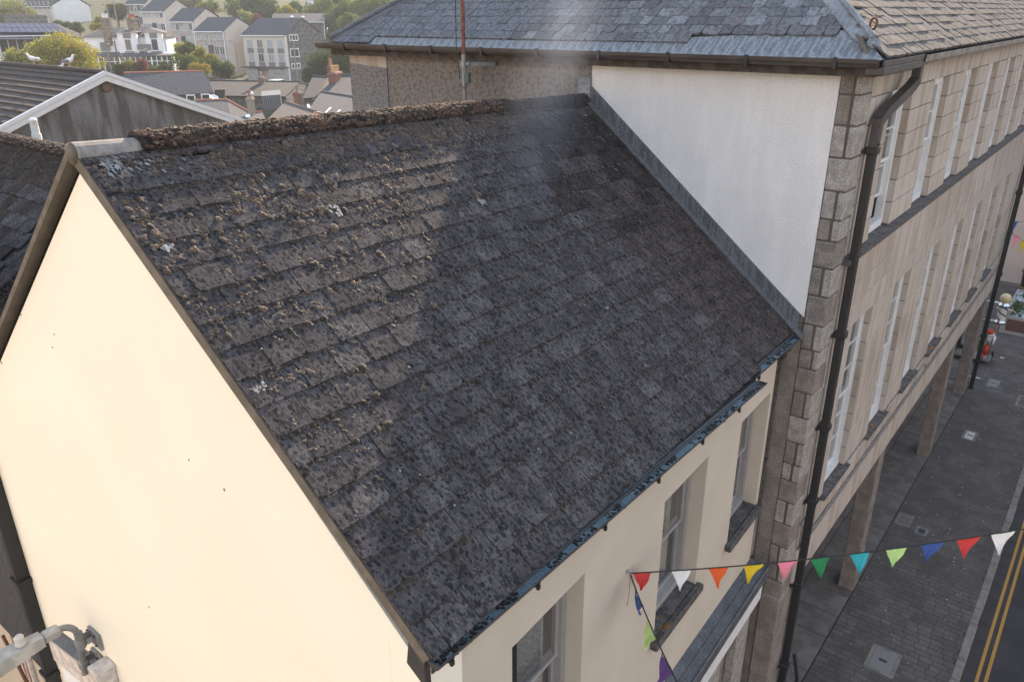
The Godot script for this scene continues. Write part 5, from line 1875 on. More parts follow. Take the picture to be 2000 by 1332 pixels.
	w.box(Vector3(ap.x + hw - 0.6, -5, -50), Vector3(ap.x + hw - 0.3, ap.y - hw * dr - 0.1, -28.5))
	build("gable_wall", w, M.stain_wall, gh)
	for s in [-1.0, 1.0]:
		var bd := MB.new()
		var e := ap + Vector3(s * hw, -hw * dr, 0)
		bd.hexa([ap + Vector3(0, -0.29, -0.06), e + Vector3(0, -0.29, -0.06), e + Vector3(0, -0.29, 0), ap + Vector3(0, -0.29, 0), ap + Vector3(0, -0.09, -0.06), e + Vector3(0, -0.09, -0.06), e + Vector3(0, -0.09, 0), ap + Vector3(0, -0.09, 0)])
		bd.hexa([ap + Vector3(0, -0.3, -0.3), e + Vector3(0, -0.3, -0.3), e + Vector3(0, -0.3, -0.02), ap + Vector3(0, -0.3, -0.02), ap + Vector3(0, -0.27, -0.3), e + Vector3(0, -0.27, -0.3), e + Vector3(0, -0.27, -0.061), ap + Vector3(0, -0.27, -0.061)])
		build("bargeboard", bd, M.white, gh)
		var cp := MB.new()
		cp.hexa([ap + Vector3(0, -0.09, -0.1), e + Vector3(0, -0.09, -0.1), e + Vector3(0, -0.09, 0.035), ap + Vector3(0, -0.09, 0.035), ap + Vector3(0, 0.03, -0.1), e + Vector3(0, 0.03, -0.1), e + Vector3(0, 0.03, 0.035), ap + Vector3(0, 0.03, 0.035)])
		build("verge_capping", cp, M.white, gh)
		var rs := MB.new()
		var back := Vector3(0, 0, -22)
		rs.hexa([ap + Vector3(0, -0.2, -0.1), e + Vector3(0, -0.2, -0.1), e + Vector3(0, -0.2, -0.1) + back, ap + Vector3(0, -0.2, -0.1) + back, ap + Vector3(0, -0.06, -0.1), e + Vector3(0, -0.06, -0.1), e + Vector3(0, -0.06, -0.1) + back, ap + Vector3(0, -0.06, -0.1) + back])
		var so := build("roof_slope", rs, M.concrete_tile, gh)
		for k in 18:
			var q := MB.new()
			var a0 := ap + Vector3(s * hw, -hw * dr, 0) * (k / 18.0) + Vector3(0, -0.055, -0.1)
			var a1 := ap + Vector3(s * hw, -hw * dr, 0) * ((k + 1) / 18.0) + Vector3(0, -0.045, -0.1)
			var segs := 11
			for j in segs:
				var za := Vector3(0, rf(-0.008, 0.008), -2.0 * j)
				var zb := Vector3(0, za.y, -2.0 * (j + 1))
				var b0 := a0 + za
				var b1 := a1 + za + Vector3(s * 0.02, 0.045, 0)
				var c0 := a0 + zb
				var c1 := a1 + zb + Vector3(s * 0.02, 0.045, 0)
				q.quad_out(b0, b1, c1, c0, Vector3(0, 1, 0))
				q.quad_out(b1, b1 + Vector3(0, -0.07, 0), c1 + Vector3(0, -0.07, 0), c1, Vector3(s, 0, 0))
			build("tile_course", q, M.concrete_tile, so)
	var rg := MB.new()
	rg.tube([ap + Vector3(0, -0.02, -0.1), ap + Vector3(0, -0.02, -22)], 0.09, 10)
	build("ridge_tiles", rg, M.concrete_tile, gh)
	var rv := MB.new()
	var rp := Vector3(13.414, 7.694, -28.170)
	rv.lathe(Transform3D(Basis(Vector3.RIGHT, PI / 2), rp), [Vector2(0.0, 0.06), Vector2(0.1, 0.06), Vector2(0.16, 0.03), Vector2(0.16, -0.03)], 16)
	build("round_vent", rv, plain(0.16, 0.1, 0.07), gh)
	var ge := MB.new()
	ge.box(ap + Vector3(hw - 0.02, -hw * dr - 0.2, -0.25), ap + Vector3(hw + 0.14, -hw * dr - 0.05, 0.02))
	ge.box(ap + Vector3(hw, -hw * dr - 0.16, -22), ap + Vector3(hw + 0.12, -hw * dr - 0.06, -0.251))
	build("gutter", ge, M.white, gh)
	# gulls on its ridge
	gull("white herring gull facing left on the brown ridge, nearest the edge", Vector3(13.37, 8.265, -33.4), 2.6, 1.0, M.feather_white)
	gull("grey-backed gull facing right on the brown ridge, near the tree's middle", Vector3(13.37, 8.265, -30.5), -0.6, 1.08, M.feather_grey)
	gull("gull crouching low behind the brown ridge between two standing gulls", Vector3(13.5, 8.05, -31.6), -0.5, 0.8, M.feather_grey)
	# black slate-hung neighbour joined to the cream gable
	var bn := thing("slate_hung_shop", "black slate-hung shop front joined to the left of the cream gable", "shop")
	var bw := MB.new()
	bw.box(Vector3(2.22, 2.45, -16), Vector3(2.6, 8.0, -8.95))
	build("upper_wall", bw, M.slate_hung, bn)
	for k in 18:
		for i in 5:
			var sl := MB.new()
			var z := -8.96 - i * 0.3 - (0.15 if k % 2 == 0 else 0.0)
			var y := 2.45 + k * 0.2
			sl.hexa([Vector3(2.195, y, z - 0.297), Vector3(2.219, y, z - 0.297), Vector3(2.219, y, z), Vector3(2.195, y, z), Vector3(2.21, y + 0.2, z - 0.297), Vector3(2.219, y + 0.2, z - 0.297), Vector3(2.219, y + 0.2, z), Vector3(2.21, y + 0.2, z)])
			build("slate", sl, M.slate_hung, bn)
	var lw := MB.new()
	lw.box(Vector3(2.3, -0.2, -16), Vector3(2.6, 2.45, -8.95))
	build("lower_wall", lw, plain(0.5, 0.43, 0.34), bn)
	for i in 6:
		var rd := MB.new()
		rd.cbox(Transform3D(), Vector3(2.24, -0.1, -10.05 - i * 0.075), Vector3(2.3, 2.44, -9.995 - i * 0.075), 0.01)
		build("pilaster_reed", rd, M.white_worn if i % 2 == 0 else plain(0.25, 0.13, 0.08), bn)
	var rc := MB.new()
	rc.tube([Vector3(2.2, 2.2, -10.6), Vector3(2.18, 1.9, -10.2), Vector3(2.2, 1.3, -9.9), Vector3(2.2, 0.6, -9.75)], 0.022, 6)
	build("rusty_cable", rc, plain(0.14, 0.05, 0.025), bn)
	var bp := MB.new()
	bp.cbox(Transform3D(), Vector3(2.12, 1.9, -8.97), Vector3(2.262, 8.0, -8.83), 0.02)
	bp.cbox(Transform3D(), Vector3(2.15, -0.1, -8.95), Vector3(2.25, 1.9, -8.85), 0.02)
	for y in [4.0, 2.6]:
		bp.box(Vector3(2.1, y, -9.0), Vector3(2.262, y + 0.06, -8.8))
	build("downpipe", bp, M.black_iron, bn)
	# shop fascia under the lamp, on the cream gable
	var sf := thing("shop_fascia", "peeling pinkish white shop fascia with lead top below the wall lamp", "fascia board")
	var a0 := Vector3(2.150, 3.465, -8.427)
	var a1 := Vector3(2.150, 3.673, -7.248)
	var lead := MB.new()
	var up := Vector3(0, 0.02, 0)
	var inw := Vector3(0.108, 0.04, 0)
	lead.hexa([a0, a0 + inw, a1 + inw, a1, a0 + up, a0 + inw + up, a1 + inw + up, a1 + up])
	build("lead_top", lead, M.lead_dark, sf)
	var fb := MB.new()
	fb.hexa([a0 + Vector3(-0.01, -0.32, 0), a0 + Vector3(0.03, -0.32, 0), a1 + Vector3(0.03, -0.32, 0), a1 + Vector3(-0.01, -0.32, 0), a0 + Vector3(-0.01, -0.01, 0), a0 + Vector3(0.03, -0.01, 0), a1 + Vector3(0.03, -0.01, 0), a1 + Vector3(-0.01, -0.01, 0)])
	build("board", fb, skin(mat(0.7, 0.62, 0.57, 0.8), M.white_worn.albedo_texture, 0.7), sf)
	var rcs := MB.new()
	rcs.hexa([a0 + Vector3(0.05, -1.2, 0), a0 + Vector3(0.1, -1.2, 0), a1 + Vector3(0.1, -1.2, 0), a1 + Vector3(0.05, -1.2, 0), a0 + Vector3(0.05, -0.32, 0), a0 + Vector3(0.1, -0.32, 0), a1 + Vector3(0.1, -0.32, 0), a1 + Vector3(0.05, -0.32, 0)])
	build("sign_panel", rcs, M.far_white, sf)
	var bxp := Vector3(2.140, 3.901, -7.032)
	var bx := MB.new()
	bx.cbox(Transform3D(), bxp + Vector3(-0.06, -0.9, -0.07), bxp + Vector3(0.119, -0.04, 0.09), 0.012)
	bx.cbox(Transform3D(), bxp + Vector3(-0.08, -0.04, -0.09), bxp + Vector3(0.119, 0.02, 0.11), 0.012)
	build("corbel", bx, M.white_worn, sf)
	# wall lamp
	var lp := thing("street_lamp", "grey street lamp head on a bent wall bracket, bottom left corner", "street lamp")
	var p0 := Vector3(2.110, 3.694, -7.378)
	var p1 := Vector3(2.110, 4.193, -7.267)
	var up1 := (p1 - p0).normalized()
	var arm := []
	arm.append(p0 - up1 * 0.08)
	arm.append(p1)
	for i in range(1, 7):
		var t := PI / 2 * i / 6.0
		arm.append(p1 + Vector3(-0.16 * (1 - cos(t)), 0.2 * sin(t), 0))
	var spig: Vector3 = arm[-1] + Vector3(-0.06, 0.0, 0)
	arm.append(spig)
	var am := MB.new()
	am.tube(arm, 0.033, 10)
	am.tube([p1 + Vector3(0, -0.02, 0), p1 + Vector3(0, 0.05, 0)], 0.042, 10)
	build("bracket_arm", am, M.galv, lp)
	for q in [0.12, 0.78]:
		var pl := MB.new()
		var c := p0.lerp(p1, q)
		pl.cbox(Transform3D(), Vector3(2.07, c.y - 0.06, c.z - 0.05), Vector3(2.15, c.y + 0.06, c.z + 0.05), 0.015)
		pl.box(Vector3(2.15, c.y - 0.075, c.z - 0.03), Vector3(2.24, c.y + 0.075, c.z - 0.015))
		pl.cbox(Transform3D(), Vector3(2.228, c.y - 0.1, c.z - 0.07), Vector3(2.258, c.y + 0.1, c.z + 0.17), 0.006)
		pl.box(Vector3(2.15, c.y + 0.02, c.z + 0.04), Vector3(2.23, c.y + 0.035, c.z + 0.1))
		var po := build("clamp_plate", pl, M.galv, lp)
		var bo := MB.new()
		for k in 4:
			bo.lathe(Transform3D(Basis(Vector3.BACK, PI / 2), Vector3(2.222, c.y + (0.06 if k < 2 else -0.06), c.z + (0.09 if k % 2 else -0.06))), [Vector2(0, 0.012), Vector2(0.012, 0.012), Vector2(0.012, -0.004)], 6)
		build("bolt", bo, M.rust, po)
	var T := Transform3D(Basis.from_scale(Vector3(1.1, 1.25, 1.35)), spig + Vector3(0.02, 0, 0))
	var hd := MB.new()
	hd.cbox(T, Vector3(-0.1, -0.045, -0.045), Vector3(0.05, 0.045, 0.045), 0.02)
	hd.hexa([T * Vector3(-0.5, -0.05, -0.1), T * Vector3(-0.1, -0.045, -0.05), T * Vector3(-0.1, -0.045, 0.05), T * Vector3(-0.5, -0.05, 0.1), T * Vector3(-0.5, 0.05, -0.08), T * Vector3(-0.1, 0.045, -0.045), T * Vector3(-0.1, 0.045, 0.045), T * Vector3(-0.5, 0.05, 0.08)])
	hd.cbox(T, Vector3(-0.95, -0.055, -0.12), Vector3(-0.5, 0.055, 0.12), 0.025)
	build("lamp_head", hd, M.lamp_grey, lp)
	var fn := MB.new()
	for i in 5:
		fn.fbox(T, Vector3(-0.93, 0.056, -0.085 + i * 0.038), Vector3(-0.62, 0.062, -0.07 + i * 0.038))
	build("cooling_fin", fn, plain(0.24, 0.2, 0.14), lp)
	var pc := MB.new()
	pc.lathe(Transform3D(Basis(), T * Vector3(-0.26, 0.05, 0)), [Vector2(0.05, 0), Vector2(0.05, 0.025), Vector2(0.042, 0.03), Vector2(0.042, 0.09), Vector2(0.03, 0.105), Vector2(0, 0.105)], 14)
	build("photocell", pc, plain(0.55, 0.53, 0.5, 0.4), lp)

func gull(label: String, p: Vector3, yaw: float, s: float, back: Material) -> void:
	var o := thing("gull", label, "gull", "gulls on the brown tiled ridge")
	o.position = p
	o.rotation.y = yaw
	var b := MB.new()   # body, neck and head as one skin: rings along a curved spine, facing +x
	var spine := [[-0.2, 0.13, 0.012], [-0.14, 0.15, 0.045], [-0.06, 0.175, 0.075], [0.03, 0.2, 0.085], [0.09, 0.235, 0.07], [0.125, 0.28, 0.045], [0.14, 0.32, 0.038], [0.155, 0.35, 0.042], [0.18, 0.365, 0.036], [0.2, 0.36, 0.018]]
	var path := []
	var rad := []
	for q in spine:
		path.append(Vector3(q[0], q[1], 0) * s)
		rad.append(q[2] * s)
	b.tube(path, rad, 12)
	build("body", b, M.feather_white, o)
	for sd in [-1.0, 1.0]:
		var w := MB.new()
		w.blob(Vector3(-0.07, 0.19, sd * 0.062) * s, Vector3(0.16, 0.055, 0.03) * s, 3, 0.04)
		w.prism([Vector3(-0.16, 0.2, sd * 0.05) * s, Vector3(-0.3, 0.135, sd * 0.02) * s, Vector3(-0.16, 0.16, sd * 0.06) * s], Vector3(0, 0, sd * 0.01 * s))
		build("wing", w, back if back == M.feather_grey else plain(0.62, 0.64, 0.68), o)
		var l := MB.new()
		l.tube([Vector3(0.0, 0.13, sd * 0.03) * s, Vector3(0.005, 0.06, sd * 0.032) * s, Vector3(0.0, 0.0, sd * 0.035) * s, Vector3(0.04, -0.003, sd * 0.04) * s], 0.007 * s, 6)
		build("leg", l, plain(0.55, 0.35, 0.3), o)
	var bk := MB.new()
	bk.tube([Vector3(0.195, 0.36, 0) * s, Vector3(0.235, 0.352, 0) * s, Vector3(0.252, 0.338, 0) * s], [0.014 * s, 0.011 * s, 0.003 * s], 8)
	build("beak", bk, plain(0.6, 0.3, 0.06), o)

# ---------------------------------------------------------------- the town on the hill
func shell(b: MB, a: Vector3, e: Vector3, f: Vector3, g: Vector3, k: float) -> void:   # a slab of roof, its top at the four corners
	var n := (f - a).cross(g - e).normalized()
	if n.y < 0:
		n = -n
	b.hexa([a - n * k, e - n * k, f - n * k, g - n * k, a, e, f, g])

func far_house(called: String, label: String, cat: String, ce: Vector3, le: Vector3, re: Vector3, rr: Vector3, by: float, wm: Material, gm: Material, rm: Material, group := "") -> Array:
	var o := thing(called, label, cat, group)
	le.y = ce.y
	var ux := Vector3(le.x - ce.x, 0, le.z - ce.z)
	var L := ux.length()
	ux /= L
	var gx := Vector3(re.x - ce.x, 0, re.z - ce.z)
	var W := gx.length()
	gx /= W
	var f := clampf(Vector3(rr.x - ce.x, 0, rr.z - ce.z).dot(gx) / W, 0.3, 0.7)
	var rid := ce + gx * W * f
	rid.y = rr.y
	var far := ux * L
	var nrm := (-gx + ux * gx.dot(ux)).normalized()
	var base := by - 4.0
	var fw := MB.new()
	fw.prism([Vector3(ce.x, base, ce.z), ce, le, Vector3(le.x, base, le.z)], gx * 0.3)
	build("front_wall", fw, wm, o)
	for k in 2:
		var gw := MB.new()
		var sft: Vector3 = Vector3.ZERO if k == 0 else far - ux * 0.3
		gw.prism([Vector3(ce.x, base, ce.z) + gx * 0.301 + sft, ce + gx * 0.301 + sft + Vector3(0, 0.301 / (W * f) * (rid.y - ce.y), 0), rid + sft, re + sft - gx * 0.301, Vector3(re.x, base, re.z) - gx * 0.301 + sft], ux * 0.3)
		build("gable_wall", gw, gm, o)
	var ev := MB.new()
	var oh := -gx * 0.3 * 1.0
	var dz := Vector3(0, -(rid.y - ce.y) / (W * f) * 0.3, 0)
	var up := Vector3(0, 0.12, 0)
	shell(ev, ce + oh + dz + up - ux * 0.12, le + oh + dz + up + ux * 0.12, rid + far + up + ux * 0.12, rid + up - ux * 0.12, 0.12)
	shell(ev, rid + up - ux * 0.12, rid + far + up + ux * 0.12, re + far + gx * 0.25 + Vector3(0, 0.0, 0) + ux * 0.12, re + gx * 0.25 - ux * 0.12, 0.12)
	build("roof", ev, rm, o)
	var gt := MB.new()
	gt.tube([ce + oh * 1.3 + dz - ux * 0.1, le + oh * 1.3 + dz + ux * 0.1], 0.09, 6)
	gt.tube([ce + oh * 0.4 - ux * 0.02, Vector3(ce.x, by - 1, ce.z) + oh * 0.4], 0.07, 6)
	build("gutter", gt, M.white_upvc, o)
	return [o, Transform3D(Basis(ux * (1.0 if ux.cross(Vector3.UP).dot(nrm) > 0 else -1.0), Vector3.UP, nrm), Vector3(ce.x, by, ce.z)), L, W, gx, ux]

func chimney(label: String, p: Vector3, w: float, d: float, hgt: float, m: Material, pots: int, pm: Material) -> void:
	var o := thing("chimney", label, "chimney")
	var b := MB.new()
	b.cbox(Transform3D(Basis(Vector3.UP, 0.5), p), Vector3(-w / 2, -2.5, -d / 2), Vector3(w / 2, hgt, d / 2), 0.03)
	b.cbox(Transform3D(Basis(Vector3.UP, 0.5), p), Vector3(-w / 2 - 0.06, hgt - 0.3, -d / 2 - 0.06), Vector3(w / 2 + 0.06, hgt - 0.1, d / 2 + 0.06), 0.02)
	build("stack", b, m, o)
	for i in pots:
		var q := MB.new()
		var x := (i + 0.5) / pots * w - w / 2
		q.lathe(Transform3D(Basis(Vector3.UP, 0.5), p + Basis(Vector3.UP, 0.5) * Vector3(x, hgt, 0)), [Vector2(0.16, 0), Vector2(0.13, 0.5), Vector2(0.16, 0.55), Vector2(0.16, 0.62), Vector2(0.1, 0.6)], 10)
		build("chimney_pot", q, pm, o)

func quad_roof(called: String, label: String, p: Array, k: float, m: Material, wall: Material, wall_down: float) -> Node3D:   # a roof slope on its walls; p[0], p[1] along the eaves, p[2], p[3] along the ridge
	var o := thing(called, label, "house")
	var a: Vector3 = p[0]
	var e: Vector3 = p[1]
	var f: Vector3 = p[2]
	var g: Vector3 = p[3]
	var b := MB.new()
	shell(b, a, e, f, g, k)
	var bk := Vector3(f.x - e.x, 0, f.z - e.z)   # the other slope, behind the ridge
	var bk2 := Vector3(g.x - a.x, 0, g.z - a.z)
	shell(b, g, f, Vector3(f.x + bk.x, e.y, f.z + bk.z), Vector3(g.x + bk2.x, a.y, g.z + bk2.z), k)
	build("roof", b, m, o)
	var w := MB.new()
	var y := minf(a.y, e.y) - wall_down
	var ins := Vector3(bk.x, 0, bk.z) * 0.06
	var q0 := a + ins
	var q1 := e + ins
	var q2 := Vector3(f.x + bk.x * 0.94, e.y, f.z + bk.z * 0.94)
	var q3 := Vector3(g.x + bk2.x * 0.94, a.y, g.z + bk2.z * 0.94)
	w.hexa([Vector3(q0.x, y, q0.z), Vector3(q1.x, y, q1.z), Vector3(q2.x, y, q2.z), Vector3(q3.x, y, q3.z), q0 - Vector3(0, k, 0), q1 - Vector3(0, k, 0), q2 - Vector3(0, k, 0), q3 - Vector3(0, k, 0)])
	w.prism([q1 - Vector3(0, k, 0), q2 - Vector3(0, k, 0), f - Vector3(0, k * 1.6, 0)], (g - f).normalized() * 0.25)
	build("walls", w, wall, o)
	var r := MB.new()
	r.tube([f, g], 0.1, 8)
	build("ridge", r, M.terracotta if wall == M.stone_warm else m, o)
	return o

func skylight(o: Node, a: Vector3, e: Vector3, f: Vector3, g: Vector3) -> void:
	var n := (f - a).cross(g - e).normalized()
	if n.y < 0:
		n = -n
	var b := MB.new()
	b.hexa([a + n * 0.03, e + n * 0.03, f + n * 0.03, g + n * 0.03, a + n * 0.12, e + n * 0.12, f + n * 0.12, g + n * 0.12])
	build("skylight", b, plain(0.6, 0.66, 0.7, 0.15), o)

func pole_lamp(label: String, base: Vector3, hgt: float, armv: Vector3, m: Material, called := "lamp_post", cat := "lamp post") -> void:
	var o := thing(called, label, cat)
	var b := MB.new()
	b.tube([base - Vector3(0, 1.5, 0), base + Vector3(0, hgt * 0.3, 0), base + Vector3(0, hgt, 0)], [0.13, 0.12, 0.08], 8)
	build("post", b, m, o)
	if armv != Vector3.ZERO:
		var h := MB.new()
		h.tube([base + Vector3(0, hgt, 0), base + Vector3(0, hgt + 0.25, 0) + armv * 0.5, base + Vector3(0, hgt + 0.3, 0) + armv], [0.06, 0.07, 0.13], 8)
		build("lamp_head", h, m, o)

func make_far_town() -> void:
	var gg := "stepped terrace of pale houses on the hill"
	var t4 := far_house("terraced_house", "lowest pale terraced house, next to the flats, warm blank gable", "house", Vector3(83.010, 7.228, -128.524), Vector3(80.625, 7.385, -133.550), Vector3(90.110, 8.017, -131.001), Vector3(87.052, 9.297, -129.452), Vector3(82.874, 3.010, -128.612).y, M.far_grey, M.far_cream, M.slate_far, gg)
	var t3 := far_house("terraced_house", "second pale terraced house up the hill, grey lower storey", "house", Vector3(85.219, 8.710, -141.290), Vector3(83.362, 8.799, -145.859), Vector3(92.300, 9.491, -143.950), Vector3(89.215, 10.843, -142.354), Vector3(85.021, 4.252, -141.408).y, M.far_grey, M.far_cream, M.slate_far, gg)
	var t2 := far_house("terraced_house", "third pale terraced house up the hill, with an orange reflected window", "house", Vector3(87.601, 10.431, -154.952), Vector3(85.564, 10.494, -159.499), Vector3(94.771, 11.034, -157.716), Vector3(91.476, 12.524, -156.183), Vector3(87.356, 6.418, -155.090).y, M.far_cream, M.far_cream, M.slate_far, gg)
	var t1 := far_house("terraced_house", "uppermost pale terraced house, its roof cut by the top edge", "house", Vector3(91.438, 11.887, -168.828), Vector3(89.663, 11.874, -173.163), Vector3(98.342, 12.454, -171.851), Vector3(95.165, 13.992, -170.202), Vector3(90.464, 7.676, -169.353).y, M.far_cream, M.far_cream, M.slate_far, gg)
	for h in [t4, t3, t2, t1]:
		var sp := []
		for k in 5:
			sp.append([0.12 + k * 0.19, 2.8, 0.8 if k != 2 else 0.45, 1.3 if k != 2 else 0.7, 2 if k != 2 else 1])
		for k in 4:
			sp.append([[0.12, 0.3, 0.72, 0.9][k], 0.3, 0.95, 1.5, 2])
		front_rows(h, sp)
		var t: Transform3D = h[1]
		var d := MB.new()
		var dir := front_dir(h)
		var q: Vector3 = t.origin + dir * h[2] * 0.5
		d.fbox(Transform3D(Basis(dir, Vector3.UP, dir.cross(Vector3.UP)), q), Vector3(-0.5, -0.4, -0.05), Vector3(0.5, 1.9, 0.05))
		build("door", d, M.black_paint, h[0])
	# the flats
	var fl := far_house("block_of_flats", "three storey flats with pale piers and a dark stone gable", "flats", Vector3(88.429, 6.623, -118.678), Vector3(85.526, 6.952, -126.863), Vector3(96.751, 6.857, -119.813), Vector3(92.676, 9.125, -119.215), Vector3(88.246, -0.189, -118.814).y, M.far_cream, M.stone_wall, M.slate_far)
	var H: float = Vector3(88.429, 6.623, -118.678).y - Vector3(88.246, -0.189, -118.814).y
	var spf := []
	for k in 4:
		for r in 2:
			spf.append([0.14 + k * 0.235, H * (0.35 if r == 0 else 0.68), 1.15, H * 0.2, 2])
	front_rows(fl, spf)
	var fd := front_dir(fl)
	var ft: Transform3D = fl[1]
	var fo := Transform3D(Basis(fd, Vector3.UP, fd.cross(Vector3.UP)), ft.origin)
	var outw := 1.0 if fd.cross(Vector3.UP).dot(ft.basis.z) > 0 else -1.0
	for k in 4:
		for r in 2:
			var pn := MB.new()
			var c: float = (0.14 + k * 0.235) * fl[2]
			var y := H * (0.23 if r == 0 else 0.56)
			pn.fbox(fo, Vector3(c - 0.62, y, minf(0.0, 0.06 * outw)), Vector3(c + 0.62, y + H * 0.115, maxf(0.0, 0.06 * outw)))
			build("grey_panel", pn, M.panel_grey, fl[0])
	var ga := MB.new()
	ga.fbox(fo, Vector3(0.1, -3, minf(0.05, 1.4 * outw)), Vector3(fl[2] * 0.36, H * 0.215, maxf(0.05, 1.4 * outw)))
	ga.fbox(fo, Vector3(fl[2] * 0.62, -3, minf(0.05, 1.4 * outw)), Vector3(fl[2] * 0.86, H * 0.2, maxf(0.05, 1.4 * outw)))
	build("garage_block", ga, M.far_grey, fl[0])
	var gaf := MB.new()
	gaf.fbox(fo, Vector3(-0.1, H * 0.217, minf(0.0, 1.7 * outw)), Vector3(fl[2], H * 0.24, maxf(0.0, 1.7 * outw)))
	build("flat_roof", gaf, M.black_paint, fl[0])
	# windows in the stone gable
	var gx: Vector3 = fl[4]
	var gn := gx.cross(Vector3.UP)
	if gn.dot(fd) > 0:
		gn = -gn
	for w in [[Vector3(89.226, 5.585, -118.706), 2.1, 1.05, 3], [Vector3(89.131, 2.947, -118.776), 2.1, 1.45, 2], [Vector3(89.101, 1.026, -118.799), 2.1, 0.95, 3]]:
		var p: Vector3 = w[0]
		var ccc := ft.origin
		var along := (Vector3(p.x, 0, p.z) - Vector3(ccc.x, 0, ccc.z)).dot(gx)
		var oo := Vector3(ccc.x, p.y, ccc.z) + gx * along + gn * 0.02
		var bx := gx if gx.cross(Vector3.UP).dot(gn) > 0 else -gx
		far_window(fl[0], Transform3D(Basis(bx, Vector3.UP, gn), oo if bx == gx else oo + gx * w[1]), w[1], w[2], w[3], M.white_upvc, M.far_glass, 0.14)
	var hb := far_house("slate_roofed_house", "low slate-roofed stone house with two rooflights behind the flats", "house", Vector3(110.709, 8.392, -135.531), Vector3(105.465, 8.405, -145.867), Vector3(117.098, 8.506, -141.930), Vector3(113.202, 9.821, -139.948), Vector3(110.578, 6.277, -135.637).y, M.stone_wall, M.stone_wall, M.slate_far)
	for q in [568, 590]:
		var b := MB.new()
		b.blob(Vector3(105.175, 9.320, -138.615), Vector3(0.5, 0.2, 0.3), 2, 0.05) if q == 568 else b.blob(Vector3(106.893, 9.273, -137.295), Vector3(0.5, 0.2, 0.3), 3, 0.05)
		build("rooflight", b, M.white, hb[0])
	# white gabled house, upper left
	var wh := far_house("white_gabled_house", "long cream house with a big blank white gable, upper left", "house", Vector3(79.297, 11.555, -183.608), Vector3(78.813, 12.170, -198.959), Vector3(88.514, 11.605, -186.014), Vector3(84.115, 13.859, -184.753), Vector3(79.008, 8.624, -183.733).y, M.far_cream, M.far_white, M.slate_dark)
	var ws := []
	for k in 7:
		ws.append([0.07 + k * 0.125, 2.3, 0.55, 1.5, 1])
	front_rows(wh, ws, M.far_glass)
	# houses along the top edge
	var h1 := far_house("white_house", "white house with small dark windows between trees at the top edge", "house", Vector3(143.440, 11.806, -186.145), Vector3(138.432, 11.839, -193.599), Vector3(151.374, 12.021, -193.912), Vector3(147.486, 14.787, -189.335), Vector3(143.282, 11.177, -186.267).y, M.far_white, M.far_white, M.slate_far)
	front_rows(h1, [[0.45, 1.6, 0.9, 1.4, 2], [0.78, 1.6, 1.4, 1.4, 2], [0.22, 1.6, 0.8, 1.4, 2]], M.far_glass)
	far_house("white_house", "pale blue-white house side half hidden by trees, top edge centre-left", "house", Vector3(131.474, 13.742, -200.785), Vector3(129.838, 13.780, -205.405), Vector3(137.852, 13.900, -208.559), Vector3(134.828, 15.347, -204.564), Vector3(131.200, 11.361, -200.964).y, M.far_white, M.far_white, M.slate_far)
	far_house("white_house", "small pale house with dark red doors by the woods, top edge", "house", Vector3(140.641, 12.931, -175.627), Vector3(139.165, 12.957, -179.338), Vector3(146.786, 13.048, -182.236), Vector3(144.056, 14.102, -179.299), Vector3(140.501, 11.118, -175.739).y, M.far_cream, M.far_cream, M.slate_far)
	# house with solar panels
	var so := quad_roof("solar_roof_house", "low white house with a double row of solar panels on its roof", [Vector3(43.349, 7.623, -122.560), Vector3(54.212, 7.093, -118.157), Vector3(54.705, 8.714, -125.604), Vector3(45.960, 8.799, -129.061)], 0.15, M.slate_far, M.far_white, 4.5)
	for r in 2:
		for k in 12:
			var u0 := 0.04 + r * 0.46
			var u1 := u0 + 0.43
			var ea := Vector3(43.855, 7.648, -122.273)
			var eb := Vector3(52.709, 7.510, -118.726)
			var ra := Vector3(46.446, 8.762, -128.674)
			var rb := Vector3(54.266, 8.686, -125.576)
			var s0 := k / 12.0 + 0.004
			var s1 := (k + 1) / 12.0 - 0.004
			var a := ea.lerp(eb, s0).lerp(ra.lerp(rb, s0), u0)
			var e := ea.lerp(eb, s1).lerp(ra.lerp(rb, s1), u0)
			var f := ea.lerp(eb, s1).lerp(ra.lerp(rb, s1), u1)
			var g := ea.lerp(eb, s0).lerp(ra.lerp(rb, s0), u1)
			var up := Vector3(0, 0.16, 0)
			var b := MB.new()
			b.hexa([a + up * 0.4, e + up * 0.4, f + up * 0.4, g + up * 0.4, a + up, e + up, f + up, g + up])
			build("solar_panel", b, M.solar, so)
	var sx := (Vector3(50.226, 5.956, -120.122) - Vector3(45.254, 6.071, -122.082))
	sx.y = 0
	var sxn := sx.normalized()
	for k in 6:
		var p := Vector3(45.141, 5.175, -122.338) + sx * (k * 0.19)
		far_window(so, Transform3D(Basis(sxn, Vector3.UP, sxn.cross(Vector3.UP)), p + sxn.cross(Vector3.UP) * 0.55), 1.15, 2.2, 1, M.white_upvc, M.far_glass, 0.12)
	var lt := MB.new()
	lt.hexa([Vector3(43.233, 6.965, -121.009), Vector3(48.516, 6.862, -118.989), Vector3(48.913, 7.271, -120.986), Vector3(43.999, 7.356, -122.859), Vector3(43.246, 7.026, -121.004), Vector3(48.528, 6.926, -118.984), Vector3(48.926, 7.335, -120.981), Vector3(44.012, 7.418, -122.854)])
	build("porch_roof", lt, M.slate_far, so)
	make_inn()
	# the huddle of roofs in the dip
	var c1 := quad_roof("slate_cottage", "slate cottage roof with stone wall and two small white windows", [Vector3(38.999, 2.350, -78.886), Vector3(46.286, 2.655, -74.844), Vector3(48.108, 4.437, -79.006), Vector3(41.394, 4.477, -82.721)], 0.12, M.slate_far, M.stone_warm, 5.0)
	var c1x := (Vector3(45.527, 1.922, -74.840) - Vector3(43.874, 1.947, -75.821))
	c1x.y = 0
	c1x = c1x.normalized()
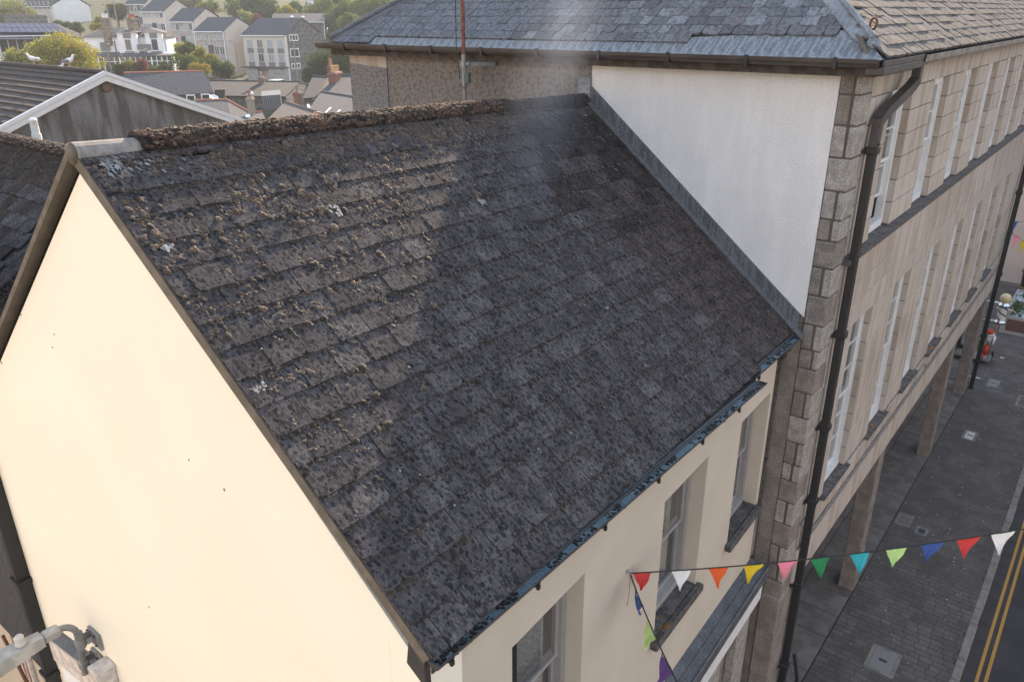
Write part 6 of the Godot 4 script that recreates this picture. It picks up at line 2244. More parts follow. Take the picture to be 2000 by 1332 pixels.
	for q in [Vector3(43.971, 1.824, -76.112), Vector3(45.180, 1.867, -75.400)]:
		far_window(c1, Transform3D(Basis(c1x, Vector3.UP, c1x.cross(Vector3.UP)), q + c1x.cross(Vector3.UP) * 0.15), 0.85, 0.7, 1, M.white_upvc, M.far_glass, 0.1)
	quad_roof("black_roofed_range", "long low building with a very dark slate roof, centre of the huddle", [Vector3(52.040, 1.339, -85.392), Vector3(59.128, 0.950, -80.646), Vector3(64.309, 2.096, -84.263), Vector3(55.571, 2.521, -90.265)], 0.15, M.slate_dark, M.stone_wall, 5.0)
	var c3 := quad_roof("red_ridged_house", "blue-grey slate roof with red clay ridge behind the white bargeboard", [Vector3(37.703, 1.359, -63.675), Vector3(40.888, 1.317, -61.678), Vector3(42.407, 2.746, -66.653), Vector3(40.129, 2.756, -68.049)], 0.12, M.slate_far, M.stone_warm, 5.0)
	var c3b := MB.new()
	shell(c3b, Vector3(40.707, 1.344, -61.558), Vector3(42.188, 1.315, -60.553), Vector3(43.484, 1.814, -62.940), Vector3(42.672, 1.717, -63.493), 0.12)
	shell(c3b, Vector3(42.407, 2.746, -66.653), Vector3(42.672, 1.717, -63.493), Vector3(40.797, 1.331, -61.618), Vector3(39.830, 1.372, -62.366), 0.12)
	build("lower_slope", c3b, M.slate_far, c3)
	var c3r := MB.new()
	c3r.tube([Vector3(42.410, 2.768, -66.651), Vector3(42.674, 1.739, -63.491), Vector3(43.486, 1.836, -62.938)], 0.1, 8)
	build("ridge", c3r, M.terracotta, c3)
	skylight(c3, Vector3(40.991, 1.554, -61.850), Vector3(41.346, 1.558, -61.613), Vector3(41.688, 1.699, -62.227), Vector3(41.365, 1.693, -62.441))
	var c3w := MB.new()
	c3w.box(Vector3(42.232, 1.173, -60.644) - Vector3(1.9, 5, 0.6), Vector3(42.232, 1.173, -60.644) + Vector3(0, 0, -0.3))
	build("end_wall", c3w, M.stone_warm, c3)
	chimney("tall slim pale brick chimney with orange pot and white cowl", Vector3(42.474, 1.856, -63.023), 0.55, 0.5, Vector3(42.611, 3.165, -62.931).y - Vector3(42.474, 1.856, -63.023).y, skin(mat(0.42, 0.35, 0.27), M.brick.albedo_texture, 0.8), 1, M.terracotta)
	var cw := MB.new()
	cw.blob(Vector3(42.602, 3.426, -62.937), Vector3(0.2, 0.2, 0.2), 4, 0.02)
	tag(build("chimney_cowl", cw, M.white, self), "round white cowl on the tall slim chimney", "chimney cowl")
	var c4 := quad_roof("brown_roofed_house", "mossy brown tiled roof ending in a gable with orange bargeboards", [Vector3(37.313, 1.864, -54.440), Vector3(37.783, 2.450, -49.157), Vector3(40.169, 2.932, -51.103), Vector3(42.535, 3.068, -58.093)], 0.12, M.slate_brown, M.grey_render, 4.0)
	var cg := MB.new()
	var g0 := Vector3(40.044, 2.934, -50.946)
	var g1 := Vector3(38.273, 2.333, -50.042)
	var g2 := Vector3(41.413, 2.071, -51.390)
	cg.prism([g0, g1, g1 + Vector3(0, -2, 0), g2 + Vector3(0, -2, 0), g2], (g0 - Vector3(42.535, 3.068, -58.093)).normalized() * -0.25)
	build("gable", cg, plain(0.3, 0.32, 0.3), c4)
	for g in [g1, g2]:
		var ob := MB.new()
		var outv: Vector3 = (g0 - Vector3(42.535, 3.068, -58.093)).normalized() * 0.15
		ob.hexa([g0 + Vector3(0, -0.3, 0), g + Vector3(0, -0.3, 0), g + Vector3(0, -0.3, 0) + outv, g0 + Vector3(0, -0.3, 0) + outv, g0 + Vector3(0, 0.06, 0), g + Vector3(0, 0.06, 0), g + Vector3(0, 0.06, 0) + outv, g0 + Vector3(0, 0.06, 0) + outv])
		build("bargeboard", ob, M.orange_board, c4)
	var c5 := quad_roof("rooflight_house", "wide grey slate roof with two long white rooflights beside the grey wall", [Vector3(39.406, 1.605, -52.945), Vector3(39.461, 1.329, -47.821), Vector3(46.055, 3.436, -52.715), Vector3(48.737, 3.286, -60.899)], 0.12, M.slate_far, M.stone_wall, 4.0)
	skylight(c5, Vector3(41.731, 2.461, -52.161), Vector3(41.822, 2.418, -52.088), Vector3(43.512, 2.686, -53.293), Vector3(43.402, 2.731, -53.382))
	skylight(c5, Vector3(41.518, 2.361, -50.790), Vector3(41.607, 2.318, -50.717), Vector3(43.321, 2.613, -51.895), Vector3(43.198, 2.658, -51.997))
	skylight(c5, Vector3(43.973, 2.424, -57.012), Vector3(44.172, 2.374, -56.858), Vector3(44.829, 2.552, -57.867), Vector3(44.660, 2.579, -57.998))
	quad_roof("hipped_slate_house", "dark plum slate roof behind the red chimney, its ridge near the top", [Vector3(50.988, 2.157, -66.755), Vector3(50.623, 2.411, -64.508), Vector3(56.881, 3.721, -69.746), Vector3(56.885, 3.718, -72.305)], 0.12, M.slate_dark, M.stone_wall, 4.0)
	quad_roof("upper_slate_house", "upper blue slate roof running under the red chimney", [Vector3(49.143, 2.324, -63.127), Vector3(50.946, 2.419, -59.064), Vector3(56.401, 4.151, -64.922), Vector3(55.231, 4.177, -65.921)], 0.12, M.slate_far, M.stone_wall, 4.0)
	chimney("broad red brick chimney with tall pot and a row of buff pots", Vector3(54.281, 3.712, -65.411), 1.9, 0.8, Vector3(54.338, 4.544, -65.364).y - Vector3(54.281, 3.712, -65.411).y, M.brick, 4, plain(0.5, 0.3, 0.14))
	chimney("narrow red brick chimney stack rising from the broad one", Vector3(53.989, 4.552, -65.652), 0.5, 0.5, Vector3(54.033, 5.182, -65.616).y - Vector3(53.989, 4.552, -65.652).y, M.brick, 1, plain(0.4, 0.2, 0.12))
	chimney("small red brick chimney with grey pot amid the slate roofs", Vector3(48.216, 2.449, -63.838), 0.6, 0.55, Vector3(48.274, 3.144, -63.793).y - Vector3(48.216, 2.449, -63.838).y, M.brick, 1, M.galv)
	chimney("weathered stone chimney on the very dark roof's ridge", Vector3(60.032, 2.251, -86.146), 0.7, 0.6, Vector3(60.091, 2.843, -86.105).y - Vector3(60.032, 2.251, -86.146).y, M.stone_warm, 1, plain(0.4, 0.3, 0.25))
	var sh := thing("garden_shed", "grey slatted shed front below the very dark roof", "shed")
	var sb := MB.new()
	var s0 := Vector3(54.670, -0.165, -78.913)
	var s1 := Vector3(56.366, -0.069, -77.710)
	sb.hexa([s0, s1, s1 + Vector3(1.5, 0, -2), s0 + Vector3(1.5, 0, -2), s0 + Vector3(0, 1.6, 0), s1 + Vector3(0, 1.6, 0), s1 + Vector3(1.5, 1.9, -2), s0 + Vector3(1.5, 1.9, -2)])
	build("body", sb, plain(0.12, 0.14, 0.16), sh)
	for i in 10:
		var ss := MB.new()
		var q := s0.lerp(s1, (i + 0.5) / 10.0)
		ss.box(q + Vector3(-0.04, 0.05, 0.02), q + Vector3(0.04, 1.55, 0.1))
		build("slat", ss, plain(0.22, 0.25, 0.28), sh)
	var dg := MB.new()
	dg.lathe(Transform3D(Basis(Vector3.RIGHT, 0.5), Vector3(44.164, 2.516, -71.453)), [Vector2(0.0, -0.1), Vector2(0.3, -0.06), Vector2(0.42, 0.06), Vector2(0.4, 0.06), Vector2(0.0, -0.06)], 14)
	tag(build("satellite_dish", dg, M.white, self), "white satellite dish seen edge-on beside the slate cottage", "satellite dish")
	var bxs := thing("flat_roofed_annexe", "small dark flat-roofed annexe beside the slate cottage", "annexe")
	var bb := MB.new()
	bb.hexa([Vector3(47.325, 1.676, -76.553), Vector3(48.179, 1.690, -76.018), Vector3(50.945, 1.225, -80.185), Vector3(50.043, 1.210, -80.751), Vector3(47.453, 2.736, -76.474), Vector3(48.303, 2.754, -75.940), Vector3(51.081, 2.402, -80.098), Vector3(50.184, 2.382, -80.663)])
	build("body", bb, M.black_paint, bxs)
	# lane, lamps, walls, cars
	lane("lane", [[Vector3(63.563, 1.551, -99.417), Vector3(68.684, 1.725, -88.468)], [Vector3(68.612, 2.057, -108.057), Vector3(78.539, 0.767, -106.092)], [Vector3(75.775, 2.216, -120.092), Vector3(78.671, 1.509, -118.215)], [Vector3(83.828, 3.709, -136.282), Vector3(83.748, 2.634, -131.614)]], M.asphalt)
	pole_lamp("grey lamp post in front of the dark stone gable", Vector3(75.498, 0.797, -99.625), Vector3(75.504, 6.278, -99.620).y - Vector3(75.498, 0.797, -99.625).y, Vector3(-0.6, 0, -0.4), M.galv)
	pole_lamp("slim grey lamp post before the warm blank gable", Vector3(81.622, 2.145, -123.458), Vector3(81.648, 5.467, -123.441).y - Vector3(81.622, 2.145, -123.458).y, Vector3(-0.8, 0, -0.4), M.galv)
	pole_lamp("tall grey lamp post above the inn's chimneys", Vector3(78.754, 7.741, -156.278), Vector3(79.063, 13.022, -156.122).y - Vector3(78.754, 7.741, -156.278).y, Vector3.ZERO, M.galv)
	pole_lamp("thin pale pole in front of the cream house, top left", Vector3(71.141, 9.369, -176.179), Vector3(71.299, 13.017, -176.115).y - Vector3(71.141, 9.369, -176.179).y, Vector3.ZERO, M.galv)
	pole_lamp("pale lamp post before the inn's left sign", Vector3(51.543, 3.435, -106.148), Vector3(51.679, 6.199, -106.081).y - Vector3(51.543, 3.435, -106.148).y, Vector3(0.3, 0, 0.2), M.galv)
	pole_lamp("brown timber pole carrying wires before the inn", Vector3(54.243, 3.632, -109.278), Vector3(54.295, 6.683, -109.252).y - Vector3(54.243, 3.632, -109.278).y, Vector3.ZERO, plain(0.16, 0.1, 0.06), "telegraph_pole", "telegraph pole")
	wires("thin overhead wires fanning out from the brown timber pole", Vector3(54.285, 6.620, -109.257), [Vector3(57.635, 5.428, -127.586), Vector3(64.893, 5.689, -133.015), Vector3(68.784, 5.220, -127.647), Vector3(49.262, 4.781, -96.111)])
	var wv := thing("garden_wall", "long grey garden wall below the cream house, top left", "wall")
	var wb := MB.new()
	var w0 := Vector3(66.863, 8.676, -175.708)
	var w1 := Vector3(71.179, 8.664, -167.504)
	wb.hexa([w0 - Vector3(0, 2, 0), w1 - Vector3(0, 2, 0), w1 + Vector3(0.3, -2, -0.3), w0 + Vector3(0.3, -2, -0.3), w0 + Vector3(0, 1.4, 0), w1 + Vector3(0, 1.1, 0), w1 + Vector3(0.3, 1.1, -0.3), w0 + Vector3(0.3, 1.4, -0.3)])
	build("wall", wb, M.stone_wall, wv)
	car("red car beside the inn's right-hand end", Vector3(77.534, 5.242, -137.668), 0.4, plain(0.5, 0.05, 0.03, 0.3))
	car("white car in front of the small pale house, top edge", Vector3(133.691, 11.186, -168.380), 1.2, plain(0.75, 0.75, 0.77, 0.3))
	car("pale car roof showing over the very dark roof", Vector3(69.127, 0.160, -95.632), 0.4, plain(0.75, 0.78, 0.7, 0.3))
	var pt := thing("parasol_tent", "white garden gazebo roof at the inn's right end", "gazebo")
	var pm := MB.new()
	var pc := Vector3(69.154, 4.437, -121.728)
	for i in 8:
		var a0 := TAU * i / 8
		var a1 := TAU * (i + 1) / 8
		pm.tri(pc + Vector3(0, 0.4, 0), pc + Vector3(cos(a1) * 1.5, -0.1, sin(a1) * 1.5), pc + Vector3(cos(a0) * 1.5, -0.1, sin(a0) * 1.5))
	build("canopy", pm, M.white, pt)
	var pp := MB.new()
	pp.tube([pc + Vector3(0, 0.4, 0), pc + Vector3(0, -3, 0)], 0.05, 6)
	build("pole", pp, M.galv, pt)

func front_dir(h: Array) -> Vector3:   # from the near corner along the front
	return h[5]

func front_rows(h: Array, spec: Array, gm: Material = null) -> void:
	var t: Transform3D = h[1]
	var d := front_dir(h)
	for s in spec:
		var c: Vector3 = t.origin + d * (s[0] * h[2]) + Vector3(0, s[1], 0)
		far_window(h[0], Transform3D(t.basis, c - t.basis.x * s[2] * 0.5 + t.basis.z * 0.02), s[2], s[3], s[4], plain(0.55, 0.56, 0.57), gm if gm else (M.far_glass_pale if rng.randf() < 0.55 else M.far_glass), 0.085)

func lane(called: String, pairs: Array, m: Material) -> void:
	var b := MB.new()
	for i in pairs.size() - 1:
		for k in 8:
			for j in 4:
				var q := []
				for c in [[k, j], [k + 1, j], [k + 1, j + 1], [k, j + 1]]:
					var a: Vector3 = Vector3(pairs[i][0]).lerp(pairs[i + 1][0], c[0] / 8.0)
					var e: Vector3 = Vector3(pairs[i][1]).lerp(pairs[i + 1][1], c[0] / 8.0)
					var p := a.lerp(e, c[1] / 4.0)
					p.y = ground_h(p.x, p.z) + 0.75
					q.append(p)
				b.quad_out(q[0], q[1], q[2], q[3], Vector3.UP)
	struct(called, b, m)

func car(label: String, p: Vector3, yaw: float, m: Material) -> void:
	var o := thing("parked_car", label, "car", "cars parked on the hill")
	o.position = p
	o.rotation.y = yaw
	var b := MB.new()
	var side := [Vector3(-2.0, 0.3, 0.8), Vector3(-2.0, 0.8, 0.8), Vector3(-1.5, 0.9, 0.8), Vector3(-0.9, 1.4, 0.8), Vector3(0.6, 1.42, 0.8), Vector3(1.2, 0.95, 0.8), Vector3(2.0, 0.8, 0.8), Vector3(2.05, 0.3, 0.8)]
	b.prism(side, Vector3(0, 0, -1.6))
	build("body", b, m, o)
	var g := MB.new()
	g.prism([Vector3(-1.3, 0.95, 0.81), Vector3(-0.85, 1.34, 0.81), Vector3(0.55, 1.36, 0.81), Vector3(1.0, 0.95, 0.81)], Vector3(0, 0, -1.62))
	build("side_windows", g, M.far_glass, o)
	for x in [-1.25, 1.3]:
		for z in [0.75, -0.75]:
			var w := MB.new()
			w.lathe(Transform3D(Basis(Vector3.RIGHT, PI / 2), Vector3(x, 0.32, z)), [Vector2(0, -0.1), Vector2(0.32, -0.1), Vector2(0.32, 0.1), Vector2(0, 0.1)], 12)
			build("wheel", w, M.black_paint, o)

func wires(label: String, a: Vector3, ends: Array) -> void:
	var b := MB.new()
	for e in ends:
		var p := []
		for i in 9:
			var t := i / 8.0
			p.append(a.lerp(e, t) + Vector3(0, -1.0 * sin(PI * t), 0))
		b.tube(p, 0.018, 4)
	tag(build("overhead_wires", b, M.black_iron, self), label, "wires")

func make_inn() -> void:
	var o := thing("white_inn", "white inn with hipped slate roofs, two dark signs and glazed veranda", "inn")
	var D := 148.0
	var a := Vector3(63.082, 6.507, -137.192)      # left end of the eaves
	var e := Vector3(72.557, 6.480, -128.994)      # right end
	var ux := Vector3(e.x - a.x, 0, e.z - a.z)
	var L := ux.length()
	ux /= L
	var out := ux.cross(Vector3.UP)   # towards the viewer
	var ey := a.y
	var by: float = Vector3(65.919, 2.076, -131.391).y
	var F := Transform3D(Basis(ux, Vector3.UP, out), Vector3(a.x, 0, a.z))
	var w := MB.new()
	w.fbox(F, Vector3(0.2, by - 3, -8), Vector3(L, ey, 0))
	build("walls", w, M.far_white, o)
	var lw := MB.new()
	lw.fbox(F, Vector3(0.1, by, -7.9), Vector3(0.199, ey, -0.1))
	build("end_wall", lw, M.far_cream, o)
	var ry: float = Vector3(68.908, 7.959, -134.922).y
	var r := MB.new()
	var o4 := 0.4
	var p0 := F * Vector3(-o4, ey, o4)
	var p1 := F * Vector3(L + o4, ey, o4)
	var p2 := F * Vector3(L + o4, ey, -8.4)
	var p3 := F * Vector3(-o4, ey, -8.4)
	var q0 := F * Vector3(3.2, ry, -4)
	var q1 := F * Vector3(L - 3.2, ry, -4)
	r.quad_out(p0, p1, q1, q0, out + Vector3.UP)
	r.quad_out(p2, p3, q0, q1, -out + Vector3.UP)
	r.quad_out(p1, p2, q1, q1, ux + Vector3.UP)
	r.tri(p1, p2, q1)
	r.tri(p3, p0, q0)
	r.quad_out(p0, p3, p2, p1, Vector3.DOWN)
	build("main_roof", r, M.slate_far, o)
	# two bays
	for bay in [[230.0, 268.0], [284.0, 318.0]]:
		var s0: float = (bay[0] - 160.0) / 162.0 * L
		var s1: float = (bay[1] - 160.0) / 162.0 * L
		var top := ey + 0.75
		var b := MB.new()
		b.fbox(F, Vector3(s0, by, 0.01), Vector3(s1, top, 1.0))
		build("bay_wall", b, M.far_white, o)
		var br := MB.new()
		var c0 := F * Vector3(s0 - 0.3, top, 1.4)
		var c1 := F * Vector3(s1 + 0.3, top, 1.4)
		var c2 := F * Vector3(s1 + 0.3, top, -3.2)
		var c3 := F * Vector3(s0 - 0.3, top, -3.2)
		var m0 := F * Vector3((s0 + s1) * 0.5 - 0.7, ry - 0.1, -0.9)
		var m1 := F * Vector3((s0 + s1) * 0.5 - 0.7, ry - 0.1, -3.2)
		br.tri(c0, c1, m0)
		br.quad_out(c1, c2, m1, m0, ux + Vector3.UP)
		br.quad_out(c3, c0, m0, m1, -ux + Vector3.UP)
		br.quad_out(c0, c3, c2, c1, Vector3.DOWN)
		build("bay_roof", br, M.slate_far, o)
		var ww := 1.15
		var sc := (s0 + s1) * 0.5 - ww / 2
		far_window(o, F * Transform3D(Basis(), Vector3(sc, ey - 2.1, 1.01)), ww, 1.9, 1, M.white_upvc, M.far_glass, 0.12)
		var hd := MB.new()
		hd.fbox(F, Vector3(sc, ey - 0.19, 1.005), Vector3(sc + ww, ey + 0.6, 1.06))
		build("dark_panel", hd, M.panel_grey, o)
		var sl := MB.new()
		sl.fbox(F, Vector3(sc - 0.1, ey - 2.25, 1.005), Vector3(sc + ww + 0.2, ey - 2.11, 1.15))
		build("sill", sl, M.panel_grey, o)
	for sg in [[191.0, 209.0, 0.75, 2.05, 0.1], [266.0, 293.0, 1.05, 1.9, 1.12]]:
		var s0: float = (sg[0] - 160.0) / 162.0 * L
		var s1: float = (sg[1] - 160.0) / 162.0 * L
		var b := MB.new()
		b.fbox(F, Vector3(s0, ey - sg[3], sg[4]), Vector3(s1, ey - sg[2], sg[4] + 0.12))
		var so := build("sign_board", b, M.panel_grey, o, "dark sign board with worn gilt lettering")
		var lt := MB.new()
		var n := 4 if sg[0] < 200 else 7
		for i in n:
			var x := lerpf(s0 + 0.25, s1 - 0.25, (i + 0.5) / n)
			lt.fbox(F, Vector3(x - 0.1, ey - sg[2] - 0.65, sg[4] + 0.121), Vector3(x - 0.04, ey - sg[2] - 0.2, sg[4] + 0.14))
			lt.fbox(F, Vector3(x - 0.039, ey - sg[2] - 0.28, sg[4] + 0.121), Vector3(x + 0.08, ey - sg[2] - 0.2, sg[4] + 0.14))
		build("gilt_strokes", lt, plain(0.2, 0.18, 0.1), so)
	# glazed veranda
	var vy: float = Vector3(65.774, 4.041, -130.345).y
	var vz := 3.4
	var v0 := (174.0 - 160.0) / 162.0 * L
	var v1 := L + 1.6
	var vr := MB.new()
	vr.hexa([F * Vector3(v0 - 0.4, vy, 0.02), F * Vector3(v1, vy, 0.02), F * Vector3(v1, vy - 0.35, vz + 0.3), F * Vector3(v0 - 0.4, vy - 0.35, vz + 0.3), F * Vector3(v0 - 0.4, vy + 0.25, 0.02), F * Vector3(v1, vy + 0.25, 0.02), F * Vector3(v1, vy - 0.2, vz + 0.3), F * Vector3(v0 - 0.4, vy - 0.2, vz + 0.3)])
	build("veranda_roof", vr, M.slate_far, o)
	var gl := MB.new()
	gl.fbox(F, Vector3(v0, by - 1, vz - 0.1), Vector3(v1 - 0.3, vy - 0.36, vz - 0.06))
	build("veranda_glass", gl, M.far_glass, o)
	for i in 17:
		var p := MB.new()
		var x := lerpf(v0, v1 - 0.4, i / 16.0)
		var k := 0.1 if i % 2 == 0 else 0.055
		p.fbox(F, Vector3(x - k, by - 1, vz - 0.05), Vector3(x + k, vy - 0.36, vz + 0.1))
		build("glazing_post", p, M.white_upvc, o)
	var rl := MB.new()
	rl.fbox(F, Vector3(v0, vy - 1.1, vz - 0.04), Vector3(v1 - 0.4, vy - 1.0, vz + 0.06))
	build("transom", rl, M.white_upvc, o)
	chimney("wide stone chimney with white-topped pots on the inn's left", Vector3(66.057, 7.774, -134.672), 1.5, 0.9, Vector3(66.331, 9.441, -134.537).y - Vector3(66.057, 7.774, -134.672).y, M.stone_warm, 3, M.white)
	chimney("pale stone chimney with four red pots on the inn's ridge", Vector3(69.498, 7.965, -132.929), 1.6, 0.9, Vector3(69.710, 9.345, -132.817).y - Vector3(69.498, 7.965, -132.929).y, M.stone_warm, 4, M.terracotta)
	pole_lamp("white television aerial mast on the inn's left chimney", Vector3(66.308, 9.442, -133.991), Vector3(66.447, 11.091, -133.922).y - Vector3(66.308, 9.442, -133.991).y, Vector3(-0.5, 0, -0.4), M.galv, "television_aerial", "aerial")

# ---------------------------------------------------------------- trees and hedges
func leaf_clump(sd: int) -> ArrayMesh:
	var g := RandomNumberGenerator.new()
	g.seed = sd
	var b := MB.new()
	for i in 9:
		var c := Vector3(g.randf_range(-1, 1), g.randf_range(-0.8, 0.8), g.randf_range(-1, 1)) * 0.75
		var n := Vector3(g.randf_range(-1, 1), g.randf_range(-0.3, 1), g.randf_range(-1, 1)).normalized()
		var u := n.cross(Vector3(g.randf_range(-1, 1), g.randf_range(-1, 1), g.randf_range(-1, 1))).normalized() * g.randf_range(0.25, 0.42)
		var v := n.cross(u).normalized() * g.randf_range(0.16, 0.3)
		b.tri(c - u, c - v * 0.9 + n * 0.06, c + u)
		b.tri(c - u, c + u, c + v * 0.9 + n * 0.06)
	return b.mesh()

var clumps := []
func tree(called: String, label: String, cat: String, top: Vector3, width: float, hgt: float, col: Color, lobes: int, n: int, leaf := 0.42, group := "") -> void:   # top: the middle of the crown's upper edge
	var o := thing(called, label, cat, group)
	if clumps.is_empty():
		for i in 4:
			clumps.append(leaf_clump(20 + i))
	var g := RandomNumberGenerator.new()
	g.seed = hash(label)
	var crown := minf(hgt * 0.8, width * 1.0)
	var by := top.y - hgt
	var c := Vector3(top.x, top.y - crown * 0.5, top.z)
	var rad := Vector3(width * 0.5, crown * 0.5, width * 0.5)
	var t := MB.new()
	var tr := maxf(0.05, width * 0.022)
	t.tube([Vector3(c.x, by - 1, c.z), Vector3(c.x + 0.1, lerpf(by, c.y, 0.5), c.z), c + Vector3(0, rad.y * 0.3, 0)], [tr * 1.4, tr, tr * 0.4], 7)
	var ls := []
	for i in lobes:
		var d := Vector3(g.randf_range(-1, 1), g.randf_range(-0.75, 0.95), g.randf_range(-1, 1))
		d = d.normalized() * g.randf_range(0.45, 0.72)
		var lc := c + d * rad
		ls.append([lc, g.randf_range(0.34, 0.52)])
		t.tube([c + Vector3(0, -rad.y * 0.3, 0), c.lerp(lc, 0.6), lc], [tr * 0.6, tr * 0.4, tr * 0.15], 5)
	build("trunk", t, M.bark, o)
	var xf := []
	var cl := []
	for i in n:
		var l: Array = ls[g.randi() % lobes]
		var d := Vector3(g.randfn(0, 1), g.randfn(0, 1), g.randfn(0, 1)).normalized()
		var k := pow(g.randf(), 0.35)
		var p: Vector3 = l[0] + d * rad * l[1] * k
		var s := leaf * g.randf_range(0.6, 1.25)
		xf.append(Transform3D(Basis(Vector3(g.randf_range(-1, 1), g.randf_range(-1, 1), g.randf_range(-1, 1)).normalized(), g.randf_range(0, 6)) * Basis.from_scale(Vector3(s, s, s)), p))
		var q := g.randf_range(0.6, 1.35)
		cl.append(Color(col.r * q * g.randf_range(0.85, 1.2), col.g * q, col.b * q * g.randf_range(0.7, 1.2)))
	many("crown", clumps[g.randi() % 4], M.leaf, o, xf, cl)

func make_trees() -> void:
	var G := Color(0.09, 0.13, 0.038)
	var Y := Color(0.36, 0.34, 0.075)
	var LG := Color(0.2, 0.23, 0.09)
	tree("yellow_green_tree", "large sunlit yellow-green tree behind the brown ridge", "tree", Vector3(44.539, 7.951, -102.763), 9.6, 9.5, Y * 0.95, 16, 3200, 0.36)
	tree("yellow_green_tree", "small sunlit tree at the left edge beside the large one", "tree", Vector3(39.884, 6.212, -104.658), 4.2, 5, Y * 0.8, 7, 700, 0.34)
	tree("ash_tree", "loose pale green tree at the top left corner", "tree", Vector3(71.293, 14.022, -182.574), 8.5, 9, LG, 9, 900, 0.5)
	tree("broad_tree", "broad dark green tree at the top edge between the white houses", "tree", Vector3(111.358, 14.088, -161.293), 12.5, 9.5, G * 0.85, 16, 2600, 0.55)
	tree("bushy_tree", "pale yellow bush beside the flats' roof ridge", "tree", Vector3(100.152, 10.534, -147.152), 4.4, 4.5, LG * 1.2, 7, 600, 0.4)
	tree("bushy_tree", "reddish shrub just left of the flats' roof", "shrub", Vector3(98.402, 9.689, -141.071), 3.2, 2.6, Color(0.16, 0.08, 0.05), 6, 400, 0.35)
	tree("bushy_tree", "greyish green tree above the second terraced roof", "tree", Vector3(99.993, 12.632, -159.203), 5.2, 4.8, LG * 0.9, 8, 700, 0.45)
	tree("yellow_tree", "yellow-green tree left of the round dark one, top edge", "tree", Vector3(114.043, 11.767, -151.968), 5.2, 5.0, Y * 0.75, 9, 900, 0.42)
	tree("round_tree", "round mid green tree by the small pale house, top edge", "tree", Vector3(122.158, 12.499, -158.359), 5.0, 5.0, G * 1.1, 9, 900, 0.42)
	for e in [[Vector3(119.804, 13.998, -147.469), 8.0, 8.0, "dark woodland tree directly right of the small pale house"], [Vector3(126.058, 14.965, -150.084), 9.0, 12.0, "tallest dark woodland tree behind the vent pipe roof"], [Vector3(121.291, 12.905, -139.691), 8.0, 9.0, "mid green woodland tree in the middle of the woods"], [Vector3(120.545, 13.408, -133.675), 8.0, 9.0, "lighter woodland tree just above the left slate hip"], [Vector3(115.542, 11.275, -138.022), 8.5, 8.0, "dark woodland tree below the tallest one"], [Vector3(108.228, 9.906, -124.546), 4.0, 4.0, "small yellowish woodland tree close to the lead hip"], [Vector3(121.752, 13.947, -129.848), 8.0, 9.0, "pale woodland tree showing left of the lead vent pipe"]]:
		tree("woodland_tree", e[3], "tree", e[0], e[1], e[2], G.lerp(LG, 0.75 if "lighter" in e[3] or "pale" in e[3] or "yellowish" in e[3] else (0.4 if "mid" in e[3] else 0.0)), 12, 1500, 0.5, "trees in the wood above the slate hip")
	tree("shrub", "bright yellow-green shrub, leftmost of the garden clump", "shrub", Vector3(64.424, 6.388, -110.605), 2.4, 3.0, Y * 0.9, 6, 450, 0.3, "garden shrubs below the terrace")
	tree("shrub", "dark conical shrub behind the yellow one in the garden clump", "shrub", Vector3(64.733, 6.403, -109.264), 2.4, 3.6, G * 0.8, 6, 500, 0.3, "garden shrubs below the terrace")
	tree("shrub", "wide mid green shrub, lower left of the garden clump", "shrub", Vector3(59.297, 5.162, -102.019), 3.8, 3.2, G * 1.1, 8, 700, 0.3, "garden shrubs below the terrace")
	tree("shrub", "tall yellowish shrub in the middle of the garden clump", "shrub", Vector3(63.528, 5.672, -104.155), 3.6, 3.8, Y * 0.7, 8, 800, 0.3, "garden shrubs below the terrace")
	tree("shrub", "golden low shrub at the foot of the garden clump", "shrub", Vector3(57.849, 4.341, -95.904), 2.8, 2.4, Color(0.3, 0.24, 0.03), 7, 500, 0.28, "garden shrubs below the terrace")
	tree("shrub", "round dark green shrub, rightmost of the garden clump", "shrub", Vector3(61.975, 4.720, -98.057), 3.6, 4.2, G * 0.85, 9, 900, 0.3, "garden shrubs below the terrace")
	tree("ivy_tree", "dark tree with sunlit left edge below the stone gable", "tree", Vector3(75.280, 5.642, -90.868), 7.5, 8.0, G * 0.75, 12, 1700, 0.38)
	tree("ivy_tree", "dark bushy tree behind the broad red chimney", "tree", Vector3(71.575, 6.165, -83.529), 5.0, 8.0, G * 0.7, 9, 1200, 0.38)
	tree("ivy_tree", "small dark bush at the foot of the stone gable", "shrub", Vector3(71.434, 3.145, -91.396), 2.6, 3.0, G * 0.8, 6, 450, 0.32)
	tree("hedge_plant", "dark green hedge clump at the veranda's left", "shrub", Vector3(51.392, 4.438, -103.995), 2.6, 2.4, G * 0.8, 6, 500, 0.28, "hedge in front of the veranda")
	tree("hedge_plant", "yellow-green hedge clump before the veranda", "shrub", Vector3(52.405, 4.531, -103.488), 2.4, 2.2, Y * 0.6, 6, 450, 0.28, "hedge in front of the veranda")
	tree("hedge_plant", "dark hedge clump with bronze tips before the veranda", "shrub", Vector3(53.260, 4.261, -103.050), 2.4, 2.0, Color(0.11, 0.1, 0.04), 6, 450, 0.28, "hedge in front of the veranda")
	tree("hedge_plant", "dark red shrub in the middle of the veranda hedge", "shrub", Vector3(54.202, 4.542, -102.558), 2.2, 2.6, Color(0.2, 0.06, 0.06), 6, 450, 0.26, "hedge in front of the veranda")
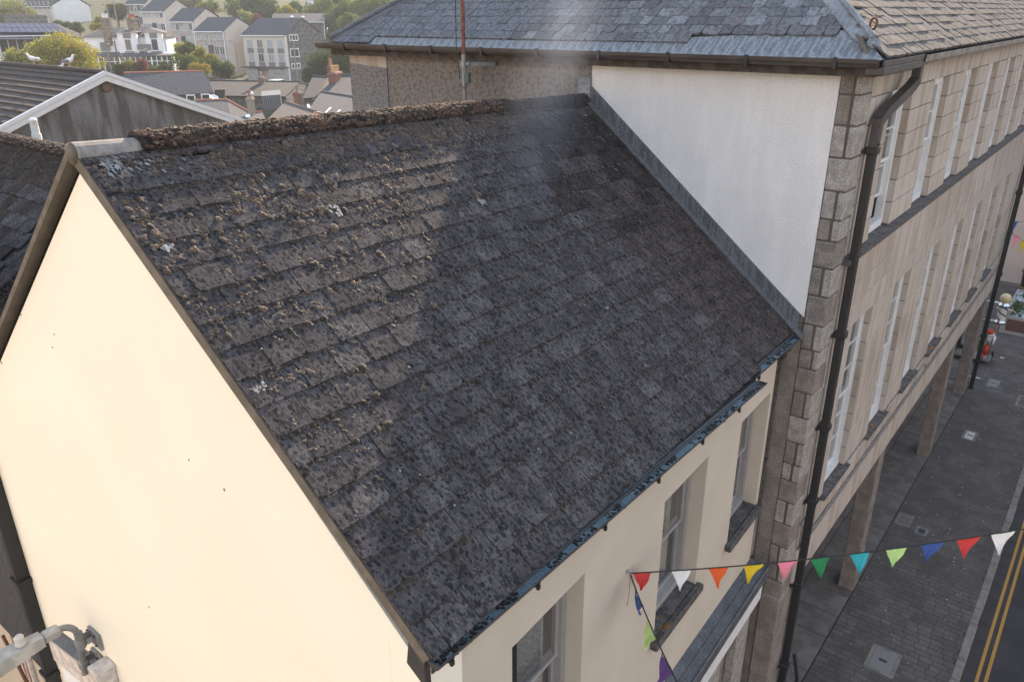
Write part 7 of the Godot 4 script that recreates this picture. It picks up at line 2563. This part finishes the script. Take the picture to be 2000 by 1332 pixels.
	tree("hedge_plant", "low dark hedge clump right of the red shrub", "shrub", Vector3(55.125, 3.959, -102.065), 2.6, 1.8, G * 0.9, 6, 450, 0.28, "hedge in front of the veranda")
	tree("hedge_plant", "upright green shrub against the veranda posts", "shrub", Vector3(56.770, 4.563, -102.305), 1.8, 2.4, G * 0.9, 5, 350, 0.26, "hedge in front of the veranda")
	tree("bank_shrub", "dark shrub along the foot of the big white gable", "shrub", Vector3(72.439, 8.840, -164.780), 3.4, 2.2, G * 0.9, 6, 450, 0.35, "shrubs on the bank by the white gable")
	tree("bank_shrub", "low dark shrub right of the white gable's foot", "shrub", Vector3(74.069, 8.657, -161.857), 3.6, 2.2, G * 0.8, 6, 450, 0.35, "shrubs on the bank by the white gable")
	tree("bank_shrub", "sunlit palm-like shrub left of the inn's wide chimney", "shrub", Vector3(74.695, 9.798, -154.934), 2.9, 3.2, LG, 6, 500, 0.36, "shrubs on the bank by the white gable")
	tree("bank_shrub", "bright yellow-green low shrub above the inn's left roof", "shrub", Vector3(71.660, 8.559, -149.736), 2.6, 1.8, Y * 0.8, 6, 400, 0.32, "shrubs on the bank by the white gable")
	tree("bank_shrub", "dark round bush behind the tall grey lamp post", "shrub", Vector3(85.687, 12.336, -169.581), 5.6, 4.6, G * 0.7, 8, 700, 0.42, "shrubs on the bank by the white gable")
	tree("bank_shrub", "bright green low hedge on the garden wall, top left", "shrub", Vector3(69.900, 10.296, -178.824), 4.0, 2.0, Y * 0.6, 6, 450, 0.36, "shrubs on the bank by the white gable")
	for i in 7:
		var p: Vector3 = [Vector3(112.478, 14.393, -194.868), Vector3(115.176, 14.582, -189.786), Vector3(142.185, 15.708, -220.062), Vector3(160.492, 16.508, -217.123), Vector3(162.722, 16.341, -205.343), Vector3(105.050, 14.750, -210.213), Vector3(106.246, 15.937, -237.301)][i]
		tree("hill_tree", ["green tree above the third terraced house", "green tree above the second terraced house", "tree above the pale blue-white house", "tree above the small-windowed white house", "tree above the small pale house", "tree above the dark round bush", "tree above the big white gable"][i], "tree", p, 9.0, 9.0, G * rf(0.9, 1.2), 9, 900, 0.6, "trees along the top of the hill")
